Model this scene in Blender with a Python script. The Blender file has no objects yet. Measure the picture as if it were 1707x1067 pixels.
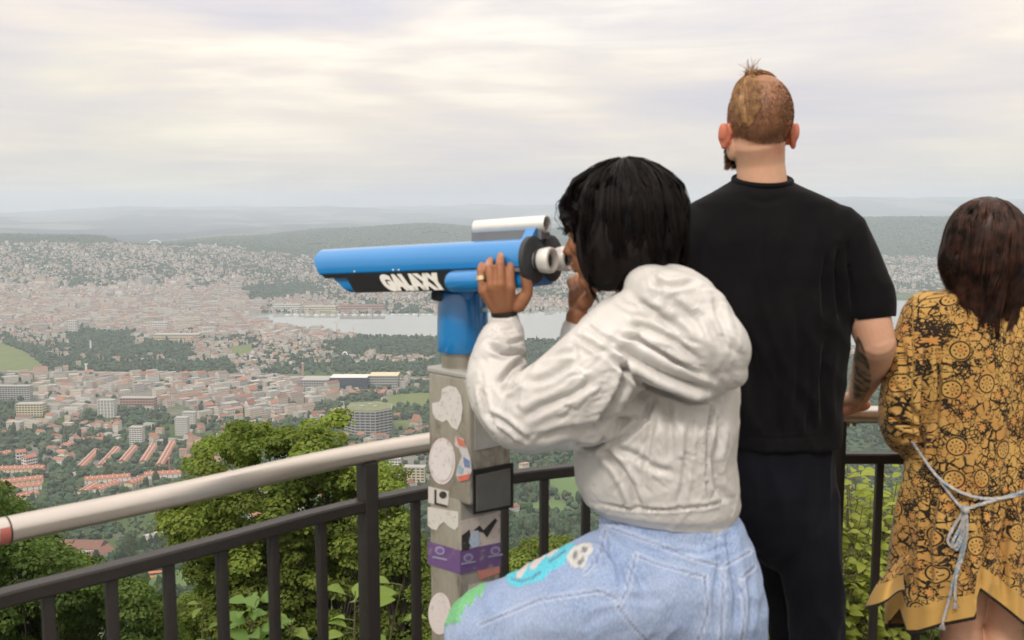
import bpy, bmesh, math, random
import numpy as np
from mathutils import Vector, Matrix, noise as mnoise

R = math.radians
SC = bpy.context.scene
COL = SC.collection
rng = np.random.default_rng(7)
random.seed(7)

# ------------------------------------------------------------------ camera
CAM_Z = 1.58
PITCH = R(6.48)
FPX = 1660.0            # focal length in pixels of a 1707 px wide frame
cam_d = bpy.data.cameras.new('camera')
cam_d.lens = 36.0 * FPX / 1707.0
cam_d.sensor_width = 36.0
cam_d.clip_start = 0.05
cam_d.clip_end = 200000.0
cam_d.dof.use_dof = True
cam_d.dof.focus_distance = 60.0
cam_d.dof.aperture_fstop = 8.5
cam = bpy.data.objects.new('camera', cam_d)
cam.location = (0, 0, CAM_Z)
cam.rotation_euler = (R(90) - PITCH, 0, 0)
COL.objects.link(cam)
SC.camera = cam

# ------------------------------------------------------------------ colour management / render
SC.view_settings.view_transform = 'Standard'
SC.view_settings.look = 'None'
SC.view_settings.exposure = 0.34
SC.view_settings.gamma = 1.0
SC.cycles.max_bounces = 5
SC.cycles.diffuse_bounces = 3
SC.cycles.glossy_bounces = 3
SC.cycles.transmission_bounces = 3
SC.cycles.transparent_max_bounces = 6
SC.cycles.volume_bounces = 2
SC.cycles.use_denoising = True
SC.cycles.caustics_reflective = False
SC.cycles.caustics_refractive = False

# ------------------------------------------------------------------ node helpers
def N(nt, typ, **kw):
    n = nt.nodes.new(typ)
    for k, v in kw.items():
        if k == 'inp':
            for a, b in v.items():
                n.inputs[a].default_value = b
        else:
            setattr(n, k, v)
    return n
def L(nt, a, b): nt.links.new(a, b)
def M(nt, op, a, b=None, c=None, clamp=False):
    n = nt.nodes.new('ShaderNodeMath'); n.operation = op; n.use_clamp = clamp
    for i, v in enumerate((a, b, c)):
        if v is None: continue
        if isinstance(v, (int, float)): n.inputs[i].default_value = v
        else: L(nt, v, n.inputs[i])
    return n.outputs[0]
def MIX(nt, f, a, b, blend='MIX'):
    n = nt.nodes.new('ShaderNodeMix'); n.data_type = 'RGBA'; n.blend_type = blend
    for sock, v in ((n.inputs[0], f), (n.inputs[6], a), (n.inputs[7], b)):
        if isinstance(v, (int, float)): sock.default_value = v
        elif isinstance(v, tuple): sock.default_value = (v[0], v[1], v[2], 1)
        else: L(nt, v, sock)
    return n.outputs[2]
def RAMP(nt, f, stops, interp='LINEAR'):
    n = nt.nodes.new('ShaderNodeValToRGB'); cr = n.color_ramp; cr.interpolation = interp
    while len(cr.elements) < len(stops): cr.elements.new(0.5)
    for e, (p, c) in zip(cr.elements, stops):
        e.position = p; e.color = (c[0], c[1], c[2], 1) if isinstance(c, tuple) else (c, c, c, 1)
    L(nt, f, n.inputs[0]); return n.outputs[0]
def NOISE(nt, vec, scale, detail=3.0, rough=0.5, dist=0.0):
    n = N(nt, 'ShaderNodeTexNoise', inp={'Scale': scale, 'Detail': detail, 'Roughness': rough, 'Distortion': dist})
    if vec is not None: L(nt, vec, n.inputs['Vector'])
    return n.outputs[0]
def MAPV(nt, vec, scale=(1,1,1), loc=(0,0,0), rot=(0,0,0)):
    n = N(nt, 'ShaderNodeMapping'); n.inputs['Scale'].default_value = scale
    n.inputs['Location'].default_value = loc; n.inputs['Rotation'].default_value = rot
    L(nt, vec, n.inputs['Vector']); return n.outputs[0]
def lin(r, g, b):
    f = lambda v: (v/255/12.92) if v/255 <= 0.04045 else ((v/255+0.055)/1.055)**2.4
    return (f(r), f(g), f(b))
def material(name):
    m = bpy.data.materials.new(name); m.use_nodes = True
    nt = m.node_tree; b = nt.nodes['Principled BSDF']
    return m, nt, b
def simple(name, col, rough=0.6, metal=0.0, spec=0.5, var=0.12, scale=6.0, bump=0.0, bscale=60.0, coat=0.0):
    """principled material with noise variation in colour and roughness"""
    m, nt, b = material(name)
    tc = N(nt, 'ShaderNodeTexCoord')
    f = NOISE(nt, tc.outputs['Object'], scale, 4)
    c = MIX(nt, f, tuple(x*(1-var) for x in col), tuple(min(1, x*(1+var)) for x in col))
    L(nt, c, b.inputs['Base Color'])
    b.inputs['Metallic'].default_value = metal
    b.inputs['Specular IOR Level'].default_value = spec
    b.inputs['Coat Weight'].default_value = coat
    L(nt, M(nt, 'MULTIPLY_ADD', f, 0.15, rough-0.07), b.inputs['Roughness'])
    if bump:
        f2 = NOISE(nt, tc.outputs['Object'], bscale, 4)
        bn = N(nt, 'ShaderNodeBump', inp={'Strength': bump, 'Distance': 0.01}); L(nt, f2, bn.inputs['Height'])
        L(nt, bn.outputs[0], b.inputs['Normal'])
    return m

# ------------------------------------------------------------------ world: bright thin overcast
SUN_EL, SUN_AZ = R(46), R(205)     # azimuth from +Y, clockwise: high, behind the camera, a little left
W = bpy.data.worlds.new('World'); SC.world = W; W.use_nodes = True
nt = W.node_tree
for n in list(nt.nodes): nt.nodes.remove(n)
sky = N(nt, 'ShaderNodeTexSky'); sky.sky_type = 'NISHITA'; sky.sun_disc = False
sky.sun_elevation = SUN_EL; sky.sun_rotation = SUN_AZ; sky.altitude = 800; sky.dust_density = 3.0
tc = N(nt, 'ShaderNodeTexCoord')
sep = N(nt, 'ShaderNodeSeparateXYZ'); L(nt, tc.outputs['Generated'], sep.inputs[0])
zc = M(nt, 'MAXIMUM', sep.outputs[2], 0.0)
den = M(nt, 'ADD', zc, 0.045)
cmb = N(nt, 'ShaderNodeCombineXYZ')
L(nt, M(nt, 'DIVIDE', sep.outputs[0], den), cmb.inputs[0]); L(nt, M(nt, 'DIVIDE', sep.outputs[1], den), cmb.inputs[1])
cv = cmb.outputs[0]
gv = tc.outputs['Generated']
n1 = NOISE(nt, MAPV(nt, gv, (1.5, 1.5, 7.5), (3.1, 1.7, 0.3), (0, R(3), 0)), 1.6, 5, 0.5, 0.5)
n2 = NOISE(nt, MAPV(nt, gv, (1.0, 1.0, 2.6), (7.3, 2.2, 1.2)), 1.3, 3, 0.5, 0.3)
n3 = NOISE(nt, MAPV(nt, gv, (2.6, 2.6, 26), (0.3, 5.2, 0.1), (0, R(-2), 0)), 1.8, 6, 0.55, 0.6)
n4 = NOISE(nt, MAPV(nt, cv, (0.30, 0.55, 1), (0.3, 5.2, 0), (0, 0, R(-12))), 1.5, 6, 0.55, 0.4)
dens = M(nt, 'ADD', M(nt, 'ADD', M(nt, 'MULTIPLY', n1, 0.66), M(nt, 'MULTIPLY', n3, 0.19)), M(nt, 'MULTIPLY', n4, 0.15))
cA = RAMP(nt, dens, [(0.38, (0.56, 0.57, 0.63)), (0.465, (0.65, 0.64, 0.655)), (0.53, (0.74, 0.715, 0.665)), (0.61, (0.90, 0.88, 0.78))])
cB = RAMP(nt, n2, [(0.40, (0.93, 0.93, 0.99)), (0.5, (1.02, 0.98, 0.97)), (0.6, (1.04, 1.03, 0.96))])
cC = MIX(nt, 1.0, MIX(nt, 1.0, cA, cB, 'MULTIPLY'), (1.015, .962, .905), 'MULTIPLY')
gain = M(nt, 'ADD', 8.8, M(nt, 'MULTIPLY', M(nt, 'POWER', zc, 0.9), 12.0))
vm = N(nt, 'ShaderNodeVectorMath'); vm.operation = 'SCALE'; L(nt, cC, vm.inputs[0]); L(nt, gain, vm.inputs['Scale'])
mixs = MIX(nt, 0.9, sky.outputs[0], vm.outputs[0])
bg = N(nt, 'ShaderNodeBackground', inp={'Strength': 0.1}); L(nt, mixs, bg.inputs[0])
wo = N(nt, 'ShaderNodeOutputWorld'); L(nt, bg.outputs[0], wo.inputs[0])
W.cycles.sampling_method = 'MANUAL'; W.cycles.sample_map_resolution = 512

# ------------------------------------------------------------------ sun (through thin cloud)
sd = bpy.data.lights.new('sun', 'SUN'); sd.energy = 1.5; sd.angle = R(11); sd.color = (1.0, 0.93, 0.84)
so = bpy.data.objects.new('sun', sd); COL.objects.link(so)
sdir = Vector((math.sin(SUN_AZ)*math.cos(SUN_EL), math.cos(SUN_AZ)*math.cos(SUN_EL), math.sin(SUN_EL)))
so.rotation_euler = sdir.to_track_quat('Z', 'Y').to_euler(); so.location = (0, -5, 12)

# ------------------------------------------------------------------ geometry helpers
CP, SP = math.cos(PITCH), math.sin(PITCH)
def P(px, py, Y):
    """world point on the sight line of a photograph pixel, at world distance Y"""
    dx = (px-853.5)/FPX; dz = -(py-533.5)/FPX
    v = Vector((dx, CP+dz*SP, -SP+dz*CP))
    v *= Y/v.y
    return Vector((v.x, v.y, v.z+CAM_Z))
def G(px, py, z=-440.0):
    dx = (px-853.5)/FPX; dz = -(py-533.5)/FPX
    v = Vector((dx, CP+dz*SP, -SP+dz*CP)); t = (z-CAM_Z)/v.z
    return Vector((v.x*t, v.y*t, z))
def to_px(x, y, z):
    """vectorised projection to photograph pixels"""
    x = np.asarray(x, float); y = np.asarray(y, float); z = np.asarray(z, float)-CAM_Z
    f = y*CP - z*SP; u = y*SP + z*CP
    f = np.maximum(f, 1e-3)
    return 853.5 + FPX*x/f, 533.5 - FPX*u/f
def tag(o, label=None, cat=None, group=None, kind=None):
    if label: o['label'] = label
    if cat: o['category'] = cat
    if group: o['group'] = group
    if kind: o['kind'] = kind
    return o
def mesh_np(name, V, F, mats=(), mi=None, smooth=False, col=None, uv=None):
    """V (n,3); F list of arrays of faces of one size each, or list of tuples"""
    me = bpy.data.meshes.new(name)
    V = np.asarray(V, np.float32)
    if isinstance(F, np.ndarray): F = [F]
    if F and not isinstance(F[0], np.ndarray): 
        me.from_pydata([tuple(v) for v in V.tolist()], [], [tuple(f) for f in F])
    else:
        me.vertices.add(len(V)); me.vertices.foreach_set('co', V.ravel())
        loops = np.concatenate([f.ravel() for f in F]).astype(np.int32)
        tot = np.concatenate([np.full(len(f), f.shape[1], np.int32) for f in F])
        st = np.concatenate([[0], np.cumsum(tot)[:-1]]).astype(np.int32)
        me.loops.add(len(loops)); me.loops.foreach_set('vertex_index', loops)
        me.polygons.add(len(tot)); me.polygons.foreach_set('loop_start', st)
        me.update(calc_edges=True)
    for m in mats: me.materials.append(m)
    if mi is not None: me.polygons.foreach_set('material_index', np.asarray(mi, np.int32))
    me.polygons.foreach_set('use_smooth', np.full(len(me.polygons), smooth))
    if col is not None:
        a = me.color_attributes.new('tint', 'FLOAT_COLOR', 'POINT')
        c = np.ones((len(V), 4), np.float32); c[:, :3] = col; a.data.foreach_set('color', c.ravel())
    if uv is not None:
        a = me.attributes.new('cloth', 'FLOAT_VECTOR', 'POINT')
        a.data.foreach_set('vector', np.asarray(uv, np.float32).ravel())
    me.update(); me.validate()
    return me
def link(name, me, parent=None, loc=None):
    o = bpy.data.objects.new(name, me); COL.objects.link(o)
    if parent is not None: o.parent = parent
    if loc is not None: o.location = loc
    return o
def empty(name, loc=(0,0,0), rz=0.0):
    o = bpy.data.objects.new(name, None); COL.objects.link(o); o.location = loc; o.rotation_euler = (0,0,rz)
    o.empty_display_size = 0.2
    return o

class MB:
    """collects closed shapes into one mesh"""
    def __init__(s): s.v = []; s.f = []; s.m = []
    def add(s, v, f, m=0):
        k = len(s.v); s.v += [tuple(p) for p in v]; s.f += [tuple(i+k for i in q) for q in f]; s.m += [m]*len(f)
    def box(s, c, size, rot=None, m=0, bev=0.0):
        hx, hy, hz = (t/2 for t in size); Mt = rot if rot is not None else Matrix.Identity(3); c = Vector(c)
        if bev <= 0:
            pts = [Vector((x*hx, y*hy, z*hz)) for z in (-1,1) for x, y in ((-1,-1),(1,-1),(1,1),(-1,1))]
            fs = [(3,2,1,0),(4,5,6,7),(0,1,5,4),(1,2,6,5),(2,3,7,6),(3,0,4,7)]
        else:
            bm = bmesh.new(); bmesh.ops.create_cube(bm, size=1.0)
            for v in bm.verts: v.co = Vector((v.co.x*2*hx, v.co.y*2*hy, v.co.z*2*hz))
            bmesh.ops.bevel(bm, geom=list(bm.edges), offset=bev, segments=3, affect='EDGES', profile=0.5)
            bm.verts.index_update()
            pts = [v.co.copy() for v in bm.verts]; fs = [tuple(v.index for v in f.verts) for f in bm.faces]; bm.free()
        s.add([c + Mt @ p for p in pts], fs, m)
    def tube(s, pts, rad, n=16, m=0, cap=True, close=False):
        pts = [Vector(p) for p in pts]
        if not hasattr(rad, '__len__'): rad = [rad]*len(pts)
        rings = []; u = None
        for i, p in enumerate(pts):
            a = pts[max(0, i-1)]; b = pts[min(len(pts)-1, i+1)]
            t = (b-a).normalized() if (b-a).length > 1e-9 else Vector((0,0,1))
            if u is None:
                u = t.orthogonal().normalized()
            u = (u - t*u.dot(t));
            u = u.normalized() if u.length > 1e-6 else t.orthogonal().normalized()
            w = t.cross(u)
            rings.append([p + (u*math.cos(2*math.pi*k/n) + w*math.sin(2*math.pi*k/n))*rad[i] for k in range(n)])
        v = [q for r in rings for q in r]; f = []
        for i in range(len(rings)-1):
            for k in range(n):
                a = i*n+k; b = i*n+(k+1)%n
                f.append((a, b, b+n, a+n))
        if cap:
            f.append(tuple(range(n-1, -1, -1))); f.append(tuple(range((len(rings)-1)*n, len(rings)*n)))
        s.add(v, f, m)
    def cyl(s, a, b, r, r2=None, n=24, m=0): s.tube([a, b], [r, r if r2 is None else r2], n, m)
    def lathe(s, o, ax, prof, n=32, m=0):
        """profile of (distance along the axis, radius) turned about it"""
        o, ax = Vector(o), Vector(ax).normalized(); u = ax.orthogonal().normalized(); w = ax.cross(u)
        v = [o+ax*a+(u*math.cos(2*math.pi*k/n)+w*math.sin(2*math.pi*k/n))*r_ for a, r_ in prof for k in range(n)]; f = []
        for i in range(len(prof)-1):
            for k in range(n): f.append((i*n+k, i*n+(k+1)%n, (i+1)*n+(k+1)%n, (i+1)*n+k))
        s.add(v, f, m)
    def prism(s, pts, ax, m=0):
        """closed outline pts (3D, planar) extruded by vector ax"""
        n = len(pts); ax = Vector(ax)
        v = [Vector(p) for p in pts] + [Vector(p)+ax for p in pts]
        f = [tuple(range(n-1, -1, -1)), tuple(range(n, 2*n))] + [(i, (i+1)%n, n+(i+1)%n, n+i) for i in range(n)]
        s.add(v, f, m)
    def sphere(s, c, r, rot=None, n=16, k=10, m=0, squash=(1,1,1)):
        c = Vector(c); Mt = rot if rot is not None else Matrix.Identity(3); v = []; f = []
        if not hasattr(r, '__len__'): r = (r, r, r)
        v.append(c + Mt @ Vector((0,0,-r[2])))
        for i in range(1, k):
            ph = -math.pi/2 + math.pi*i/k
            for j in range(n):
                th = 2*math.pi*j/n
                v.append(c + Mt @ Vector((r[0]*math.cos(ph)*math.cos(th), r[1]*math.cos(ph)*math.sin(th), r[2]*math.sin(ph))))
        v.append(c + Mt @ Vector((0,0,r[2])))
        for j in range(n): f.append((0, 1+(j+1)%n, 1+j))
        for i in range(k-2):
            for j in range(n):
                a = 1+i*n+j; b = 1+i*n+(j+1)%n; f.append((a, b, b+n, a+n))
        top = len(v)-1; base = 1+(k-2)*n
        for j in range(n): f.append((base+j, base+(j+1)%n, top))
        s.add(v, f, m)
    def mesh(s, name, mats, smooth=False, angle=None):
        me = bpy.data.meshes.new(name); me.from_pydata([tuple(p) for p in s.v], [], s.f)
        for mt in (mats if isinstance(mats, (list, tuple)) else [mats]): me.materials.append(mt)
        me.polygons.foreach_set('material_index', s.m)
        bm = bmesh.new(); bm.from_mesh(me); bmesh.ops.recalc_face_normals(bm, faces=bm.faces); bm.to_mesh(me); bm.free()
        if smooth:
            me.polygons.foreach_set('use_smooth', [True]*len(me.polygons))
            me.set_sharp_from_angle(angle=R(angle if angle else 40))
        me.update(); return me
    def build(s, name, mats, parent=None, smooth=False, angle=None):
        return link(name, s.mesh(name, mats, smooth, angle), parent)
# ================================================================== TERRAIN
NEAR = [(0,-0.12),(3.2,-0.15),(3.9,-0.9),(6,-2.6),(15,-9.5),(30,-20),(60,-38),(120,-68),(250,-122),(450,-190),(650,-248),(850,-305),(1000,-342),(1200,-385),(1500,-425),(2000,-442)]
COLS = {
 -400: [(5000,-442),(7000,-240),(7600,-183),(9500,-320),(14000,-270),(20000,-190),(30000,-150),(36000,-150)],
    0: [(4600,-442),(7000,-236),(7600,-183),(9500,-320),(14000,-270),(20000,-190),(30000,-140),(36000,-140)],
  150: [(4600,-442),(7000,-240),(7600,-190),(9500,-330),(14000,-280),(20000,-200),(30000,-110),(36000,-110)],
  240: [(4500,-442),(7000,-246),(7600,-268),(9500,-340),(14000,-300),(20000,-200),(30000,-40),(36000,-40)],
  400: [(4500,-442),(6500,-300),(8200,-246),(9500,-280),(14000,-300),(20000,-220),(30000,-20),(36000,-20)],
  560: [(4500,-442),(6000,-370),(7500,-305),(9500,-190),(12000,-330),(20000,-230),(30000,20),(36000,0)],
  700: [(4500,-442),(6000,-370),(7500,-300),(9500,-146),(12000,-330),(20000,-260),(30000,0),(36000,0)],
  850: [(4400,-442),(6000,-370),(7500,-320),(9500,-205),(12000,-330),(20000,-260),(30000,30),(36000,0)],
 1100: [(4800,-442),(6000,-400),(7500,-330),(9500,-170),(12000,-300),(20000,-200),(30000,120),(36000,60)],
 1300: [(5000,-442),(6000,-400),(7200,-335),(9500,-90),(12000,-240),(20000,-100),(28000,270),(36000,100)],
 1500: [(5250,-442),(6000,-400),(7200,-345),(8000,-250),(9600,-72),(12000,-180),(20000,-100),(28000,280),(36000,100)],
 1750: [(5250,-442),(6000,-405),(7200,-355),(8000,-270),(9600,-110),(12000,-190),(20000,-100),(28000,240),(36000,100)],
}
CK = sorted(COLS)
def H(x, y):
    """terrain height, vectorised"""
    x = np.asarray(x, float); y = np.asarray(y, float)
    r = np.hypot(x, y)
    az = np.arctan2(x, np.maximum(y, 1e-3))
    col = 853.5 + FPX*np.tan(np.clip(az, -0.9, 0.9))
    lr = np.log(np.maximum(r, 0.5))
    out = None
    zs = []
    for k in CK:
        pr = NEAR + [p for p in COLS[k]]
        xs = np.log([max(p[0], 0.5) for p in pr]); ys = [p[1] for p in pr]
        z = np.interp(lr, xs, ys)
        # soften the corners
        z = (z + np.interp(lr-0.05, xs, ys) + np.interp(lr+0.05, xs, ys))/3
        zs.append(z)
    zs = np.array(zs); ck = np.array(CK, float)
    j = np.clip(np.searchsorted(ck, col)-1, 0, len(CK)-2)
    t = np.clip((col-ck[j])/(ck[j+1]-ck[j]), 0, 1); t = t*t*(3-2*t)
    flat = np.arange(zs.shape[1]) if zs.ndim == 2 else None
    sh = r.shape; zf = zs.reshape(len(CK), -1); jf = j.ravel(); ar = np.arange(jf.size)
    z = zf[jf, ar]*(1-t.ravel()) + zf[jf+1, ar]*t.ravel()
    z = z.reshape(sh)
    back = y < 0
    z = np.where(back, -0.12 - np.minimum(r, 3000)*0.02*np.clip(-y/np.maximum(r, .1), 0, 1), z)
    # relief of the far ridges
    amp = np.clip((r-9800)/6000, 0, 1)*46 + np.clip((r-5500)/3000, 0, 1)*8
    w = (np.sin(x/1900+1.3)*np.cos(y/2600+.4) + .6*np.sin(x/870+y/1500+2) + .35*np.sin(x/390-y/900+.7) + .15*np.sin(x/150+y/500))
    z = z + amp*w*(~back)
    nr = np.clip((r-60)/300, 0, 1)*np.clip((1500-r)/500, 0, 1)*5
    z = z + nr*(np.sin(x/47+1)*np.cos(y/61)+.5*np.sin(x/21+y/33))
    return z

azs = np.concatenate([np.arange(-178, -44, 6), np.arange(-44, 44, 0.2), np.arange(44, 182, 6)])
rs = [0.6]
while rs[-1] < 35500:
    r0 = rs[-1]; rs.append(r0*(1.10 if r0 < 1000 else (1.022 if r0 < 9800 else 1.035)) + 0.15)
rs = np.array(rs)
A_, R_ = np.meshgrid(np.radians(azs), rs, indexing='ij')
X_ = R_*np.sin(A_); Y_ = R_*np.cos(A_); Z_ = H(X_, Y_)
# below the camera the terrace covers it
na, nr_ = A_.shape
V = np.stack([X_.ravel(), Y_.ravel(), Z_.ravel()], 1)
i, j = np.meshgrid(np.arange(na-1), np.arange(nr_-1), indexing='ij')
F = np.stack([i*nr_+j, i*nr_+j+1, (i+1)*nr_+j+1, (i+1)*nr_+j], -1).reshape(-1, 4)
Fj = np.stack([(na-1)*nr_+np.arange(nr_-1), (na-1)*nr_+np.arange(1, nr_), np.arange(1, nr_), np.arange(nr_-1)], -1)
F = np.concatenate([F, Fj])[:, ::-1].copy()
m_ground, nt, b = material('ground')
tc = N(nt, 'ShaderNodeNewGeometry'); pos = tc.outputs['Position']
dist = N(nt, 'ShaderNodeVectorMath'); dist.operation = 'LENGTH'; L(nt, pos, dist.inputs[0]); d_ = dist.outputs['Value']
nA = NOISE(nt, MAPV(nt, pos, (1/260,)*3), 1.0, 6, 0.6)
nB = NOISE(nt, MAPV(nt, pos, (1/45,)*3), 1.0, 5, 0.6)
nC = NOISE(nt, MAPV(nt, pos, (1/1500, 1/3000, 1/1500)), 1.0, 5, 0.55)
forest = MIX(nt, nB, (0.018, 0.030, 0.018), (0.045, 0.066, 0.034))
town = MIX(nt, nB, (0.13, 0.125, 0.11), (0.24, 0.225, 0.20))
grass = MIX(nt, nB, (0.035, 0.065, 0.02), (0.10, 0.14, 0.045))
townmix = MIX(nt, RAMP(nt, nA, [(0.42, 0.0), (0.54, 1.0)]), town, grass)
at = N(nt, 'ShaderNodeAttribute', attribute_name='tint')
sx = N(nt, 'ShaderNodeSeparateColor'); L(nt, at.outputs['Color'], sx.inputs[0])
fields = MIX(nt, RAMP(nt, nC, [(0.51, 0.0), (0.55, 1.0)]), (0.028, 0.036, 0.034), (0.17, 0.16, 0.12))
c = MIX(nt, sx.outputs[0], forest, townmix)
c = MIX(nt, sx.outputs[1], c, fields)
L(nt, c, b.inputs['Base Color']); b.inputs['Roughness'].default_value = 0.95; b.inputs['Specular IOR Level'].default_value = 0.1
Rr = np.hypot(V[:, 0], V[:, 1]); PX, PY = to_px(V[:, 0], V[:, 1], V[:, 2])
tt = np.zeros((len(V), 3))
tt[:, 0] = ((Rr > 1150) & (Rr < 6900)).astype(float)
tt[:, 1] = (Rr > 9900).astype(float)
me = mesh_np('ground', V, F, [m_ground], smooth=True, col=tt)
ground = link('ground', me); tag(ground, kind='structure')

# ------------------------------------------------------------------ lake
def sheet(name, pts, mat, kind='structure'):
    """thin slab from an outline, 6 cm to 1 m thick"""
    mb = MB(); mb.prism(pts, (0, 0, -0.8)); o = mb.build(name, mat); tag(o, kind=kind); return o
m_water, nt, b = material('water')
b.inputs['Base Color'].default_value = (0.22, 0.25, 0.24, 1); b.inputs['Roughness'].default_value = 0.06
b.inputs['IOR'].default_value = 1.33
g_ = N(nt, 'ShaderNodeNewGeometry'); w = NOISE(nt, MAPV(nt, g_.outputs['Position'], (0.02, 0.05, 1)), 1.0, 4)
bn = N(nt, 'ShaderNodeBump', inp={'Strength': 0.06, 'Distance': 1.0}); L(nt, w, bn.inputs['Height']); L(nt, bn.outputs[0], b.inputs['Normal'])
near_s = [(398,529),(425,538),(455,543),(480,549),(530,554),(575,559),(620,561),(720,563),(860,567),(960,570),(1100,570),(1300,574),(1450,576),(1800,580),(2300,590)]
far_s = [(2300,478),(1800,483),(1550,487),(1450,489),(1300,494),(1150,503),(1000,515),(900,519),(720,521),(620,523),(500,522),(430,521)]
LAKE = [G(a, b_, -440.5) for a, b_ in near_s+far_s]
lake = sheet('lake', LAKE, m_water)
def inside(px, py, poly):
    px = np.asarray(px, float); py = np.asarray(py, float)
    res = np.zeros(px.shape, bool); n = len(poly); k = n-1
    for q in range(n):
        x1, y1 = poly[q]; x2, y2 = poly[k]
        c = ((y1 > py) != (y2 > py))
        with np.errstate(divide='ignore', invalid='ignore'):
            xi = (x2-x1)*(py-y1)/((y2-y1) if y2 != y1 else 1e-9)+x1
        res ^= c & (px < xi); k = q
    return res
LAKEP = near_s+far_s
# meadows and fields lie as sheets on the ground
def patch(name, pix, mat, lift=0.5):
    """mesh following the terrain inside a pixel outline"""
    res = 26
    xs = [p[0] for p in pix]; ys = [p[1] for p in pix]
    gx = np.linspace(min(xs), max(xs), res*2); gy = np.linspace(min(ys), max(ys), res)
    vid = {}; V = []; F = []
    def vt(a, b_):
        if (a, b_) not in vid:
            p = ground_hit(gx[a], gy[b_]); vid[(a, b_)] = len(V); V.append((p[0], p[1], p[2]+lift))
        return vid[(a, b_)]
    for a in range(len(gx)-1):
        for b_ in range(len(gy)-1):
            if inside([(gx[a]+gx[a+1])/2], [(gy[b_]+gy[b_+1])/2], pix)[0]:
                F.append((vt(a, b_), vt(a, b_+1), vt(a+1, b_+1), vt(a+1, b_)))
    me = mesh_np(name, np.array(V), F, [mat], smooth=True); o = link(name, me); tag(o, kind='structure'); return o
_gr = np.geomspace(60, 40000, 900)
def ground_hit(px, py):
    dx = (px-853.5)/FPX; dz = -(py-533.5)/FPX
    v = np.array((dx, CP+dz*SP, -SP+dz*CP)); v = v/v[1]
    xs = v[0]*_gr; ys = _gr; zz = v[2]*_gr + CAM_Z; h = H(xs, ys)
    k = int(np.argmax(zz < h))
    if k == 0: k = len(_gr)-1
    a = zz[k-1]-h[k-1]; b_ = h[k]-zz[k]; t = a/(a+b_+1e-9); y = _gr[k-1]+(_gr[k]-_gr[k-1])*t
    return (v[0]*y, y, float(H(v[0]*y, y)))
def grass_mat(name, c1, c2):
    m, nt, b = material(name)
    g_ = N(nt, 'ShaderNodeNewGeometry')
    f = NOISE(nt, MAPV(nt, g_.outputs['Position'], (0.03, 0.012, 0.03)), 1.0, 6, 0.6)
    L(nt, MIX(nt, f, c1, c2), b.inputs['Base Color']); b.inputs['Roughness'].default_value = 0.95
    b.inputs['Specular IOR Level'].default_value = 0.1
    return m
m_meadow = grass_mat('meadow_grass', (0.09, 0.14, 0.045), (0.19, 0.20, 0.08))
m_lawn = grass_mat('lawn_grass', (0.08, 0.15, 0.05), (0.15, 0.21, 0.08))
m_clay = grass_mat('clay_court', (0.50, 0.16, 0.08), (0.60, 0.22, 0.12))
PATCHES = [
 ('meadow', [(636,660),(700,655),(760,656),(765,672),(700,680),(648,676)], m_meadow),
 ('meadow', [(-60,560),(0,572),(40,585),(75,610),(60,618),(-60,618)], m_meadow),
 ('meadow', [(380,578),(420,574),(425,592),(385,594)], m_meadow),
 ('meadow', [(655,703),(690,700),(700,712),(660,716)], m_meadow),
 ('meadow', [(405,735),(440,732),(445,745),(405,746)], m_meadow),
 ('lawn', [(230,965),(300,950),(350,925),(355,985),(340,1005),(245,1000)], m_lawn),
 ('lawn', [(895,798),(960,778),(1010,775),(1010,812),(955,838),(925,822)], m_lawn),
 ('lawn', [(872,842),(900,834),(945,834),(950,856),(872,862)], m_lawn),
 ('clay_court', [(200,950),(275,922),(278,955),(240,968),(200,972)], m_clay),
]
for nm, pix, mt in PATCHES: patch(nm, pix, mt)
# a motorway band across the town
m_road = grass_mat('concrete_road', (0.30, 0.28, 0.26), (0.40, 0.38, 0.35))
# ================================================================== CITY
# foreground silhouettes (people, telescope, near trees): what stands behind them cannot be seen
FG = [[(936,480),(945,300),(1040,262),(1140,345),(1205,300),(1205,150),(1320,150),(1325,300),(1420,350),(1480,520),(1490,640),(1405,690),(1400,1067),(740,1067),(790,900),(940,850),(940,750),(860,740),(790,690),(790,560),(800,500),(540,485),(540,415),(800,395)],
      [(712,585),(790,585),(858,700),(858,850),(835,1067),(712,1067)],
      [(1560,400),(1600,345),(1680,345),(1707,400),(1720,1067),(1470,1067),(1470,600),(1500,500)],
      [(300,790),(380,700),(450,695),(500,720),(560,690),(590,700),(660,790),(700,860),(700,1067),(290,1067),(290,880)],
      [(0,870),(350,790),(713,725),(713,755),(350,830),(0,910)],
      [(-5,812),(70,860),(90,900),(200,950),(280,1010),(280,1067),(-5,1067)]]
def hidden(px, py):
    h = np.zeros(np.shape(px), bool)
    for p in FG: h |= inside(px, py, p)
    return h | (np.asarray(px) < 0) | (np.asarray(px) > 1707) | (np.asarray(py) > 1067) | (np.asarray(py) < 0)

m_wall, nt, b = material('plaster_wall')
at = N(nt, 'ShaderNodeAttribute', attribute_name='tint'); cl = N(nt, 'ShaderNodeAttribute', attribute_name='cloth')
s = N(nt, 'ShaderNodeSeparateXYZ'); L(nt, cl.outputs['Vector'], s.inputs[0])
fu = M(nt, 'FRACT', M(nt, 'DIVIDE', s.outputs[0], 3.1)); fv = M(nt, 'FRACT', M(nt, 'DIVIDE', s.outputs[1], 3.0))
wu = M(nt, 'MULTIPLY', M(nt, 'GREATER_THAN', fu, 0.28), M(nt, 'LESS_THAN', fu, 0.72))
wv = M(nt, 'MULTIPLY', M(nt, 'GREATER_THAN', fv, 0.32), M(nt, 'LESS_THAN', fv, 0.82))
win = M(nt, 'MULTIPLY', wu, wv)
gm = N(nt, 'ShaderNodeNewGeometry'); nn = NOISE(nt, MAPV(nt, gm.outputs['Position'], (.3,.3,.3)), 1.0, 3)
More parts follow.
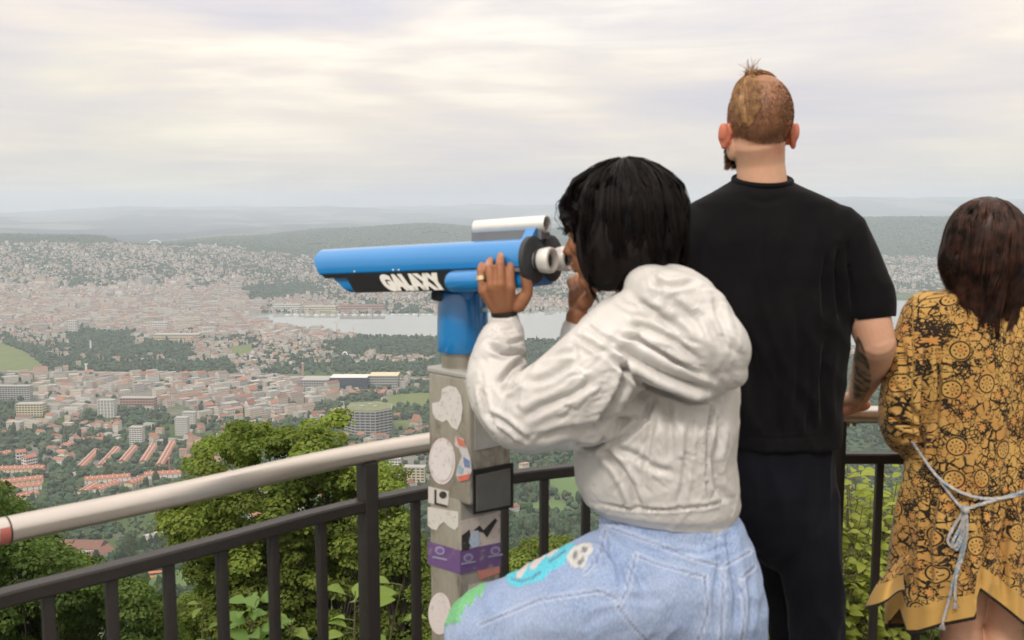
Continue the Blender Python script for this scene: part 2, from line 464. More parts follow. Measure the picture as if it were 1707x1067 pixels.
wc = MIX(nt, M(nt, 'MULTIPLY', nn, 0.3), at.outputs['Color'], (0.2, 0.19, 0.17))
L(nt, MIX(nt, M(nt, 'MULTIPLY', win, 0.85), wc, (0.05, 0.06, 0.07)), b.inputs['Base Color'])
L(nt, M(nt, 'MULTIPLY_ADD', win, -0.5, 0.85), b.inputs['Roughness']); b.inputs['Specular IOR Level'].default_value = 0.3
m_roof, nt, b = material('tiled_roof')
at = N(nt, 'ShaderNodeAttribute', attribute_name='tint'); gm = N(nt, 'ShaderNodeNewGeometry')
nn = NOISE(nt, MAPV(nt, gm.outputs['Position'], (.45,.45,.45)), 1.0, 5, 0.65)
L(nt, MIX(nt, RAMP(nt, nn, [(0.35, 0.0), (0.7, 0.55)]), at.outputs['Color'], (0.13, 0.11, 0.10)), b.inputs['Base Color'])
b.inputs['Roughness'].default_value = 0.9; b.inputs['Specular IOR Level'].default_value = 0.2

def houses(cx, cy, z0, Ln, Wd, Hh, rh, ang, wc, rc, base=3.0):
    """vectorised gabled or flat houses -> V, F list, material index, colours, wall coordinates"""
    n = len(cx); o = 0.45
    hl, hw = Ln/2, Wd/2
    def pt(x, y, z): return np.stack([x, y, z], -1)
    zb = -base*np.ones(n); zt = Hh; one = np.ones(n)
    v = []; uv = []
    def wall(x1, y1, x2, y2, ln):
        v.extend([pt(x1, y1, zb), pt(x2, y2, zb), pt(x2, y2, zt), pt(x1, y1, zt)])
        uv.extend([pt(0*one, zb, 0*one), pt(ln, zb, 0*one), pt(ln, zt, 0*one), pt(0*one, zt, 0*one)])
    wall(-hl, -hw, hl, -hw, Ln); wall(hl, -hw, hl, hw, Wd); wall(hl, hw, -hl, hw, Ln); wall(-hl, hw, -hl, -hw, Wd)
    for sg in (1, -1):
        v.extend([pt(sg*hl, -sg*hw, zt), pt(sg*hl, sg*hw, zt), pt(sg*hl, 0*one, zt+rh)])
        uv.extend([pt(0*one, 0*one, 0*one)]*3)
    ov = o*rh/np.maximum(hw, 0.1)
    for sg in (1, -1):
        v.extend([pt(-sg*(hl+o), -sg*(hw+o), zt-ov+.08), pt(sg*(hl+o), -sg*(hw+o), zt-ov+.08), pt(sg*(hl+o), 0*one, zt+rh+.08), pt(-sg*(hl+o), 0*one, zt+rh+.08)])
        uv.extend([pt(0*one, 0*one, 0*one)]*4)
    V = np.stack(v, 1); U = np.stack(uv, 1)              # n,30,3
    c, s_ = np.cos(ang)[:, None], np.sin(ang)[:, None]
    X = V[..., 0]*c - V[..., 1]*s_ + cx[:, None]; Y = V[..., 0]*s_ + V[..., 1]*c + cy[:, None]; Z = V[..., 2] + z0[:, None]
    V = np.stack([X, Y, Z], -1).reshape(-1, 3)
    bs = (np.arange(n)*30)[:, None]
    q = np.array([[0,1,2,3],[4,5,6,7],[8,9,10,11],[12,13,14,15]]); t = np.array([[16,17,18],[19,20,21]]); r = np.array([[22,23,24,25],[26,27,28,29]])
    Fq = (bs[:, :, None]+q[None]).reshape(-1, 4); Ft = (bs[:, :, None]+t[None]).reshape(-1, 3); Fr = (bs[:, :, None]+r[None]).reshape(-1, 4)
    col = np.repeat(wc[:, None, :], 30, 1); col[:, 22:] = rc[:, None, :]
    mi = np.concatenate([np.zeros(len(Fq)), np.zeros(len(Ft)), np.ones(len(Fr))]).astype(np.int32)
    return V, [Fq, Ft, Fr], mi, col.reshape(-1, 3), U.reshape(-1, 3)

WALLS = np.array([(.66,.62,.54),(.60,.56,.50),(.74,.71,.66),(.62,.54,.42),(.50,.47,.44),(.70,.60,.50),(.80,.78,.76)])
ROOFS_RED = np.array([(.36,.15,.09),(.31,.14,.09),(.40,.19,.12),(.28,.15,.11)])
ROOFS_MIX = np.array([(.30,.20,.16),(.25,.20,.17),(.22,.20,.19),(.35,.24,.19),(.30,.26,.23)])
ROOFS_FLAT = np.array([(.42,.40,.37),(.34,.32,.30),(.50,.46,.42),(.36,.38,.34),(.46,.32,.26)])

# districts with their own street direction
nd = 130
dc = np.stack([rng.uniform(-4500, 4500, nd), rng.uniform(1100, 7600, nd)], 1); da = rng.uniform(-0.6, 0.9, nd)
def scatter(sx_, sy_, jit):
    out = []
    gx, gy = np.meshgrid(np.arange(-6200, 6200, sx_), np.arange(-6200, 6200, sy_), indexing='ij')
    gx = gx.ravel(); gy = gy.ravel()
    for k in range(nd):
        m = (np.abs(gx) < 1500) & (np.abs(gy) < 1500)
        x = gx[m] + rng.uniform(-jit, jit, m.sum())*sx_; y = gy[m] + rng.uniform(-jit, jit, m.sum())*sy_
        c, s_ = math.cos(da[k]), math.sin(da[k])
        X = x*c - y*s_ + dc[k, 0]; Y = x*s_ + y*c + dc[k, 1]
        dd = (X[:, None]-dc[None, :, 0])**2 + (Y[:, None]-dc[None, :, 1])**2
        ok = dd.argmin(1) == k
        X = X[ok]; Y = Y[ok]
        out.append(np.stack([X, Y, np.full(len(X), da[k])], 1))
    a = np.concatenate(out); r = np.hypot(a[:, 0], a[:, 1])
    ok = (r > 1150) & (r < 7500) & (a[:, 1] > 0) & (np.abs(a[:, 0])/np.maximum(a[:, 1], 1) < 0.64)
    return a[ok]

# land use by outline: name -> outlines on the photograph (each one a place on the ground)
WOODS = [[(132,604),(385,600),(388,626),(135,622)],[(442,608),(725,606),(725,624),(445,622)],[(0,590),(60,600),(128,606),(128,617),(0,617)],
         [(0,556),(60,583),(125,600),(120,609),(55,600),(0,585)],
         [(110,556),(150,548),(215,552),(225,575),(250,585),(240,598),(160,600),(112,580)],[(230,560),(300,575),(330,590),(300,600),(235,595)],
         [(540,568),(725,558),(725,600),(640,592),(560,588)],[(660,676),(725,668),(725,700),(665,702)],[(600,648),(640,652),(636,676),(520,690),(500,680),(560,668)],
         [(-10,735),(50,720),(60,780),(0,800)],[(-60,700),(40,660),(-10,760)],[(75,800),(130,790),(138,830),(60,870),(20,850)],[(150,690),(200,680),(300,690),(310,700),(260,712),(150,700)],
         [(855,740),(960,740),(960,772),(855,778)],[(720,560),(960,566),(1000,600),(960,640),(720,640)],
         [(1395,600),(1500,596),(1500,760),(1395,760)],[(404,735),(500,700),(560,720),(520,800),(400,800)],
         [(1395,365),(1600,365),(1600,428),(1500,423),(1440,424),(1395,424)],[(-60,380),(230,385),(250,400),(-60,404)],
         [(250,402),(500,380),(700,370),(900,385),(900,410),(700,408),(560,414),(520,432),(420,420),(380,410)],
         [(0,398),(240,398),(245,403),(0,403)],[(580,470),(700,468),(720,482),(600,488)],[(405,478),(520,474),(520,495),(410,500)]]
INDUS = [[(-60,626),(260,626),(500,628),(560,640),(570,690),(430,700),(200,690),(110,700),(60,720),(-60,720)]]
DENSE = [[(-60,480),(420,478),(430,530),(560,560),(420,566),(100,555),(-60,545)]]
OPEN = [p for _, p, _ in PATCHES] + [[(-60,617),(240,620),(560,625),(725,629),(725,634),(560,631),(240,627),(-60,624)]]
LAND = [[(-5,640),(60,640),(60,672),(-5,672)],[(155,662),(196,662),(196,702),(155,702)],[(280,686),(332,686),(332,735),(280,735)],[(208,708),(242,708),(242,750),(208,750)],
        [(495,618),(670,618),(670,652),(495,652)],[(568,670),(662,670),(662,730),(568,730)],[(636,755),(714,755),(714,810),(636,810)],[(22,738),(68,738),(68,785),(22,785)],
        [(80,900),(200,900),(200,945),(80,945)],[(125,740),(305,740),(305,830),(125,830)],[(-5,774),(80,774),(80,845),(-5,845)],[(22,668),(75,668),(75,700),(22,700)],[(196,656),(262,656),(262,682),(196,682)]]
ALLOT = [[(160,850),(300,822),(420,800),(420,860),(330,905),(200,905)]]
def anyin(px, py, polys):
    h = np.zeros(np.shape(px), bool)
    for p in polys: h |= inside(px, py, p)
    return h
def warp(a):
    x, y = a[:, 0], a[:, 1]
    return 5*np.sin(x/90+y/140)+4*np.sin(x/41-y/77+1)+rng.normal(0, 2, len(a)), 2.2*np.sin(x/75-y/110)+1.6*np.sin(x/33+y/160+2)+rng.normal(0, 1, len(a))
def pix_of(a):
    z = H(a[:, 0], a[:, 1]); px, py = to_px(a[:, 0], a[:, 1], z); return z, px, py

# --- general houses
B = scatter(19, 27, 0.13); z, px, py = pix_of(B)
jx, jy = warp(B); woods = anyin(px+jx, py+jy, WOODS); ind = anyin(px, py, INDUS); dense = anyin(px+jx*3+rng.normal(0, 10, len(B)), py+jy*3, DENSE)
shut = anyin(px, py, OPEN) | anyin(px, py, [LAKEP]) | anyin(px, py, LAND) | woods | ind | anyin(px, py, ALLOT)
r = np.hypot(B[:, 0], B[:, 1])
lowf = np.sin(B[:, 0]/170+1)*np.cos(B[:, 1]/230)+np.sin(B[:, 0]/90+B[:, 1]/120)
p_b = np.where(dense, 0.97, np.where(py < 478, 0.40+0.12*lowf, np.where(py < 625, 0.55+0.2*lowf, 0.42+0.2*lowf)))
p_b = np.where(py > 800, 0.10, p_b); p_b = np.where(py > 870, 0.0, p_b); p_b = np.where((px > 700) & (py > 640), 0.03, p_b)
ridge = (r > 7050) & (px < 330); p_b = np.where(ridge, 0, p_b)
hillfade = np.interp(px, [250, 420, 520, 620, 900, 1390, 1450, 1600], [404, 414, 428, 420, 424, 430, 425, 432])
p_b = np.where((py < hillfade) & (px > 250), 0.0, p_b)
keep = (rng.random(len(B)) < p_b) & ~shut
used_house = B[keep]; Bz = z[keep]; Bpx = px[keep]; Bpy = py[keep]; dn = dense[keep]; far = Bpy < 478
n = len(used_house)
Ln = np.where(dn, rng.uniform(15, 21, n), rng.uniform(11, 19, n)); Wd = np.where(dn, rng.uniform(11, 16, n), rng.uniform(9, 13, n)); bigd = dn & (rng.random(n) < .07)
Ln = np.where(bigd, rng.uniform(34, 60, n), Ln); Wd = np.where(bigd, rng.uniform(16, 30, n), Wd)
Hh = np.where(dn, np.where(bigd, rng.uniform(20, 32, n), rng.uniform(11, 21, n)), rng.uniform(6, 11, n)); Hh = np.where((~dn) & (rng.random(n) < .08), Hh*2.2, Hh)
rh = np.where((rng.random(n) < .26) | bigd, 0.15, rng.uniform(2.6, 4.5, n)); ang = used_house[:, 2] + (rng.random(n) < .25)*math.pi/2 + rng.normal(0, .05, n)
wc = WALLS[rng.integers(0, len(WALLS), n)]*rng.uniform(.85, 1.08, (n, 1))
red = (Bpy > 690) | (rng.random(n) < .14)
rc = np.where(red[:, None], ROOFS_RED[rng.integers(0, 4, n)], ROOFS_MIX[rng.integers(0, 5, n)])
rc = np.where((rh < .2)[:, None], ROOFS_FLAT[rng.integers(0, 5, n)], rc)*rng.uniform(.8, 1.2, (n, 1))
# --- industrial halls and big blocks
I = scatter(36, 33, 0.12); iz, ipx, ipy = pix_of(I)
ki = anyin(ipx, ipy, INDUS) & ~anyin(ipx, ipy, OPEN+LAND+WOODS) & (rng.random(len(I)) < .86)
I = I[ki]; iz = iz[ki]; ni = len(I)
iL = rng.uniform(17, 35, ni); iW = rng.uniform(11, 24, ni); iH = rng.uniform(6, 20, ni)
ir = np.where(rng.random(ni) < .65, .15, rng.uniform(2, 5, ni))
cx = np.concatenate([used_house[:, 0], I[:, 0]]); cy = np.concatenate([used_house[:, 1], I[:, 1]]); z0 = np.concatenate([Bz, iz])
Ln = np.concatenate([Ln, iL]); Wd = np.concatenate([Wd, iW]); Hh = np.concatenate([Hh, iH]); rh = np.concatenate([rh, ir]); ang = np.concatenate([ang, I[:, 2]])
wc = np.concatenate([wc, WALLS[rng.integers(0, 7, ni)]*rng.uniform(.8, 1.05, (ni, 1))])
irc = np.where((ir < .2)[:, None], ROOFS_FLAT[rng.integers(0, 5, ni)], np.where((rng.random(ni) < .5)[:, None], ROOFS_RED[rng.integers(0, 4, ni)], ROOFS_MIX[rng.integers(0, 5, ni)]))*rng.uniform(.8, 1.25, (ni, 1))
rc = np.concatenate([rc, irc])
PX_, PY_ = to_px(cx, cy, z0+4); DD = np.hypot(cx, cy)
size = (Ln+Wd)*Hh**.5/DD*np.where(hidden(PX_, PY_) | hidden(PX_+2, PY_-4), 0, 1)
order = np.argsort(-size)
top = order[:262]
rest = np.setdiff1d(np.arange(len(cx)), top)
V, F, mi, cl_, uv = houses(cx[rest], cy[rest], z0[rest], Ln[rest], Wd[rest], Hh[rest], rh[rest], ang[rest], wc[rest], rc[rest])
o = link('distant_houses', mesh_np('distant_houses', V, F, [m_wall, m_roof], mi, col=cl_, uv=uv))
tag(o, 'pale houses and blocks of the far town spreading to the lake and up the hills', 'houses', kind='stuff')

# individual houses: walls (the thing) with a roof as part; twelve body plans shared by copies
plans = {}
def colour_word(c):
    r_, g_, b_ = c
    if r_ > .70: return 'white'
    if r_ > .63: return 'cream'
    if r_ > .54: return 'beige'
    return 'grey'
for q in top:
    flat = rh[q] < .2
    big = Ln[q] > 23
    key = (bool(flat), bool(big), colour_word(wc[q]), int(rng.integers(0, 2)), 'red' if rc[q][0] > .27 and not flat else 'brown')
    if key not in plans:
        a = lambda v: np.array([v], float)
        L0, W0, H0 = (36, 22, 13) if big else (14, 10.5, 8)
        V, F, mi, c2, uv = houses(a(0), a(0), a(0), a(L0), a(W0), a(H0), a(rh[q]), a(0), wc[q][None], rc[q][None])
        wv = mesh_np('house_wall', V[:22], F[:2], [m_wall], col=c2[:22], uv=uv[:22])
        rv = mesh_np('house_roof', V[22:], F[2]-22, [m_roof], col=c2[22:])
        h0 = bpy.data.objects.new('block' if big else 'house', wv); r0 = bpy.data.objects.new('roof', rv)
        plans[key] = (h0, r0, (L0, W0, H0)); first = True
    else: first = False
    h0, r0, dm = plans[key]
    h = h0 if first else h0.copy(); rr = r0 if first else r0.copy()
    COL.objects.link(h); COL.objects.link(rr); rr.parent = h
    h.location = (cx[q], cy[q], z0[q]); h.rotation_euler = (0, 0, ang[q]); h.scale = (Ln[q]/dm[0], Wd[q]/dm[1], Hh[q]/dm[2])
    x_, y_ = PX_[q], PY_[q]
    where = (('around the grey slab block' if x_ < 78 else 'left of the white tower block') if x_ < 150 and y_ < 700 else 'below the grey slab block at the left edge' if x_ < 130 and y_ < 770 else
             'by the terrace rows with red roofs' if x_ < 330 and y_ >= 735 else 'beside the white tower blocks' if x_ < 340 and y_ >= 680 else ('above the white tower block' if x_ < 200 else 'above the long brick building' if x_ < 262 else 'right of the long brick building' if x_ < 330 else 'above the stepped towers' if x_ < 400 else 'left of the glassy offices') if x_ < 480 and y_ < 700 else
             'just above the big tree crown' if x_ < 560 else 'near the angular office with planted roof' if x_ < 720 else 'between the black t-shirt and the yellow dress' if x_ > 1000 else 'in the gap under the silver jacket sleeve')
    if x_ > 1000: where = 'between the black t-shirt and the yellow dress'
    rf = 'flat roofed' if flat else 'red roofed' if key[4] == 'red' else 'brown roofed'
    band_ = (', far row' if y_ < 648 else ', middle row' if y_ < 672 else ', near row') if y_ < 700 and x_ < 480 else (', upper part' if y_ < (742 if x_ < 340 else 715) else ', lower part')
    dens_ = ('low ' if Hh[q] < 11 else 'tall ' if Hh[q] > 18 else '')+('long ' if Ln[q] > 32 else '') if big else ('small ' if Ln[q] < 13 else 'long ' if Ln[q] > 17 else '')
    lab = f"{dens_}{colour_word(wc[q])} {rf} {'block' if big else 'house'} {where}{band_}"
    if len(lab.replace(',', '').split()) > 16: lab = lab.replace(band_, '')
    tag(h, lab, 'building' if big else 'house', ('blocks ' if big else 'houses ')+where)
print('houses', len(cx))

# --- named buildings
m_white = simple('white_render', (.66,.64,.60), .8, var=.08, scale=.05)
m_greyc = simple('grey_concrete', (.36,.35,.33), .85, var=.12, scale=.05)
m_cream = simple('cream_render', (.60,.52,.36), .8, var=.08, scale=.05)
m_glass = simple('dark_window_glass', (.05,.065,.08), .25, var=.2, scale=.2)
m_redr = simple('red_roof_tiles', (.37,.155,.10), .9, var=.22, scale=.25)
m_brownr = simple('brown_roof_tiles', (.20,.10,.075), .9, var=.2, scale=.2)
m_green_roof = simple('planted_roof', (.17,.19,.09), .95, var=.5, scale=.08)
m_brick = simple('brick_wall', (.40,.24,.19), .85, var=.15, scale=.3)
m_orange = simple('red_crane_steel', (.55,.16,.10), .5, var=.08)
m_steelw = simple('white_steel', (.7,.7,.68), .5, var=.05)
def base_frame(x1, y1, x2, y2):
    a = Vector(ground_hit(x1, y1)); b_ = Vector(ground_hit(x2, y2)); d = (b_-a); d.z = 0
    return a, b_, d
def slab(name, x1, x2, ybase, ytop, depth, storeys, wall, lab, cat='building', roof=None, bands=True, gable=0.0, y2=None, group=None):
    a, b_, d = base_frame(x1, ybase, x2, ybase if y2 is None else y2)
    ln = d.length; an = math.atan2(d.y, d.x); mid = (a+b_)/2
    hgt = abs(P(x1, ytop, mid.y).z - P(x1, ybase, mid.y).z)
    root = empty(name, (mid.x, mid.y, mid.z), an); tag(root, lab, cat, group)
    w = MB(); w.box((0, depth/2, hgt/2-2), (ln, depth, hgt+4)); w.build('wall', wall, root)
    r_ = MB()
    if gable:
        pts = [(-ln/2-.5, -.8, hgt), (-ln/2-.5, depth+.8, hgt), (-ln/2-.5, depth/2, hgt+gable)]
        r_.prism([Vector(p) for p in pts], (ln+1, 0, 0))
    else:
        r_.box((0, depth/2, hgt+.4), (ln+.6, depth+.6, .8))
    r_.build('roof', roof or m_greyc, root)
    if bands:
        sh = hgt/storeys
        for k in range(storeys):
            g = MB()
            nb = max(2, int(ln/ (6 if ln > 30 else 4)))
            for q in range(nb):
                x = -ln/2 + ln*(q+.5)/nb
                g.box((x, -.05, sh*(k+.55)), (ln/nb*.68, .5, sh*.45))
            nb2 = max(2, int(depth/5))
            for sg in (-1, 1):
                for q in range(nb2):
                    g.box((sg*ln/2, depth*(q+.5)/nb2, sh*(k+.55)), (.5, depth/nb2*.6, sh*.45))
            g.build('window_row', m_glass, root)
    return root, ln, hgt
slab('apartment_block', -14, 50, 668, 644, 16, 7, m_greyc, 'long grey apartment slab with dark balconies at the left edge of the town', 'apartment block')
slab('tower_block', 163, 190, 697, 668, 18, 12, m_white, 'white tower block with rows of windows left of the two stepped towers', 'tower block')
slab('tower_block', 292, 312, 727, 697, 16, 10, m_white, 'lower and nearer of the two stepped white towers above the red terrace rows', 'tower block')
slab('tower_block', 304, 325, 714, 688, 16, 10, m_white, 'taller rear white tower stepped behind another just left of the tree top', 'tower block')
slab('tower_block', 216, 237, 743, 713, 15, 9, m_white, 'slender pale tower block right above the red terrace rows', 'tower block')
slab('apartment_block', 27, 71, 694, 674, 22, 5, m_cream, 'cream yellow block with flat roof near the left edge', 'apartment block')
slab('long_building', 200, 257, 681, 664, 20, 4, m_brick, 'long brick building with pale upright piers right of the white tower block', 'building', roof=m_greyc)
slab('office_block', 502, 548, 650, 634, 60, 4, m_greyc, 'left wing of the low glassy office complex under the elevated road', 'office')
slab('office_block', 550, 612, 651, 630, 50, 5, m_glass, 'long dark glass middle wing of the office complex under the elevated road', 'office', roof=m_white)
slab('office_block', 615, 663, 648, 627, 55, 5, m_greyc, 'right wing of the office complex by the meadow with grey facade', 'office', roof=m_cream)
slab('long_building', 566, 640, 660, 655, 40, 1, m_brick, 'low red shed in front of the glassy office complex', 'building', roof=m_redr, bands=False)
slab('apartment_block', 640, 668, 800, 766, 16, 8, m_white, 'white apartment slab left of the steel post above the lower rail', 'apartment block')
slab('apartment_block', 672, 708, 812, 780, 16, 7, m_cream, 'cream balconied apartment block beside the steel post above the lower rail', 'apartment block')
slab('apartment_house', 28, 44, 776, 755, 14, 4, m_white, 'white gabled apartment house with red roof above the red rows, left half of a pair', 'house', roof=m_redr, gable=4, y2=774)
slab('apartment_house', 44, 63, 784, 764, 14, 4, m_white, 'white gabled apartment house with red roof above the red rows, right half of a pair', 'house', roof=m_redr, gable=4, y2=780)
slab('hall', 88, 165, 936, 918, 22, 1, m_white, 'wide brown roofed hall among dark firs behind the lower rail', 'hall', roof=m_brownr, gable=6, bands=False, y2=930)
slab('hall', 150, 192, 944, 928, 16, 1, m_white, 'small brown roofed annexe at the right of the wide hall', 'hall', roof=m_brownr, gable=4, bands=False, y2=938)
slab('hall', 240, 290, 912, 903, 30, 1, m_white, 'flat grey roofed sports hall behind the thick rail', 'hall', roof=m_greyc, bands=False)
slab('station_building', 255, 330, 570, 558, 40, 3, m_cream, 'pale yellow institute building in front of the dark wooded park', 'building', roof=m_greyc)
slab('quay_building', 455, 500, 518, 508, 40, 3, m_white, 'pale quay building at the left end of the lake', 'building')
slab('quay_building', 505, 560, 521, 511, 40, 3, m_cream, 'long cream building on the far lake shore right of the quay building', 'building')
slab('quay_building', 566, 640, 521, 509, 40, 3, m_brick, 'long reddish building on the far lake shore', 'building', roof=m_brownr)
slab('tower_block', 236, 248, 478, 462, 20, 8, m_greyc, 'grey hospital tower on the far slope of the town', 'tower block')
slab('tower_block', 60, 76, 476, 460, 20, 8, m_cream, 'cream university tower on the far slope at the left', 'tower block')
slab('tower_block', 112, 128, 556, 535, 20, 8, m_white, 'white office tower left of the wooded park in the old town', 'tower block')
slab('tower_block', 252, 278, 556, 538, 30, 6, m_white, 'broad white office block in the middle of the old town', 'tower block')
rows = [((133,782),(161,757)),((168,779),(195,753)),((203,773),(224,751)),((238,773),(256,748)),((266,777),(288,743))]
ROWS2 = [((142,806),(217,800)),((241,798),(302,794)),((-6,812),(72,803)),((-6,822),(70,814)),((14,838),(62,828)),((-6,788),(75,785)),((137,826),(158,814)),((160,822),(196,810)),((214,812),(236,804)),((-6,764),(18,760))]
rlabs = ['first from the left of the five slanted red roofed terrace rows','second from the left of the five slanted red roofed terrace rows','middle one of the five slanted red roofed terrace rows','fourth from the left of the five slanted red roofed terrace rows','longest rightmost of the five slanted red roofed terrace rows']
def terrace(p1, p2, lab, depth=13, h=7, gable=4.5, grp='red roofed terrace rows'):
    a = Vector(ground_hit(*p1)); b_ = Vector(ground_hit(*p2)); d = b_-a; zz = min(a.z, b_.z); d.z = 0
    ln = d.length; an = math.atan2(d.y, d.x); mid = (a+b_)/2
    root = empty('terrace_row', (mid.x, mid.y, zz), an); tag(root, lab, 'terrace', grp)
    w = MB(); w.box((0, 0, h/2-3), (ln, depth, h+6)); w.build('wall', m_cream if len(lab) % 2 else m_white, root)
    r_ = MB(); r_.prism([Vector((-ln/2-.5, -depth/2-.8, h)), Vector((-ln/2-.5, depth/2+.8, h)), Vector((-ln/2-.5, 0, h+gable))], (ln+1, 0, 0))
    rf = r_.build('roof', m_redr, root)
    nch = max(2, int(ln/16))
    for q in range(nch):
        c = MB(); c.box((-ln/2+ln*(q+.5)/nch, 1.2, h+gable), (1.1, 1.1, 2.4)); c.build('chimney', m_white, rf)
    nw = max(3, int(ln/7))
    for sg in (-1, 1):
        g = MB()
        for q in range(nw):
            for lv in (.27, .68): g.box((-ln/2+ln*(q+.5)/nw, sg*depth/2, h*lv), (1.6, .3, 1.5))
        g.build('window_row', m_glass, root)
        dm = MB()
        for q in range(nw): dm.box((-ln/2+ln*(q+.5)/nw, sg*depth*.26, h+gable*.5), (1.6, 2.0, 1.7))
        dm.build('dormer_row', m_white, rf)
for (p1, p2), lb in zip(rows, rlabs): terrace(p1, p2, lb)
for p1, p2, lb in [((142,806),(217,800),'long red block across the foot of the slanted terrace rows'),((241,798),(302,794),'red block below the two rightmost slanted rows'),
                   ((-6,812),(72,803),'uppermost long red block at the left edge'),((-6,822),(70,814),'second long red block at the left edge'),((14,838),(62,828),'lowest red block at the left edge above the thick rail'),
                   ((-6,788),(75,785),'white fronted red block behind the cluster at the left edge'),((137,826),(158,814),'small red row just above the thick rail, left of three'),
                   ((160,822),(196,810),'small red row just above the thick rail, middle of three'),((214,812),(236,804),'small red row just above the thick rail, right of three'),
                   ((-6,764),(18,760),'short red block by the dark trees at the left edge'),((104,750),(120,744),'small red square house roof left of the slanted rows'),((318,752),(352,742),'narrow red row touching the tree top')]:
    terrace(p1, p2, lb, depth=15)

# angular office with planted roof
a = Vector(ground_hit(614, 722)); k = a.y/FPX
root = empty('office_building', a, 0.15); tag(root, 'angular grey office building with planted flat roof behind the tree top', 'office')
pl = [(-40,-2),(-22,-20),(12,-26),(40,-12),(42,20),(16,40),(-30,34)]
pl = [(x*k*1.0, y*k*1.3) for x, y in pl]; hh = 44*k
w = MB(); w.prism([Vector((x, y, -4)) for x, y in pl], (0, 0, hh+4)); w.build('wall', m_greyc, root)
r_ = MB(); r_.prism([Vector((x*.97, y*.97, hh+.02)) for x, y in pl], (0, 0, 1.2)); rf = r_.build('roof', m_green_roof, root)
for x, y, s_ in ((-10,5,9),(12,0,7),(4,18,8)):
    c = MB(); c.box((x*k, y*k, hh+2.4), (s_, s_*.7, 3)); c.build('roof_box', m_greyc, rf)
for kf in range(9):
    g = MB(); zz = hh*(kf+.55)/9.3
    for i in range(len(pl)):
        p, q = Vector(pl[i]), Vector(pl[(i+1) % len(pl)]); d = q-p; ln = d.length; an = math.atan2(d.y, d.x)
        Mt = Matrix.Rotation(an, 3, 'Z'); nb = max(1, int(ln/9))
        for t in range(nb):
            c = p + d*((t+.5)/nb); g.box((c.x, c.y, zz), (ln/nb*.82, .7, hh/9.3*.55), Mt)
    g.build('window_row', m_glass, root)

# elevated road with piers
mb = MB(); pts = []
for x, y in [(-120,619),(0,619),(120,620.5),(240,622),(360,625),(480,628),(600,630),(725,632),(900,634)]:
    g0 = G(x, y, -442+9); pts.append(g0)
root = empty('elevated_road', pts[4]); tag(root, 'long pale elevated motorway running below the dark wood', 'viaduct')
o0 = pts[4]
for i in range(len(pts)-1):
    a, b_ = pts[i], pts[i+1]; d = b_-a; an = math.atan2(d.y, d.x); c = (a+b_)/2-o0
    mb.box((c.x, c.y, -.8), (d.length+3, 17, 1.6), Matrix.Rotation(an, 3, 'Z'))
    for sg in (-1, 1):
        off = Matrix.Rotation(an, 3, 'Z') @ Vector((0, sg*8.7, .6)); mb.box((c.x+off.x, c.y+off.y, .6), (d.length+3, .35, 1.2), Matrix.Rotation(an, 3, 'Z'))
mb.build('deck', m_road, root)
for i in range(len(pts)-1):
    for t in np.linspace(0, 1, 5)[:-1]:
        c = pts[i].lerp(pts[i+1], t)-o0; pm = MB(); pm.box((c.x, c.y, -6.5), (2.4, 5, 9.8)); pm.build('pier', m_greyc, root)

# chimneys, cranes and a tall signal pillar
def pole_thing(name, x, ybase, ytop, rad, mat, lab, cat, top=None, taper=.8):
    g0 = Vector(ground_hit(x, ybase)); h = P(x, ytop, g0.y).z - P(x, ybase, g0.y).z
    root = empty(name, g0); tag(root, lab, cat)
    m_ = MB(); m_.cyl((0, 0, -2), (0, 0, h), rad, rad*taper, 14); m_.build('shaft', mat, root)
    if top: top(root, h)
pole_thing('chimney', 151.5, 585, 568, 3.2, m_white, 'short white chimney left of the wooded park', 'chimney', lambda r_, h: (lambda m_: m_.build('rim', m_greyc, r_))((lambda m_: (m_.cyl((0,0,h),(0,0,h+1.5),3.6,3.6,14), m_)[1])(MB())))
def flower(r_, h):
    m_ = MB(); m_.sphere((0, 0, h), (7, 7, 4)); m_.sphere((-6, 0, h-2), (4, 4, 3)); m_.sphere((6, 0, h-2), (4, 4, 3)); m_.build('cap', m_glass, r_)
pole_thing('tower', 318, 562, 547, 3.5, m_white, 'white tower with dark round cap in the old town', 'tower', flower)
pole_thing('chimney', 505, 628, 606, 3.0, m_brick, 'reddish chimney in front of the dark wood, left of the office complex', 'chimney', lambda r_, h: (lambda m_: m_.build('rim', m_white, r_))((lambda m_: (m_.cyl((0,0,h),(0,0,h+1.5),2.8,2.8,14), m_)[1])(MB())))
pole_thing('chimney', 144, 622, 607, 3.0, m_white, 'white vent pillar standing at the left end of the wood by the elevated road', 'chimney', lambda r_, h: (lambda m_: m_.build('rim', m_white, r_))((lambda m_: (m_.box((0,0,h),(9,4,2.5)), m_)[1])(MB())))
def crane(x, ybase, ytop, jib, lab):
    g0 = Vector(ground_hit(x, ybase)); h = P(x, ytop, g0.y).z - P(x, ybase, g0.y).z; k = g0.y/FPX
    root = empty('tower_crane', g0); tag(root, lab, 'crane', 'tower cranes')
    m_ = MB(); t = max(.9, .55*k*.5)
    for sx_ in (-1, 1):
        for sy_ in (-1, 1): m_.box((sx_*t*.8, sy_*t*.8, h/2), (t*.35, t*.35, h))
    nb = int(h/5)
    for q in range(nb):
        m_.box((0, -t*.8, h*(q+.5)/nb), (t*2.2, t*.25, t*.3), Matrix.Rotation(.7*(1 if q % 2 else -1), 3, 'Y'))
    m_.build('mast', m_orange, root)
    j = MB(); J = jib*k; j.tube([(-abs(J)*.3*np.sign(J), 0, h), (J, 0, h+abs(J)*.28)], [t*.5, t*.3], 6); j.box((-abs(J)*.3*np.sign(J), 0, h-1), (3, 2, 3)); j.build('jib', m_orange, root)
    c = MB(); c.box((0, 0, h), (t*2, t*2, t*2.4)); c.build('cab', m_white, root)
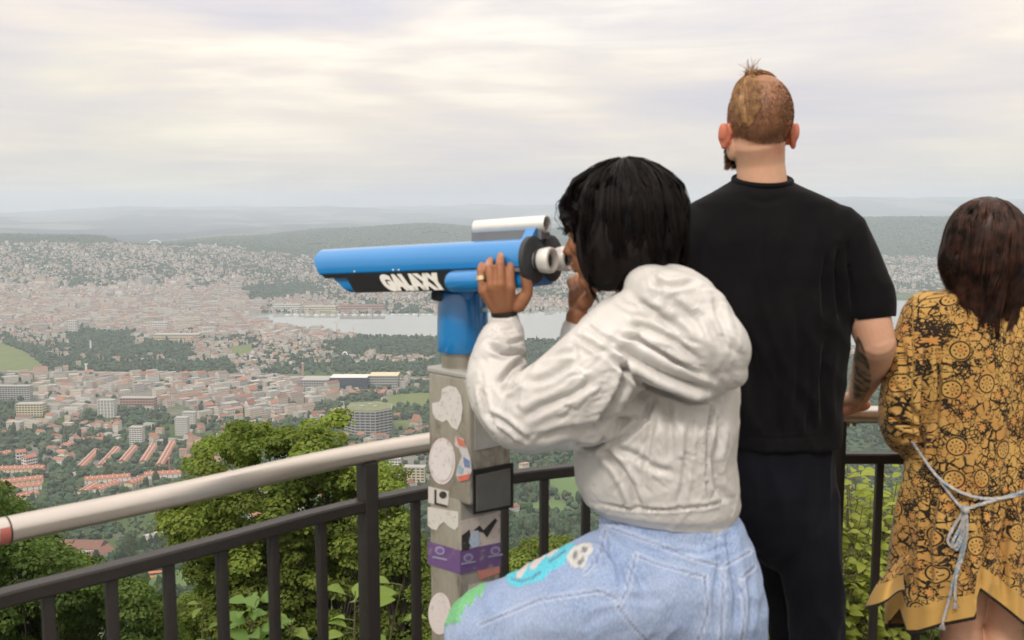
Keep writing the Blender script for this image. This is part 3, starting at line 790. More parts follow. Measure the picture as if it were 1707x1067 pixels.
crane(562, 566, 537, 14, 'larger red tower crane standing out against the lake')
crane(590, 567, 546, 7, 'small red tower crane right of the larger one at the lake')
crane(535, 563, 541, -5, 'faint red tower crane left of the larger one at the lake')
crane(283, 795, 764, 4, 'red crane mast among the slanted terrace rows')
arch = MB(); g0 = Vector(ground_hit(258, 406)); k = g0.y/FPX
arch.tube([(math.cos(t)*10*k, 0, math.sin(t)*5.5*k) for t in np.linspace(0, math.pi, 14)], 1.1*k, 8)
o = arch.build('stadium_roof', m_white, None, smooth=True); o.location = g0; tag(o, 'white arched roof on the saddle between the wooded ridges', 'roof')
arch = MB(); g0 = Vector(ground_hit(575, 596)); k = g0.y/FPX
arch.tube([(math.cos(t)*5*k, 0, math.sin(t)*9*k) for t in np.linspace(0, math.pi, 14)], 1.3*k, 8); 
o = arch.build('church_arch', m_steelw, None, smooth=True); o.location = g0; tag(o, 'tall white arch among villas before the wood', 'church')
# boats along the lake shores
m_boat = simple('white_boat_hull', (.7,.7,.68), .4)
bm_ = MB(); bm_.prism([Vector(p) for p in [(-9,0,0),(-7,-2.6,0),(5,-2.6,0),(10,0,0),(5,2.6,0),(-7,2.6,0)]], (0,0,2.2)); boatme = bm_.mesh('boat', m_boat)
cb = MB(); cb.box((-1,0,3.2),(7,3.4,2.0),bev=.4); cabme = cb.mesh('cabin', m_boat)
bo = bpy.data.objects.new('boat', boatme); co_ = bpy.data.objects.new('cabin', cabme)
for i_ in range(26):
    o = bo if i_ == 0 else bo.copy(); c_ = co_ if i_ == 0 else co_.copy(); COL.objects.link(o); COL.objects.link(c_); c_.parent = o
    if i_ < 20: x = 478+i_*12.5+rng.uniform(-3, 3); g0 = G(x, 524.8+rng.uniform(0, 1.2), -440.3)
    else: x = 1416+(i_-20)*13+rng.uniform(-3, 3); g0 = G(x, 491.5+rng.uniform(0, 2), -440.3)
    o.location = g0; o.rotation_euler = (0, 0, rng.uniform(-.4, .4)); s_ = rng.uniform(.8, 1.5); o.scale = (s_,)*3
    tag(o, 'white boat moored along the far lake shore behind the telescope' if i_ < 20 else 'white boat off the village between the black t-shirt and yellow dress', 'boat', 'boats along the far shore' if i_ < 20 else 'boats off the village')

# streets running through the town
def street(pix, width=9.0):
    pts = []
    for i in range(len(pix)-1):
        for t in np.linspace(0, 1, 14)[:-1]: pts.append(Vector(ground_hit(pix[i][0]+(pix[i+1][0]-pix[i][0])*t, pix[i][1]+(pix[i+1][1]-pix[i][1])*t)))
    pts.append(Vector(ground_hit(*pix[-1]))); V = []; F = []
    for i, p in enumerate(pts):
        d = pts[min(len(pts)-1, i+1)]-pts[max(0, i-1)]; d.z = 0; d.normalize(); s_ = Vector((-d.y, d.x, 0))*width/2
        V += [p+s_+Vector((0, 0, .7)), p-s_+Vector((0, 0, .7))]
    F = [(2*i, 2*i+1, 2*i+3, 2*i+2) for i in range(len(pts)-1)]
    o = link('road', mesh_np('road', np.array(V), F, [m_road])); tag(o, kind='structure')
for pix in ([(108,745),(124,785),(119,830),(106,862)], [(232,676),(165,716),(118,764)], [(330,640),(296,664),(246,694)], [(560,646),(577,690),(556,734)], [(355,740),(415,728),(470,742)], [(0,700),(60,672),(150,648)], [(420,652),(330,690),(310,735)], [(0,735),(100,722),(210,728),(330,735)]): street(pix)
# ================================================================== TREES
def foliage_mat(name, c1, c2, tint=True, trans=0.25):
    m, nt, b = material(name)
    g_ = N(nt, 'ShaderNodeNewGeometry'); oi = N(nt, 'ShaderNodeObjectInfo')
    f = NOISE(nt, MAPV(nt, g_.outputs['Position'], (.25,)*3), 1.0, 5, .65)
    f = RAMP(nt, f, [(.3, 0.0), (.7, 1.0)])
    c = MIX(nt, f, c1, c2)
    at = N(nt, 'ShaderNodeAttribute', attribute_name='tint')
    if tint: c = MIX(nt, 1.0, c, at.outputs['Color'], 'MULTIPLY')
    c = MIX(nt, 1.0, c, RAMP(nt, oi.outputs['Random'], [(0, (.75,.85,.85)), (.5, (1,1,.95)), (1, (1.35,1.2,.85))]), 'MULTIPLY')
    L(nt, c, b.inputs['Base Color']); b.inputs['Roughness'].default_value = .75; b.inputs['Specular IOR Level'].default_value = .25
    if trans:
        t = N(nt, 'ShaderNodeBsdfTranslucent'); L(nt, MIX(nt, 1.0, c, (1.3, 1.5, .6), 'MULTIPLY'), t.inputs[0])
        mx = N(nt, 'ShaderNodeMixShader', inp={0: trans}); L(nt, b.outputs[0], mx.inputs[1]); L(nt, t.outputs[0], mx.inputs[2])
        L(nt, mx.outputs[0], nt.nodes['Material Output'].inputs[0])
    return m
m_fol = foliage_mat('far_foliage', (.027,.050,.031), (.070,.103,.046), trans=0)
m_leaf = foliage_mat('leaf_foliage', (.078,.118,.032), (.19,.255,.078), trans=.38)
m_leafb = foliage_mat('bright_leaf', (.14,.20,.045), (.28,.34,.10), tint=False, trans=.35)
m_bark = simple('bark', (.07,.055,.045), .9, var=.3, scale=3)

def ico(sub, seed, amp):
    bm = bmesh.new(); bmesh.ops.create_icosphere(bm, subdivisions=sub, radius=1.0)
    V = np.array([v.co[:] for v in bm.verts]); F = np.array([[v.index for v in f.verts] for f in bm.faces]); bm.free()
    rg = np.random.default_rng(seed); V = V*(1+rg.uniform(-amp, amp, (len(V), 1))); V[:, 2] = V[:, 2]*.85+.75
    return V, F
def blobs(X, Y, Z, S, HS, tint, sub):
    Vs, Fs, Cs = [], [], []; n = len(X); off = 0
    kinds = rng.integers(0, 4, n)
    for k in range(4):
        V, F = ico(sub, 20+k, .30 if sub == 2 else .24); m = kinds == k; c = m.sum()
        if not c: continue
        a = rng.uniform(0, 6.28, c); ca, sa = np.cos(a)[:, None], np.sin(a)[:, None]
        x = (V[None, :, 0]*ca - V[None, :, 1]*sa)*S[m, None] + X[m, None]; y = (V[None, :, 0]*sa + V[None, :, 1]*ca)*S[m, None] + Y[m, None]
        z = V[None, :, 2]*HS[m, None] + Z[m, None]
        Vs.append(np.stack([x, y, z], -1).reshape(-1, 3)); Fs.append((np.arange(c)[:, None, None]*len(V)+F[None]+off).reshape(-1, 3)); off += c*len(V)
        Cs.append(np.repeat(tint[m], len(V), 0))
    return np.concatenate(Vs), np.concatenate(Fs), np.concatenate(Cs)
def tints(n):
    t = rng.normal(1, .2, (n, 1))*np.ones((n, 3)); t[:, 0] *= rng.uniform(.8, 1.25, n); t[:, 2] *= rng.uniform(.75, 1.2, n)
    return np.clip(t, .45, 1.9)

# scattered town trees
T = scatter(11.5, 12.5, 0.45); z, px, py = pix_of(T)
r = np.hypot(T[:, 0], T[:, 1])
jx, jy = warp(T); woods = anyin(px+jx, py+jy, WOODS); ind = anyin(px, py, INDUS); dense = anyin(px+jx*3+rng.normal(0, 10, len(T)), py+jy*3, DENSE)
lowf = np.sin(T[:, 0]/170+1)*np.cos(T[:, 1]/230)+np.sin(T[:, 0]/90+T[:, 1]/120)
p_t = np.where(dense, .085, np.where(py < 478, .46-.1*lowf, np.where(py < 625, .36-.2*lowf, .44-.15*lowf)))
p_t = np.where(ind, .05, p_t); p_t = np.where((px > 700) & (py > 640), .75, p_t); p_t = np.where(anyin(px, py, ALLOT), .35, p_t)
p_t = np.where(woods, .88, p_t); p_t = np.where((py < hillfade[0]) & (px < 0), .8, p_t)
hf = np.interp(px, [250, 420, 520, 620, 900, 1390, 1450, 1600], [404, 414, 428, 420, 424, 430, 425, 432])
p_t = np.where((py < hf) & (px > 250), .9, p_t); p_t = np.where((r > 7050) & (px < 330), .9, p_t); p_t = np.where((py > 870), .75, p_t)
shut = anyin(px, py, OPEN) | anyin(px, py, [LAKEP])
lowk = anyin(px, py, LAND)
rowpx = anyin(px, py, [LAND[9], LAND[10]]); rd = np.full(len(T), 99.)
for (a1, b1), (a2, b2) in rows+ROWS2: rd = np.minimum(rd, np.hypot(*[(px-a1-np.clip(((px-a1)*(a2-a1)+(py-b1)*(b2-b1))/((a2-a1)**2+(b2-b1)**2), 0, 1)*(a2-a1)), 1.6*(py-b1-np.clip(((px-a1)*(a2-a1)+(py-b1)*(b2-b1))/((a2-a1)**2+(b2-b1)**2), 0, 1)*(b2-b1))]))
p_t = np.where(rowpx, np.where(rd > 11, .85, 0), p_t); lowk &= ~rowpx
k = (rng.random(len(T)) < p_t) & ~shut & ~(lowk & (rng.random(len(T)) < .75))
# keep clear of houses: drop trees standing in a house
tx = T[k]; tz = z[k]; tpy = py[k]; small = anyin(px[k], py[k], ALLOT)
cell = {}
for q in range(len(cx)): cell.setdefault((int(cx[q]//12), int(cy[q]//12)), 1)
ok = np.array([rng.random() < .25 or (int(a//12), int(b_//12)) not in cell for a, b_ in tx[:, :2]])
tx = tx[ok]; tz = tz[ok]; tpy = tpy[ok]; small = small[ok]
S = rng.uniform(4.0, 7.6, len(tx)); S = np.where(small, S*.45, S); HS = S*rng.uniform(.8, 1.25, len(tx))
# conifer-like uprights
up = rng.random(len(tx)) < .12; HS = np.where(up, HS*1.8, HS); S = np.where(up, S*.6, S)
# slope forest nearer than the town
nx, ny = np.meshgrid(np.arange(-900, 900, 8.2), np.arange(120, 1500, 8.2), indexing='ij')
nx = nx.ravel()+rng.uniform(-3, 3, nx.size); ny = ny.ravel()+rng.uniform(-3, 3, ny.size); rr_ = np.hypot(nx, ny)
nz = H(nx, ny); npx, npy = to_px(nx, ny, nz)
kk = (rr_ > 170) & (rr_ < 1150) & (np.abs(nx)/ny < .62) & ~anyin(npx, npy, OPEN) & ~anyin(npx, npy, LAND) & (rng.random(len(nx)) < .92)
nx, ny, nz, npx, npy, rr_ = (q[kk] for q in (nx, ny, nz, npx, npy, rr_))
NS = rng.uniform(3.6, 6.2, len(nx)); NH = NS*rng.uniform(1.0, 1.5, len(nx))
con = (rng.random(len(nx)) < .28)
vis = ~hidden(npx, npy-8) & ~hidden(npx, npy+4) & (npy < 1075)
score = np.where(vis, NS/rr_, 0); ordr = np.argsort(-score); topn = ordr[:270]; restn = np.setdiff1d(np.arange(len(nx)), topn)
print('trees', len(tx), len(nx), 'visible near', vis.sum())
# far ones: low clumps; nearer town ones: finer clumps
fx, fy = np.meshgrid(np.arange(-6200, 6200, 27), np.arange(6500, 9800, 27), indexing='ij'); fx = fx.ravel()+rng.uniform(-11, 11, fx.size); fy = fy.ravel()+rng.uniform(-11, 11, fy.size)
fz = H(fx, fy); fpx, fpy = to_px(fx, fy, fz); fr = np.hypot(fx, fy); fh = np.interp(fpx, [-60, 200, 250, 420, 520, 620, 900, 1390, 1450, 1600], [404, 402, 404, 414, 428, 420, 424, 430, 425, 432])
fk = (fr > 7050) & (fr < 9750) & (np.abs(fx)/fy < .62) & (fpy < fh) & (rng.random(fx.size) < .8) & (np.sin(fx/310+1)*np.cos(fy/240)+np.sin(fx/130) < 1.35)
tx = np.concatenate([tx, np.stack([fx[fk], fy[fk], fx[fk]*0], 1)]); tz = np.concatenate([tz, fz[fk]]); S = np.concatenate([S, rng.uniform(10, 19, fk.sum())]); HS = np.concatenate([HS, rng.uniform(8, 16, fk.sum())])
d = np.hypot(tx[:, 0], tx[:, 1]); nearm = d < 2600
tn = tints(len(tx))
V1, F1, C1 = blobs(tx[~nearm, 0], tx[~nearm, 1], tz[~nearm], S[~nearm], HS[~nearm], tn[~nearm], 1)
o = link('distant_woods', mesh_np('distant_woods', V1, F1, [m_fol], col=C1)); tag(o, 'dark tree masses of the far town, parks and wooded ridges', 'woods', kind='stuff')
V1, F1, C1 = blobs(tx[nearm, 0], tx[nearm, 1], tz[nearm], S[nearm], HS[nearm], tn[nearm], 2)
o = link('town_trees', mesh_np('town_trees', V1, F1, [m_fol], col=C1)); tag(o, 'green tree masses between the nearer houses of the town', 'trees', kind='stuff')

def leaf_cards(C, Nn, size, rg, fold=.35):
    """folded rhombic leaves: centre C, normal N, one size each -> V, F (two triangles a leaf)"""
    n = len(C); Nn = Nn/np.linalg.norm(Nn, axis=1, keepdims=True)
    t = rg.normal(size=(n, 3)); t -= Nn*(t*Nn).sum(1, keepdims=True); t /= np.linalg.norm(t, axis=1, keepdims=True)
    b_ = np.cross(Nn, t); s_ = size[:, None]
    V = np.stack([C - t*s_*.55, C + b_*s_*.42 + Nn*s_*fold*.3, C + t*s_*.6, C - b_*s_*.42 + Nn*s_*fold*.3], 1).reshape(-1, 3)
    k = np.arange(n)*4
    F = np.concatenate([np.stack([k, k+1, k+2], 1), np.stack([k, k+2, k+3], 1)])
    return V, F
def lobe_leaves(centers, radii, per, size, rg, up=.5, shell=.55):
    Cs, Ns, Ss, Ts = [], [], [], []
    for c, r_ in zip(centers, radii):
        m_ = max(6, int(per*(r_[0]*r_[1])**.5*((r_[2]+r_[0])/2)**.5))
        u = rg.normal(size=(m_, 3)); u /= np.linalg.norm(u, axis=1, keepdims=True)
        rad = rg.uniform(shell, 1.0, (m_, 1))**.6*np.where(rg.random((m_, 1)) < .22, rg.uniform(1.0, 1.45, (m_, 1)), 1.0)
        Cs.append(np.array(c)+u*rad*np.array(r_)); nn_ = u+rg.normal(size=(m_, 3))*.55; nn_[:, 2] += up
        Ns.append(nn_); Ss.append(rg.uniform(.7, 1.3, m_)*size); Ts.append(np.full(m_, rg.uniform(.75, 1.3)))
    C = np.concatenate(Cs); Nn = np.concatenate(Ns); S_ = np.concatenate(Ss); T_ = np.concatenate(Ts)
    V, F = leaf_cards(C, Nn, S_, rg); col = np.repeat(np.stack([T_*rg.uniform(.85, 1.15, len(T_)), T_, T_*.9], 1), 4, 0)
    return V, F, col
# slope trees: six shared plans, each crown + trunk; unit height 1 = crown half height
def slope_plan(seed, conifer):
    rg = np.random.default_rng(seed)
    if conifer:
        cs, rs_ = [], []
        for i in range(46):
            t = rg.uniform(0, 1); a = rg.uniform(0, 6.28); w = (1-t)*.62+.04
            cs.append((math.cos(a)*w, math.sin(a)*w, .15+t*2.6)); rs_.append((.22*(1.15-t), .22*(1.15-t), .12))
        V, F, c = lobe_leaves(cs, rs_, 300, .10, rg, .2, .2)
        top_ = 2.4
    else:
        cs, rs_ = [], []
        for i in range(34):
            a = rg.uniform(0, 6.28); t = rg.uniform(-.7, 1); w = math.sqrt(max(0, 1-t*t))*rg.uniform(.45, .85)
            cs.append((math.cos(a)*w, math.sin(a)*w, 1.15+t*.85)); q = rg.uniform(.22, .4); rs_.append((q, q, q*.7))
        V, F, c = lobe_leaves(cs, rs_, 230, .13, rg, .6, .5)
        top_ = 1.4
    cm = mesh_np('crown', V, F, [m_fol], col=c)
    tb = MB(); tb.tube([(0, 0, -.6), (.02, 0, .4), (0, .02, top_)], [.09, .07, .02], 7)
    for q in range(5):
        a = q*1.3; tb.tube([(0, 0, .4+q*.15), (math.cos(a)*.5, math.sin(a)*.5, .8+q*.2)], [.03, .01], 5)
    return cm, tb.mesh('trunk', m_bark)
plans_b = [slope_plan(100+i, False) for i in range(4)]; plans_c = [slope_plan(200+i, True) for i in range(3)]
seenp = set()
for q in topn:
    c_ = bool(con[q]); pi = int(rng.integers(0, 3 if c_ else 4)); cm, tm = (plans_c if c_ else plans_b)[pi]
    nm_ = 'fir_tree' if c_ else 'broadleaf_tree'
    root = empty(nm_, (nx[q], ny[q], nz[q]), rng.uniform(0, 6.28)); s_ = NS[q]*(.95 if c_ else 1); root.scale = (s_, s_, NH[q]*(1.15 if c_ else 1))
    link('crown', cm, root); link('trunk', tm, root)
    x_, y_ = npx[q], npy[q]
    gaps_ = [-99, 78, 184, 280, 368, 454, 534, 613, 692, 760]; ords = ['left of the first baluster','right of the first baluster','right of the second baluster','right of the third baluster','right of the fourth baluster','right of the fifth baluster','left of the rail post','right of the rail post','beside the sticker covered post']
    gi = next((i for i in range(9) if gaps_[i] <= x_ < gaps_[i+1]), None)
    where = (ords[gi] if gi is not None and y_ > 1012-.27*x_ else ('left of the brown hall' if x_ < 85 else 'around the brown hall' if x_ < 200 else 'between brown hall and clay court' if x_ < 235 else 'by the clay court' if x_ < 285 else 'right of the clay court') if x_ < 330 else 'between rail post and sticker covered post' if x_ < 720 else
             'under the jacket sleeve beyond the lawn' if x_ < 1000 and y_ < 850 else ('left' if x_ < 907 else 'right')+' of the baluster under the jacket sleeve' if x_ < 1100 else 'right of the black trousers')
    sz_ = ('small' if NS[q] < 4.7 else 'big' if NS[q] > 5.6 else 'mid-sized')+(' tall' if NH[q]/NS[q] > 1.3 else ' squat' if NH[q]/NS[q] < 1.12 else ''); lv_ = 'low' if y_ > 1000 else 'high' if y_ < 930 else 'midway'
    kind_ = f'{sz_} dark fir' if c_ else f'{sz_} broadleaf tree'
    tag(root, f'{kind_} {lv_} on the slope {where}', 'tree', ('firs ' if c_ else 'broadleaf trees ')+'on the slope '+where)
tn2 = tints(len(restn)); cr_ = con[restn]
V1, F1, C1 = blobs(nx[restn], ny[restn], nz[restn], NS[restn]*np.where(cr_, .6, 1), NH[restn]*np.where(cr_, 1.5, 1), tn2, 2)
o = link('hillside_forest', mesh_np('hillside_forest', V1, F1, [m_fol], col=C1)); tag(o, 'dense green forest covering the steep slope below the lookout', 'forest', kind='stuff')

# ------------------------------------------------------------------ big trees close to the lookout
def big_tree(outline, Y, depth, nl, leaf, label, seed, trunk_px, lobe=(.9, .45), mat=None, per=150, name='maple_tree', dead=0):
    rg = np.random.default_rng(seed); xs = [p[0] for p in outline]; ys = [p[1] for p in outline]
    base = P(trunk_px[0], trunk_px[1], Y); gz = float(H(base.x, base.y)); root = empty(name, (base.x, base.y, gz)); tag(root, label, 'tree')
    cs, rs_ = [], []; tries = 0; k = Y/FPX
    while len(cs) < nl and tries < 20000:
        tries += 1
        x = rg.uniform(min(xs), max(xs)); y = rg.uniform(min(ys), max(ys))
        if not inside([x], [y], outline)[0]: continue
        c = P(x, y, Y+rg.uniform(-depth, depth)*rg.uniform(.3, 1)); s_ = rg.uniform(.6, 1.25)
        cs.append((c.x-base.x, c.y-base.y, c.z-gz)); rs_.append((lobe[0]*s_, lobe[0]*s_, lobe[1]*s_))
    V, F, c = lobe_leaves(cs, rs_, per, leaf, rg, .7, .45)
    link('crown', mesh_np('crown', V, F, [mat or m_leaf], col=c), root)
    topz = max(q[2] for q in cs); tb = MB()
    tp = [(0, 0, -1.5), (.1, 0, topz*.35), (-.1, .1, topz*.6), (.05, 0, topz*.9)]
    tb.tube(tp, [.32*Y/33, .24*Y/33, .15*Y/33, .04*Y/33], 12)
    for q in range(0, len(cs), max(1, len(cs)//70)):
        c = Vector(cs[q]); h0 = max(1.0, c.z*.62-rg.uniform(0, 2)); st = Vector((0, 0, h0)); md = st.lerp(c, .5)+Vector((rg.uniform(-.3,.3), rg.uniform(-.3,.3), -.35))
        tb.tube([st, md, c], [.08*Y/33, .05*Y/33, .015*Y/33], 6)
    tb.build('trunk', m_bark, root, smooth=True)
    return root
big_tree([(300,800),(322,765),(345,730),(385,745),(390,700),(420,690),(455,700),(470,730),(480,705),(520,700),(545,690),(585,692),(592,715),(575,750),(610,765),(650,790),(668,830),(690,880),(698,940),(690,1000),(700,1120),(300,1150),(295,1040),(330,960),(300,900),(270,860),(262,830)],
         33, 3.6, 430, .135, 'big leafy maple rising behind the railing left of the telescope', 5, (548, 1000), per=820, lobe=(.58,.27))
big_tree([(-90,830),(-20,806),(15,825),(35,850),(75,880),(90,905),(150,930),(190,960),(250,990),(290,1030),(300,1150),(-200,1150),(-200,900)],
         28, 3.0, 320, .12, 'bushy bright green tree in the lower left corner behind the railing', 6, (40, 1100), per=820, lobe=(.52,.28))
big_tree([(600,850),(640,800),(662,850),(690,870),(720,960),(740,1120),(620,1120),(640,960)], 30, 2.2, 105, .125, 'loose leafy tree right of the rail post beside the steel post', 8, (680, 1100), per=800, lobe=(.5,.25), mat=m_leaf)
big_tree([(850,925),(880,905),(930,900),(955,930),(1000,960),(1020,1120),(840,1120)], 60, 4, 90, .20, 'rounded pale green tree crown above the cyan patch on the jeans', 9, (930, 1100), per=480, lobe=(1.2,.55), name='broadleaf_tree')

# ------------------------------------------------------------------ shrubs and saplings just behind the railing
def leaf_blade(mb, base, tip, width, nrm, bend=.12, m=0):
    base, tip, nrm = Vector(base), Vector(tip), Vector(nrm).normalized(); ax = tip-base; ln = ax.length; sd = ax.cross(nrm).normalized()
    nrm = sd.cross(ax).normalized(); prof = [0.0, .55, .92, 1.0, .82, .5, 0.0]; v = []; n_ = len(prof)
    for i, w_ in enumerate(prof):
        t = i/(n_-1); c = base+ax*t - nrm*(bend*ln*(t-.3)**2*2)
        v += [c-sd*width*w_*.5+nrm*width*w_*.16, c, c+sd*width*w_*.5+nrm*width*w_*.16]
    f = []
    for i in range(n_-1):
        for j in (0, 1): a = i*3+j; f.append((a, a+1, a+4, a+3))
    mb.add(v, f, m)
m_sap = foliage_mat('young_leaf', (.16,.25,.06), (.28,.38,.12), tint=False, trans=.4)
m_stem = simple('green_stem', (.12,.11,.05), .7)
def plant(name, stems, leaf, nleaf, label, seed, mat, spread=.5, wid=.55):
    rg = np.random.default_rng(seed); p0 = Vector(stems[0][0]); gz = float(H(p0.x, p0.y))-.1
    root = empty(name, (p0.x, p0.y, gz)); o0 = Vector((p0.x, p0.y, gz)); tag(root, label, 'plant')
    sm = MB(); lm = MB()
    for st in stems:
        pts = [Vector(p)-o0 for p in st]; sm.tube(pts, list(np.linspace(.006, .002, len(pts))), 6)
        for i in range(nleaf):
            t = (1-rg.uniform(0, .62)**1.1 if nleaf > 20 else rg.uniform(.15, 1))*(len(pts)-1); k_ = min(int(t), len(pts)-2); p = pts[k_].lerp(pts[k_+1], t-k_)
            a = i*2.4+rg.uniform(-.4, .4); d = Vector((math.cos(a), math.sin(a)*.8, rg.uniform(-.25, .6))).normalized(); s_ = leaf*rg.uniform(.7, 1.2)
            b0 = p + d*spread*leaf*rg.uniform(.2, 1.0); sm.tube([p, b0], [.002, .0015], 4)
            leaf_blade(lm, b0, b0+d*s_, s_*wid, Vector((rg.uniform(-.5, .5), rg.uniform(-.9, .1), 1)), .2)
    sm.build('stem', m_stem, root); lm.build('leaves', mat, root, smooth=True)
    return root
def stem_px(x, y0, y1, Y, lean=0):
    a = P(x, y0, Y); b_ = P(x+lean, y1, Y); g_ = Vector((a.x, Y, float(H(a.x, Y))-.1)); return [g_, a.lerp(g_, .5), a, a.lerp(b_, .5), b_]
plant('sapling', [stem_px(425, 1090, 985, 3.1, -8), stem_px(405, 1100, 1000, 3.15, 22)], .085, 13, 'light green sapling with drooping leaves two balusters left of the rail post', 31, m_sap)
plant('sapling', [stem_px(590, 1100, 985, 3.0, 2)], .088, 14, 'light green sapling with pointed leaves close left of the wide rail post', 32, m_sap)
plant('sapling', [stem_px(640, 1110, 975, 3.1, 30)], .09, 10, 'young sapling with broad leaves right of the wide rail post', 33, m_sap)
plant('sapling', [stem_px(480, 1130, 1035, 3.2, 6), stem_px(335, 1130, 1000, 3.4, 4)], .06, 12, 'low yellowish sprig at the foot of the balusters', 34, m_leafb)
def shrub(name, x0, x1, y0, y1, Y, nst, nl, leaf, label, seed, mat):
    rg = np.random.default_rng(seed); st = []
    for i in range(nst):
        x = rg.uniform(x0, x1); yy = y0+rg.uniform(0, (y1-y0)*.75); st.append(stem_px(x, max(yy+120, y1), yy, Y+rg.uniform(-.5, .6), rg.uniform(-70, 70)))
    return plant(name, st, leaf, nl, label, seed+1, mat, 1.6, .6)
shrub('shrub', 1265, 1475, 765, 1090, 4.6, 190, 34, .060, 'bright leafy shrub filling the gap between the black trousers and yellow dress', 41, m_leafb)
shrub('shrub', 1455, 1600, 800, 1100, 4.9, 90, 30, .060, 'leafy shrub behind the hem of the yellow dress', 43, m_leafb)
shrub('shrub', 1240, 1330, 900, 1110, 4.3, 60, 30, .055, 'low leafy shrub between the jeans and the black trousers', 45, m_leafb)
shrub('shrub', 1640, 1800, 850, 1120, 5.2, 60, 28, .065, 'leafy shrub at the right edge behind the bare legs', 47, m_leafb)
# ================================================================== LOOKOUT: terrace, railing
m_alu = simple('brushed_steel_rail', (.60,.55,.50), .30, metal=.85, var=.12, scale=9, bump=.05, bscale=300)
m_iron = simple('dark_painted_iron', (.022,.018,.016), .42, spec=.45, var=.25, scale=40, bump=.12, bscale=120)
m_slab = simple('terrace_concrete', (.20,.19,.175), .9, var=.18, scale=3, bump=.3, bscale=40)
RZ, BZ = 0.98, 0.852
def onz(px, py, z):
    dx = (px-853.5)/FPX; dz = -(py-533.5)/FPX
    v = Vector((dx, CP+dz*SP, -SP+dz*CP)); t = (z-CAM_Z)/v.z
    return Vector((v.x*t, v.y*t, z))
rail_px = [(-260,960),(-120,918),(0,886),(175,850),(357,811),(540,769),(713,738),(870,716),(1040,702),(1230,694),(1440,691),(1640,694),(1850,703),(2150,724)]
ctrl = [onz(a, b_, RZ) for a, b_ in rail_px]
for _ in range(4):        # the curve goes on to the left, out of the picture
    d_ = ctrl[0]-ctrl[1]; d_ = Matrix.Rotation(R(7), 3, 'Z') @ d_.normalized()*.22; ctrl.insert(0, ctrl[0]+d_)
def smooth_path(pts, per=10):
    out = []
    for i in range(len(pts)-1):
        p0 = pts[max(0, i-1)]; p1 = pts[i]; p2 = pts[i+1]; p3 = pts[min(len(pts)-1, i+2)]
        for k in range(per):
            t = k/per
            out.append(.5*((2*p1)+(-p0+p2)*t+(2*p0-5*p1+4*p2-p3)*t*t+(-p0+3*p1-3*p2+p3)*t**3))
    out.append(pts[-1].copy()); return out
path = smooth_path(ctrl, 8)
for _ in range(6):      # fair the curve
    path = [path[0]]+[(path[i-1]+path[i]*2+path[i+1])/4 for i in range(1, len(path)-1)]+[path[-1]]
def path_at(px, z):
    best = None
    for i in range(len(path)-1):
        a, b_ = path[i], path[i+1]
        xa = to_px(a.x, a.y, z)[0]; xb = to_px(b_.x, b_.y, z)[0]
        if (xa-px)*(xb-px) <= 0:
            t = (px-xa)/(xb-xa) if xb != xa else 0; p = a.lerp(b_, float(t)); d = (b_-a).normalized(); return Vector((p.x, p.y, z)), d
    return Vector((path[-1].x, path[-1].y, z)), (path[-1]-path[-2]).normalized()
org = Vector((path[90].x, path[90].y, 0))
rail = empty('railing', org); tag(rail, 'curved lookout railing with thick steel handrail above dark painted iron bars', 'railing')
mb = MB(); mb.tube([p-org for p in path], .0255, 24); mb.build('handrail', m_alu, rail, smooth=True)
def bar(pts, w, h, z, name, mat):
    mb = MB(); v = []; n_ = len(pts)
    for i, p in enumerate(pts):
        d = (pts[min(n_-1, i+1)]-pts[max(0, i-1)]); d.z = 0; d.normalize(); s_ = Vector((-d.y, d.x, 0))
        c = Vector((p.x, p.y, z))-org; bv = .004
        for a, b_ in ((-w/2+bv,-h/2),(w/2-bv,-h/2),(w/2,-h/2+bv),(w/2,h/2-bv),(w/2-bv,h/2),(-w/2+bv,h/2),(-w/2,h/2-bv),(-w/2,-h/2+bv)):
            v.append(c+s_*a+Vector((0, 0, b_)))
    f = [tuple(range(7, -1, -1)), tuple(range((n_-1)*8, n_*8))]
    for i in range(n_-1):
        for k in range(8): f.append((i*8+k, i*8+(k+1) % 8, (i+1)*8+(k+1) % 8, (i+1)*8+k))
    mb.add(v, f); return mb.build(name, mat, rail, smooth=True, angle=30)
bar(path, .040, .030, BZ, 'top_bar', m_iron)
bar(path, .040, .020, .11, 'bottom_bar', m_iron)
def upright(px, w, d, z0, z1, name):
    p, t = path_at(px, BZ); an = math.atan2(t.y, t.x); mb = MB()
    mb.box((p.x-org.x, p.y-org.y, (z0+z1)/2), (w, d, z1-z0), Matrix.Rotation(an, 3, 'Z'), bev=.002)
    return mb.build(name, m_iron, rail, smooth=True, angle=30)
for px in (78,184,280,368,454,534,692,766,840,907,977,1045,1113,1183,1253,1323,1467,1540,1613,1690,1770,1855,-20,-135,-400,-560,-740,-940):
    upright(px, .021, .021, .115, BZ-.012, 'baluster')
for px in (613, 1395, 1940, -250): upright(px, .036, .046, -.1, RZ-.02, 'post')
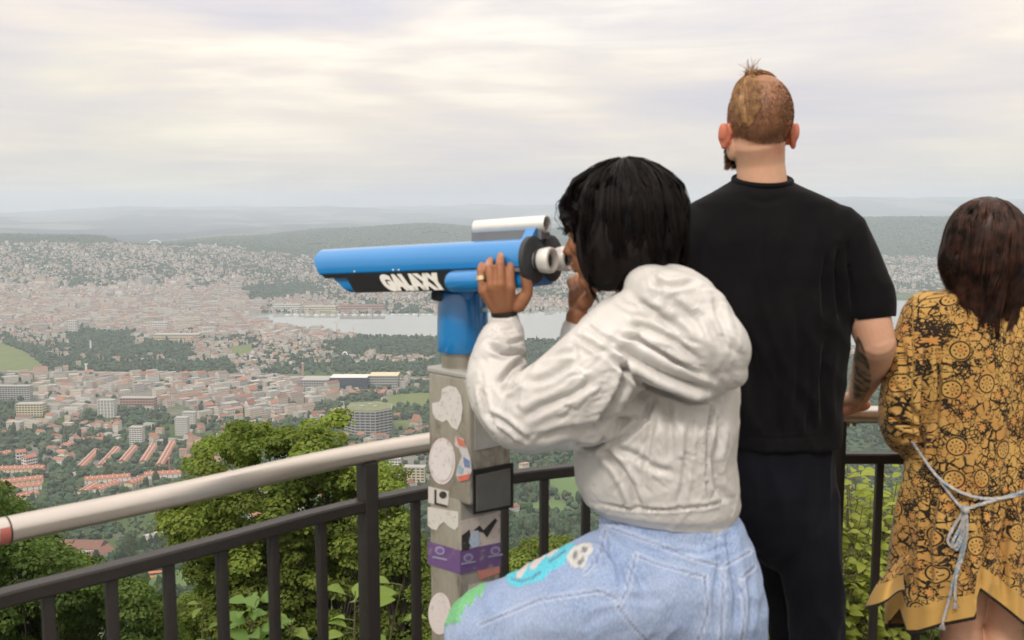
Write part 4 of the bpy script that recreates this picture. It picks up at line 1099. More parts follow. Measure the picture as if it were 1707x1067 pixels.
# seam and red mark near the left end of the handrail
p, t = path_at(12, RZ); mb = MB(); mb.tube([p-org-t*.0015, p-org+t*.0015], .0262, 24); mb.build('joint_ring', m_iron, rail)
m_redm = simple('red_paint', (.42,.12,.10), .6)
p2, t2 = path_at(1, RZ); mb = MB(); s2 = Vector((-t2.y, t2.x, 0)); v = []
for r_ in (.0256, .0262):
    for a_ in (-.010, .009):
        for k in range(7):
            an = R(-215+k*13); v.append(p2-org+t2*a_+(s2*math.cos(an)+Vector((0,0,math.sin(an))))*r_*(-1 if s2.y < 0 else 1) if False else p2-org+t2*a_+(-s2 if s2.y > 0 else s2)*math.cos(R(-50+k*13))*r_+Vector((0,0,math.sin(R(-50+k*13))))*r_)
f = []
for k in range(6): f += [(14+k, 14+k+1, 21+k+1, 21+k), (k, 7+k, 7+k+1, k+1)]
mb.add(v, f); mb.build('red_mark', m_redm, rail)
# terrace slab
edge = [Vector((p.x, p.y, 0)) for p in path[::6]]
mb = MB(); out = [Vector((e.x*1.0+0, e.y+.12, 0)) for e in edge]
poly = out+[Vector((5, -5, 0)), Vector((-5, -5, 0))]
mb.prism(poly, (0, 0, -.35)); o = mb.build('terrace', m_slab); tag(o, kind='structure')
# ================================================================== COIN TELESCOPE
m_blue = simple('blue_painted_metal', (.012,.21,.54), .3, spec=.6, var=.06, scale=8, bump=.02, bscale=400, coat=.8)
m_black = simple('black_panel', (.008,.008,.009), .4, var=.2, scale=30)
m_cap = simple('dark_rubber', (.03,.032,.036), .55, var=.2, scale=30)
m_chrome = simple('satin_eyepiece_metal', (.74,.72,.68), .38, metal=.3, var=.08, scale=30)
m_steelp, nt, b = material('worn_steel_post'); tc = N(nt, 'ShaderNodeTexCoord')
f = NOISE(nt, MAPV(nt, tc.outputs['Object'], (9, 9, 4)), 1.6, 7, .68, .6); g_ = NOISE(nt, MAPV(nt, tc.outputs['Object'], (60, 60, 7)), 1.0, 4, .6)
c = MIX(nt, RAMP(nt, f, [(.36, 1.0), (.47, .25), (.62, 0.0)]), (.42,.385,.32), (.20,.17,.13)); c = MIX(nt, RAMP(nt, g_, [(.55, 0.0), (.72, .35)]), c, (.55,.53,.48))
L(nt, c, b.inputs['Base Color']); b.inputs['Metallic'].default_value = .4; L(nt, M(nt, 'MULTIPLY_ADD', f, -.35, .60), b.inputs['Roughness'])
bn = N(nt, 'ShaderNodeBump', inp={'Strength': .2, 'Distance': .003}); L(nt, f, bn.inputs['Height']); L(nt, bn.outputs[0], b.inputs['Normal'])
m_steelc = simple('satin_steel_column', (.46,.42,.36), .35, metal=.7, var=.2, scale=20)
m_pale = simple('pale_worn_metal', (.46,.45,.42), .5, metal=.3, var=.2, scale=25)
m_grey = simple('grey_trim', (.20,.20,.20), .45, metal=.3, var=.15, scale=20)
m_text = simple('white_lettering', (.74,.72,.66), .6, var=.06, scale=60)
m_glassd = simple('dark_lens', (.006,.006,.008), .08, var=.1)
Rc = P(902, 432, 1.99); Fc = P(566, 446, 2.26)
ax = (Fc-Rc); LN = ax.length; ax.normalize()
sd_ = Vector((-ax.y, ax.x, 0)).normalized()          # towards the far side / left
if sd_.y > 0: sd_ = -sd_                              # near side faces the camera
upv = sd_.cross(ax); upv = upv if upv.z > 0 else -upv
upv.normalize()
def T(a, s, u): return Rc + ax*a + sd_*s + upv*u
base = Vector((P(772, 600, 2.13).x, 2.13, 0))
scope = empty('telescope', base); tag(scope, 'blue coin operated viewing telescope with white lettering on a sticker covered steel post', 'telescope')
def tb(mb, name, mat, smooth=True, angle=35, parent=None):
    mb.v = [tuple(Vector(p)-base) for p in mb.v]; return mb.build(name, mat, parent or scope, smooth, angle)
def sect(w, top, bot, rt, rb, n=7):
    """rounded cross-section, list of (s,u)"""
    pts = []
    for cx_, cy_, r_, a0 in ((w-rt, top-rt, rt, 0), (-w+rt, top-rt, rt, 90), (-w+rb, bot+rb, rb, 180), (w-rb, bot+rb, rb, 270)):
        for k in range(n+1):
            a = R(a0+90*k/n); pts.append((cx_+r_*math.cos(a), cy_+r_*math.sin(a)))
    return pts
def hull(mb, sec, stations):
    v = []; n_ = len(sec)
    for a, sc_, sh in stations:
        for s_, u_ in sec: v.append(T(a - sh*max(0.0, (.02-u_)), s_*sc_, u_*sc_ if sc_ < 1 else u_))
    f = [tuple(range(n_)), tuple(range((len(stations)-1)*n_, len(stations)*n_))[::-1]]
    for i in range(len(stations)-1):
        for k in range(n_): f.append((i*n_+k, i*n_+(k+1) % n_, (i+1)*n_+(k+1) % n_, (i+1)*n_+k))
    mb.add(v, f)
# upper shell: two barrels under one rounded hood
mb = MB(); up_sec = sect(.074, .043, -.014, .040, .006)
hull(mb, up_sec, [(0, 1, 0), (LN*.5, 1, 0), (LN*.97, 1, .25), (LN+.012, 1, .5)])
hood_o = tb(mb, 'hood', m_blue)
# lower hull, cut back at the front
mb = MB(); lo_sec = sect(.068, -.012, -.054, .004, .014)
hull(mb, lo_sec, [(0.01, 1, 0), (LN*.5, 1, 0), (LN+.008, 1, 1.15)])
tb(mb, 'lower_hull', m_blue)
# front lens openings
for s_ in (-.036, .036):
    mb = MB(); mb.cyl(T(LN+.010, s_, .012), T(LN+.0135, s_, .012), .026, n=28); tb(mb, 'lens', m_glassd)
# black side panels, each side
for sg in (1, -1):
    mb = MB(); y0 = .0745*sg; t_ = .004*sg
    def q(a, u): return T(a, y0-t_, u)
    outl = [(LN*.975,-.0125),(LN*.955,-.021),(LN*.84,-.021),(LN*.80,-.054),(.12,-.054),(.10,-.030),(.085,-.0125)]
    pts = [q(a, u) for a, u in outl]
    mb.prism(pts, sd_*(t_*1.5)); tb(mb, 'side_panel', m_black, False)
mb = MB(); mb.prism([T(.0, .070, -.0135), T(.16, .070, -.0135), T(.16, .070, -.020), T(0, .070, -.020)], sd_*.0078); tb(mb, 'trim_strip', m_grey, False)
for a_ in (.30, .315, .42):
    mb = MB(); mb.sphere(T(a_, .0745, -.0085), .0022, n=8, k=6); tb(mb, 'rivet', m_chrome)
# lettering on the near panel: cut letters, bold and leaning back
cu = bpy.data.curves.new('lettering', 'FONT'); cu.body = 'GALAXY'; cu.size = .047; cu.extrude = .0012; cu.offset = .0040; cu.shear = 0; cu.space_character = 1.02
cu.align_x = 'CENTER'; cu.align_y = 'CENTER'
tmp = bpy.data.objects.new('tmp', cu); COL.objects.link(tmp); dg = bpy.context.evaluated_depsgraph_get(); dg.update()
lm = bpy.data.meshes.new_from_object(tmp.evaluated_get(dg)); bpy.data.objects.remove(tmp); lm.name = 'lettering'
xs = [v.co.x for v in lm.vertices]; ys = [v.co.y for v in lm.vertices]; x0, x1, y0, y1 = min(xs), max(xs), min(ys), max(ys)
# photograph: letters from px 628 to 745
def axis_at(px, s_, u_):
    lo, hi = 0, LN
    for _ in range(40):
        m_ = (lo+hi)/2; p = T(m_, s_, u_); lo, hi = (m_, hi) if to_px(p.x, p.y, p.z)[0] > px else (lo, m_)
    return lo
aL, aR = axis_at(627, .08, -.035), axis_at(747, .08, -.035)
for v in lm.vertices:
    tx_ = (v.co.x-x0)/(x1-x0); ty_ = (v.co.y-y0)/(y1-y0)
    p = T(aL+(aR-aL)*(tx_*.84+.16*(1-ty_)), .0768+v.co.z, -.0525+.036*ty_) - base; v.co = p
lm.materials.clear(); lm.materials.append(m_text); link('lettering', lm, scope)
# grip lugs on both sides of the rear
for sg in (1, -1):
    mb = MB(); a0, a1 = .040, .172; c0 = .068*sg
    prof = [(a0,.014),(a0+.004,.019),(a0+.012,.0215),(a1-.012,.0215),(a1-.004,.019),(a1,.014)]
    mb.tube([T(a_, c0+.012*sg, -.036) for a_, _ in prof], [r_ for _, r_ in prof], 28); tb(mb, 'grip', m_blue)
# rear flanges, eyepieces
for s_ in (-.036, .036):
    mb = MB(); mb.tube([T(.004, s_, .0), T(-.006, s_, .0), T(-.010, s_, .0)], [.047, .047, .041], 36); fl = tb(mb, 'flange', m_cap)
    mb = MB(); pr = [(-.006,.020),(-.014,.020),(-.014,.017),(-.019,.017),(-.020,.0235),(-.036,.0260),(-.044,.0250),(-.046,.0215),(-.042,.0145),(-.034,.0135)]
    mb.lathe(T(0, s_*.93, -.002), ax, pr); ey = tb(mb, 'eyepiece', m_chrome, parent=scope)
    mb = MB(); mb.lathe(T(0, s_*.93, -.002), ax, [(-.0125,.0225),(-.0195,.0225),(-.0195,.0165),(-.0125,.0165),(-.0125,.0225)]); tb(mb, 'grip_ring', m_cap)
    mb = MB(); mb.cyl(T(-.0355, s_*.93, -.002), T(-.030, s_*.93, -.002), .0138, n=24); tb(mb, 'eye_lens', m_glassd)
# rear bracket and sighting tube
mb = MB(); mb.prism([T(-.004, -.034, .005), T(-.004, .034, .005), T(-.004, .050, .036), T(-.004, .022, .062), T(-.004, -.022, .062), T(-.004, -.050, .036)], ax*.022); tb(mb, 'bracket', m_blue, False)
mb = MB(); mb.prism([T(-.004, -.052, -.048), T(-.004, .052, -.048), T(-.004, .052, .002), T(-.004, -.052, .002)], ax*.012); tb(mb, 'rear_plate', m_blue, False)
mb = MB(); mb.prism([T(-.012, -.014, .040), T(-.012, .016, .040), T(-.012, .014, .064), T(-.012, -.014, .064)], ax*.165); tb(mb, 'sight_base', m_grey, False)
mb = MB(); pr = [(.150,.0005),(.150,.0165),(-.014,.0175),(-.018,.0165),(-.018,.0140),(.004,.0132)]
mb.lathe(T(0, 0, .069), ax, pr); tb(mb, 'sight_tube', m_chrome)
mb = MB(); mb.cyl(T(-.003, 0, .069), T(.001, 0, .069), .0127, n=20); tb(mb, 'sight_lens', m_glassd)
# knob below, yoke, neck, column
kc = P(735, 489, 2.12); mb = MB(); mb.tube([kc+Vector((0,0,.02)), kc, kc-Vector((0,0,.012)), kc-Vector((0,0,.016))], [.012, .021, .021, .014], 20); tb(mb, 'focus_knob', m_cap)
nc = Vector((base.x, 2.13, 0)); zt = P(772, 484, 2.13).z; zb = P(772, 585, 2.13).z
mb = MB(); mb.tube([nc+Vector((0,0,z_)) for z_ in (zb, zb+.004, zb+.03, zt-.03, zt-.004, zt+.006)], [.054, .0565, .0565, .054, .050, .040], 40); tb(mb, 'neck', m_blue)
yr = Matrix((ax, sd_, upv)).transposed()
mb = MB(); mb.box(tuple(nc+Vector((0,0,zt+.004))), (.085, .085, .05), yr, bev=.012); tb(mb, 'yoke', m_blue)
mb = MB()
for yy in (516, 547):
    c = P(805, yy, 2.10); d = (c-Vector((nc.x, nc.y, c.z))).normalized(); c = Vector((nc.x, nc.y, c.z))+d*.0565; mb.cyl(c-d*.002, c+d*.003, .005, n=12); tb(mb, 'screw', m_chrome); mb = MB()
zc0 = P(772, 640, 2.13).z
mb = MB(); mb.cyl(nc+Vector((0,0,zc0)), nc+Vector((0,0,zb+.002)), .047, n=40); tb(mb, 'column', m_steelc)
# square post with a coin box on top of it
e1 = Vector((-.70, .714, 0)).normalized(); e2 = Vector((.714, .70, 0)).normalized()
Cl = P(767, 930, 2.06); Cl.z = 0; Cu = Cl - e1*.030
def quadprism(c, l1, l2, z0, z1, mb, bev=.004):
    ctr = c + e1*(l1/2) + e2*(l2/2); mb.box((ctr.x, ctr.y, (z0+z1)/2), (l1, l2, z1-z0), Matrix((e1, e2, Vector((0,0,1)))).transposed(), bev=bev)
zu1 = P(770, 622, 2.1).z; zu0 = P(788, 842, 2.05).z
mb = MB(); quadprism(Cl, .100, .118, 0.0, zu0+.01, mb); tb(mb, 'post', m_steelp)
mb = MB(); quadprism(Cu, .133, .124, zu0, zu1, mb, .008); tb(mb, 'coin_box', m_steelp)
mb = MB(); quadprism(Cu-e1*.002-e2*.002, .137, .128, zu1-.004, zu1+.010, mb, .004); tb(mb, 'lid', m_pale)
def onface(px, py, c, n, lift):
    dx = (px-853.5)/FPX; dz = -(py-533.5)/FPX
    v = Vector((dx, CP+dz*SP, -SP+dz*CP)); o_ = Vector((0, 0, CAM_Z)); t = (c+n*lift-o_).dot(n)/v.dot(n); return o_+v*t
nL = -e2; nR = -e1              # outward normals: left face, right face
def plate(name, pix, c, n, lift, th, mat):
    mb = MB(); pts = [onface(a, b_, c, n, lift) for a, b_ in pix]; mb.prism(pts, -n*th); return tb(mb, name, mat, False)
plate('upper_panel', [(792,640),(857,628),(857,738),(792,751)], Cu, nR, .0022, .002, m_pale)
plate('frame', [(790,784),(856,771),(856,846),(790,858)], Cu, nR, .003, .003, m_black)
plate('coin_slot_cover', [(795,793),(851,781),(851,842),(795,853)], Cu, nR, .006, .003, simple('dark_grey_plastic', (.10,.096,.088), .5, var=.3, scale=40))
# stickers
def sticker_mat(col, var):
    m, nt, b = material('sticker_paper'); tc = N(nt, 'ShaderNodeTexCoord'); f = NOISE(nt, tc.outputs['Object'], 38, 6, .68, .4); g_ = NOISE(nt, tc.outputs['Object'], 110, 4, .6)
    c = MIX(nt, RAMP(nt, f, [(.33, .7), (.43, 0.08), (.75, 0.0)]), col, (.33,.29,.24)); c = MIX(nt, RAMP(nt, g_, [(.30, .5), (.42, 0.0)]), c, (.16,.13,.11)); L(nt, c, b.inputs['Base Color']); b.inputs['Roughness'].default_value = .55; return m
def stk(name, pix, side, lift, col, upper=True, lab=None, var=.06):
    c, n = (Cu if upper else Cl), (nL if side == 'L' else nR)
    o = plate(name, pix, c, n, lift, .0008, sticker_mat(col, var)); 
    if lab: o['label'] = lab
    return o
def oval(cx_, cy_, rx, ry, n=28, wob=0, sk=0): return [(cx_+rx*math.cos(t)*(1+wob*math.sin(3*t+1)), cy_+ry*math.sin(t)*(1+wob*math.cos(2*t))+sk*rx*math.cos(t)) for t in np.linspace(0, 2*math.pi, n, endpoint=False)]
stk('sticker', [(736,649),(748,643),(760,646),(768,660),(771,680),(769,700),(762,717),(753,712),(745,700),(738,704),(726,698),(721,688),(720,672),(732,670),(736,662)], 'L', .0015, (.66,.63,.60), lab='torn white round sticker at the top')
stk('sticker', oval(737,769,22,39), 'L', .0015, (.68,.60,.59), lab='white oval sticker with a pink edge')
stk('sticker_print', oval(737,769,18,33), 'L', .0028, (.70,.66,.65), var=.15)
stk('sticker', [(759,727),(772,732),(778,745),(784,765),(786,785),(781,800),(766,803),(760,792),(764,775),(770,760),(765,748),(758,742)], 'L', .0015, (.55,.52,.52), lab='small red and blue illustrated sticker', var=.4)
stk('sticker_print', [(760,728),(774,735),(776,746),(764,742)], 'L', .0028, (.6,.16,.10)); stk('sticker_print', [(762,794),(784,790),(781,799),(767,803)], 'L', .0028, (.62,.13,.09))
stk('sticker_print', [(772,762),(782,768),(783,780),(774,778)], 'L', .0028, (.12,.2,.42)); stk('sticker_print', [(764,776),(772,780),(770,790),(763,788)], 'L', .0028, (.25,.42,.52))
stk('sticker', [(714,811),(748,819),(747,846),(714,838)], 'L', .0015, (.60,.57,.52), lab='white sticker with black drawing')
stk('sticker_print', [(724,816),(727,817),(727,838),(746,843),(746,846),(724,841)], 'L', .0028, (.01,.01,.01)); stk('sticker_print', oval(738,825,6,6), 'L', .0028, (.015,.015,.015))
stk('sticker', [(713,845),(764,853),(764,878),(758,884),(748,878),(740,870),(732,876),(728,884),(720,882),(713,876)], 'L', .0015, (.62,.59,.55), False, 'torn white paper patch')
stk('sticker', [(768,868),(834,852),(834,906),(768,920)], 'R', .0015, (.58,.50,.44), False, 'picture sticker in black and pale blue', var=.1)
stk('sticker_print', [(770,893),(783,883),(786,905),(781,917),(770,919)], 'R', .0028, (.012,.01,.01), False); stk('sticker_print', [(790,884),(800,876),(806,884),(826,864),(829,868),(818,886),(812,896),(806,888),(798,886)], 'R', .0028, (.012,.01,.01), False)
stk('sticker_print', [(786,888),(797,884),(800,908),(788,914),(782,905)], 'R', .0034, (.45,.55,.66), False)
stk('sticker', [(713,902),(767,918),(767,957),(713,940)], 'L', .0022, (.13,.065,.21), False, 'purple band with faint pale writing, left face', var=.15)
stk('sticker', [(767.5,918),(835,904),(835,943),(767.5,957)], 'R', .0022, (.13,.065,.21), False, 'purple band with faint pale writing, right face', var=.15)
for cx_, cy_, sd2 in ((733,918,'L'),(781,930,'R'),(826,918,'R')):
    stk('sticker_print', oval(cx_, cy_, 8, 7, sk=.15 if sd2 == 'L' else -.15), sd2, .0034, (.30,.28,.42), False); stk('sticker_print', oval(cx_, cy_, 5, 4), sd2, .0042, (.17,.09,.27), False)
    stk('sticker_print', [(cx_-12,cy_+9),(cx_+12,cy_+(14 if sd2 == 'L' else 5)),(cx_+12,cy_+(17 if sd2 == 'L' else 8)),(cx_-12,cy_+12)], sd2, .0036, (.30,.28,.42), False)
stk('sticker', [(795,950),(833,940),(833,955),(800,967)], 'R', .0015, (.62,.22,.18), False, 'red and pink strip sticker')
stk('sticker', [(782,975),(805,970),(800,985),(780,1000)], 'R', .0015, (.6,.5,.46), False)
stk('sticker', oval(733,1023,19,35), 'L', .0015, (.68,.62,.60), False, 'plain pale oval sticker near the bottom')
# step plate for the foot
mb = MB(); mb.box((base.x+.10, base.y-.16, .20), (.34, .22, .03), Matrix.Rotation(.2, 3, 'Z'), bev=.006); mb.box((base.x+.05, base.y-.04, .1), (.1, .08, .2)); tb(mb, 'step', m_steelp)
# ================================================================== FIGURE TOOLS
def loft(mb, rings, n=40):
    """rings: (centre, rx, ry, yaw, tilt_x, tilt_y, power)"""
    v = []
    for rg_ in rings:
        c, rx, ry = Vector(rg_[0]), rg_[1], rg_[2]; yaw = rg_[3] if len(rg_) > 3 else 0; tx_ = rg_[4] if len(rg_) > 4 else 0; ty_ = rg_[5] if len(rg_) > 5 else 0
        pw = rg_[6] if len(rg_) > 6 else 2.3
        Mt = Matrix.Rotation(ty_, 3, 'Y') @ Matrix.Rotation(tx_, 3, 'X') @ Matrix.Rotation(yaw, 3, 'Z')
        for k in range(n):
            a = 2*math.pi*k/n; ca, sa = math.cos(a), math.sin(a)
            v.append(c + Mt @ Vector((rx*math.copysign(abs(ca)**(2/pw), ca), ry*math.copysign(abs(sa)**(2/pw), sa), 0)))
    f = [tuple(range(n-1, -1, -1)), tuple(range((len(rings)-1)*n, len(rings)*n))]
    for i in range(len(rings)-1):
        for k in range(n): f.append((i*n+k, i*n+(k+1) % n, (i+1)*n+(k+1) % n, (i+1)*n+k))
    mb.add(v, f)
def limb(mb, pts, rads, n=20, sub=5, flat=None):
    """smooth tapered limb through joints with rounded ends"""
    pts = [Vector(p) for p in pts]; sp = smooth_path(pts, sub); rr = []
    for i in range(len(pts)-1):
        for k in range(sub): rr.append(rads[i]+(rads[i+1]-rads[i])*(k/sub))
    rr.append(rads[-1])
    d0 = (sp[1]-sp[0]).normalized(); d1 = (sp[-1]-sp[-2]).normalized(); P0, R0 = [], []; P1, R1 = [], []
    for a in (80, 55, 30): P0.append(sp[0]-d0*rr[0]*math.sin(R(a))); R0.append(rr[0]*math.cos(R(a)))
    for a in (30, 55, 80): P1.append(sp[-1]+d1*rr[-1]*math.sin(R(a))); R1.append(rr[-1]*math.cos(R(a)))
    mb.tube(P0+sp+P1, R0+rr+R1, n)
def remesh(mb, voxel, smooth=4, fac=.5):
    me = bpy.data.meshes.new('tmp'); me.from_pydata([tuple(p) for p in mb.v], [], mb.f)
    bm = bmesh.new(); bm.from_mesh(me); bmesh.ops.recalc_face_normals(bm, faces=bm.faces); bm.to_mesh(me); bm.free()
    o = bpy.data.objects.new('tmp', me); COL.objects.link(o)
    r_ = o.modifiers.new('r', 'REMESH'); r_.mode = 'VOXEL'; r_.voxel_size = voxel; r_.adaptivity = 0
    if smooth: s_ = o.modifiers.new('s', 'SMOOTH'); s_.iterations = smooth; s_.factor = fac
    dg = bpy.context.evaluated_depsgraph_get(); dg.update(); out = bpy.data.meshes.new_from_object(o.evaluated_get(dg))
    bpy.data.objects.remove(o); bpy.data.meshes.remove(me); out.materials.clear(); return out
def getV(me):
    V = np.empty(len(me.vertices)*3, np.float32); me.vertices.foreach_get('co', V); V = V.reshape(-1, 3).astype(float)
    Nn = np.empty(len(me.vertices)*3, np.float32); me.vertex_normals.foreach_get('vector', Nn); return V, Nn.reshape(-1, 3).astype(float)
def setV(me, V): me.vertices.foreach_set('co', V.astype(np.float32).ravel()); me.update()
def segdist(px, py, poly):
    best = np.full(px.shape, 1e9); T_ = np.zeros(px.shape); side = np.zeros(px.shape); n_ = len(poly)-1
    for i in range(n_):
        x1, y1 = poly[i][:2]; x2, y2 = poly[i+1][:2]; dx, dy = x2-x1, y2-y1; l2 = dx*dx+dy*dy
        t = np.clip(((px-x1)*dx+(py-y1)*dy)/l2, 0, 1); d = np.hypot(px-x1-t*dx, py-y1-t*dy)
        m = d < best; best = np.where(m, d, best); T_ = np.where(m, (i+t)/n_, T_); side = np.where(m, np.sign((px-x1)*dy-(py-y1)*dx), side)
    return best, T_, side
FOLDK = 1.3
def fold(V, Nn, strokes):
    """press folds into the cloth that faces the terrace: polyline, width, depth (m), ridge"""
    px, py = to_px(V[:, 0], V[:, 1], V[:, 2]); face = np.clip(-Nn[:, 1]*1.6+.15, 0, 1); D = np.zeros(len(V))
    for s_ in strokes:
        poly, w, dep = s_[0], s_[1], s_[2]; rdg = s_[3] if len(s_) > 3 else .45
        xs = [q[0] for q in poly]; ys = [q[1] for q in poly]; m = (px > min(xs)-4*w) & (px < max(xs)+4*w) & (py > min(ys)-4*w) & (py < max(ys)+4*w)
        if not m.any(): continue
        d, t, sd = segdist(px[m], py[m], poly); tap = np.clip(np.sin(np.clip(t, 0.02, .98)*math.pi)*1.8, .15, 1)
        D[m] += FOLDK*tap*(-dep*np.exp(-(d/w)**2) + rdg*dep*np.exp(-((d-1.9*w)/(w*1.1))**2))
    return V + Nn*(D*face)[:, None]
def fbm(V, sc, seed=0., oct=3):
    out = np.zeros(len(V)); a = 1.0
    sx, sy, sz = (sc if hasattr(sc, '__len__') else (sc, sc, sc))
    P_ = V*np.array([sx, sy, sz])+seed
    for o_ in range(oct):
        f = 2**o_
        out += a*np.fromiter((mnoise.noise((p[0]*f, p[1]*f, p[2]*f)) for p in P_.tolist()), float, len(V)); a *= .5
    return out
def ridged(V, sc, seed=0.):
    sx, sy, sz = (sc if hasattr(sc, '__len__') else (sc, sc, sc)); P_ = V*np.array([sx, sy, sz])+seed
    w = np.fromiter((mnoise.noise((p[0]*.6+9, p[1]*.6, p[2]*.6)) for p in P_.tolist()), float, len(V))[:, None]
    P_ = P_+w*1.3
    r_ = np.fromiter((mnoise.noise((p[0], p[1], p[2])) for p in P_.tolist()), float, len(V)); return 1-np.abs(r_)*2.4
def finish(me, mat, col=None, cloth=None):
    me.materials.clear(); me.materials.append(mat); me.polygons.foreach_set('use_smooth', [True]*len(me.polygons))
    if col is not None:
        a = me.color_attributes.new('tint', 'FLOAT_COLOR', 'POINT'); c = np.ones((len(me.vertices), 4), np.float32); c[:, :3] = col; a.data.foreach_set('color', c.ravel())
    if cloth is not None:
        a = me.attributes.new('cloth', 'FLOAT_VECTOR', 'POINT'); a.data.foreach_set('vector', np.asarray(cloth, np.float32).ravel())
    me.update(); return me
def local(me, org):
    V, _ = getV(me); setV(me, V-np.array(org)); return me

def skin_mat(name, rough=.5, sss=.12):
    m, nt, b = material(name); at = N(nt, 'ShaderNodeAttribute', attribute_name='tint'); tc = N(nt, 'ShaderNodeTexCoord')
    f = NOISE(nt, tc.outputs['Object'], 45, 4, .6); g_ = NOISE(nt, tc.outputs['Object'], 9, 3, .6)
    c = MIX(nt, RAMP(nt, f, [(.35, 0.0), (.7, .22)]), at.outputs['Color'], MIX(nt, 1.0, at.outputs['Color'], (.72,.62,.58), 'MULTIPLY'))
    c = MIX(nt, RAMP(nt, g_, [(.4, 0.0), (.7, .25)]), c, MIX(nt, 1.0, c, (1.12,.9,.85), 'MULTIPLY'))
    L(nt, c, b.inputs['Base Color']); b.inputs['Roughness'].default_value = rough; b.inputs['Specular IOR Level'].default_value = .35
    b.inputs['Subsurface Weight'].default_value = sss; b.inputs['Subsurface Radius'].default_value = (1, .35, .2); b.inputs['Subsurface Scale'].default_value = .006
    h = NOISE(nt, tc.outputs['Object'], 260, 3); bn = N(nt, 'ShaderNodeBump', inp={'Strength': .12, 'Distance': .002}); L(nt, h, bn.inputs['Height']); L(nt, bn.outputs[0], b.inputs['Normal'])
    return m
m_skin = skin_mat('skin')
def strand_mesh(name, lines, r0, r1, mat, n=3, colours=None):
    V, F, C = [], [], []; off = 0
    for i, ln in enumerate(lines):
        ln = np.asarray(ln, float); k = len(ln); t = np.gradient(ln, axis=0); t /= np.linalg.norm(t, axis=1, keepdims=True)+1e-9
        a = np.cross(t, (0.31, .52, .79)); a /= np.linalg.norm(a, axis=1, keepdims=True)+1e-9; b_ = np.cross(t, a)
        rr = np.linspace(r0, r1, k)[:, None]
        rg_ = np.stack([ln + (a*math.cos(2*math.pi*q/n)+b_*math.sin(2*math.pi*q/n))*rr for q in range(n)], 1)
        V.append(rg_.reshape(-1, 3)); ii, jj = np.meshgrid(np.arange(k-1), np.arange(n), indexing='ij')
        F.append(np.stack([ii*n+jj, ii*n+(jj+1) % n, (ii+1)*n+(jj+1) % n, (ii+1)*n+jj], -1).reshape(-1, 4)+off); off += k*n
        if colours is not None: C.append(np.repeat(np.asarray(colours[i])[None], k*n, 0))
    return mesh_np(name, np.concatenate(V), np.concatenate(F), [mat], smooth=True, col=np.concatenate(C) if C else None)
def hair_mat(name, c1, c2, rough=.38, spec=.5, scale=30):
    m, nt, b = material(name); tc = N(nt, 'ShaderNodeTexCoord'); f = NOISE(nt, tc.outputs['Object'], scale, 4, .6)
    L(nt, MIX(nt, RAMP(nt, f, [(.35, 0.0), (.68, 1.0)]), c1, c2), b.inputs['Base Color']); b.inputs['Roughness'].default_value = rough; b.inputs['Specular IOR Level'].default_value = spec
    return m
def head(mb, c, yaw, pitch=0, s=1.0, nose=True, ears=True):
    """head of one surface: skull, jaw, brow, nose, lips, chin, ears; looks along +Y when yaw = 0 (yaw turns left)"""
    Mt = Matrix.Rotation(yaw, 3, 'Z') @ Matrix.Rotation(pitch, 3, 'X'); c = Vector(c)
    def q(x, y, z): return c + Mt @ Vector((x*s, y*s, z*s))
    mb.sphere(q(0, -.008, .020), (.076*s, .096*s, .098*s), Mt, 24, 16)
    mb.sphere(q(0, .022, -.035), (.064*s, .072*s, .082*s), Mt, 24, 14)
    mb.sphere(q(0, .055, -.092), (.036*s, .030*s, .026*s), Mt)                     # chin
    mb.sphere(q(0, .078, .020), (.052*s, .016*s, .013*s), Mt)                      # brow
    for sg in (-1, 1):
        mb.sphere(q(sg*.040, .062, -.022), (.026*s, .020*s, .022*s), Mt)           # cheek
        mb.sphere(q(sg*.031, .076, .001), (.0145*s, .0125*s, .0115*s), Mt)         # eye
        mb.sphere(q(sg*.011, .096, -.036), (.009*s, .010*s, .008*s), Mt)           # nostril wings
        mb.sphere(q(sg*.058, .010, -.062), (.014*s, .030*s, .030*s), Mt)           # jaw corner
        if ears:
            ca = Mt @ Matrix.Rotation(-sg*.45, 3, 'Z')
            mb.sphere(q(sg*.083, -.006, -.006), (.0065*s, .020*s, .033*s), ca); mb.sphere(q(sg*.088, -.017, .006), (.005*s, .011*s, .024*s), ca)
            mb.sphere(q(sg*.079, .003, -.033), (.006*s, .009*s, .011*s), ca)
    mb.tube([q(0, .082, .012), q(0, .098, -.016), q(0, .110, -.034), q(0, .092, -.043)], [.007*s, .010*s, .0125*s, .009*s], 12)   # nose
    mb.sphere(q(0, .091, -.060), (.023*s, .010*s, .006*s), Mt); mb.sphere(q(0, .089, -.070), (.020*s, .010*s, .007*s), Mt)         # lips
    return Mt
def paint_head(V, col, c, Mt, s, skin, lips, sclera=(.62,.60,.57), iris=(.03,.015,.01)):
    Lc = (V-np.array(c)) @ np.array(Mt)/s
    def ell(x, y, z, a, b_, c_): return ((Lc[:, 0]-x)/a)**2+((Lc[:, 1]-y)/b_)**2+((Lc[:, 2]-z)/c_)**2 < 1
    for sg in (-1, 1):
        col[ell(sg*.031, .089, .001, .011, .012, .006)] = sclera; col[ell(sg*.031, .091, .001, .0055, .012, .0055)] = iris
        col[ell(sg*.031, .092, .024, .020, .02, .0045)] = (.04,.025,.015)
    col[ell(0, .10, -.065, .022, .02, .011)] = lips
    return col
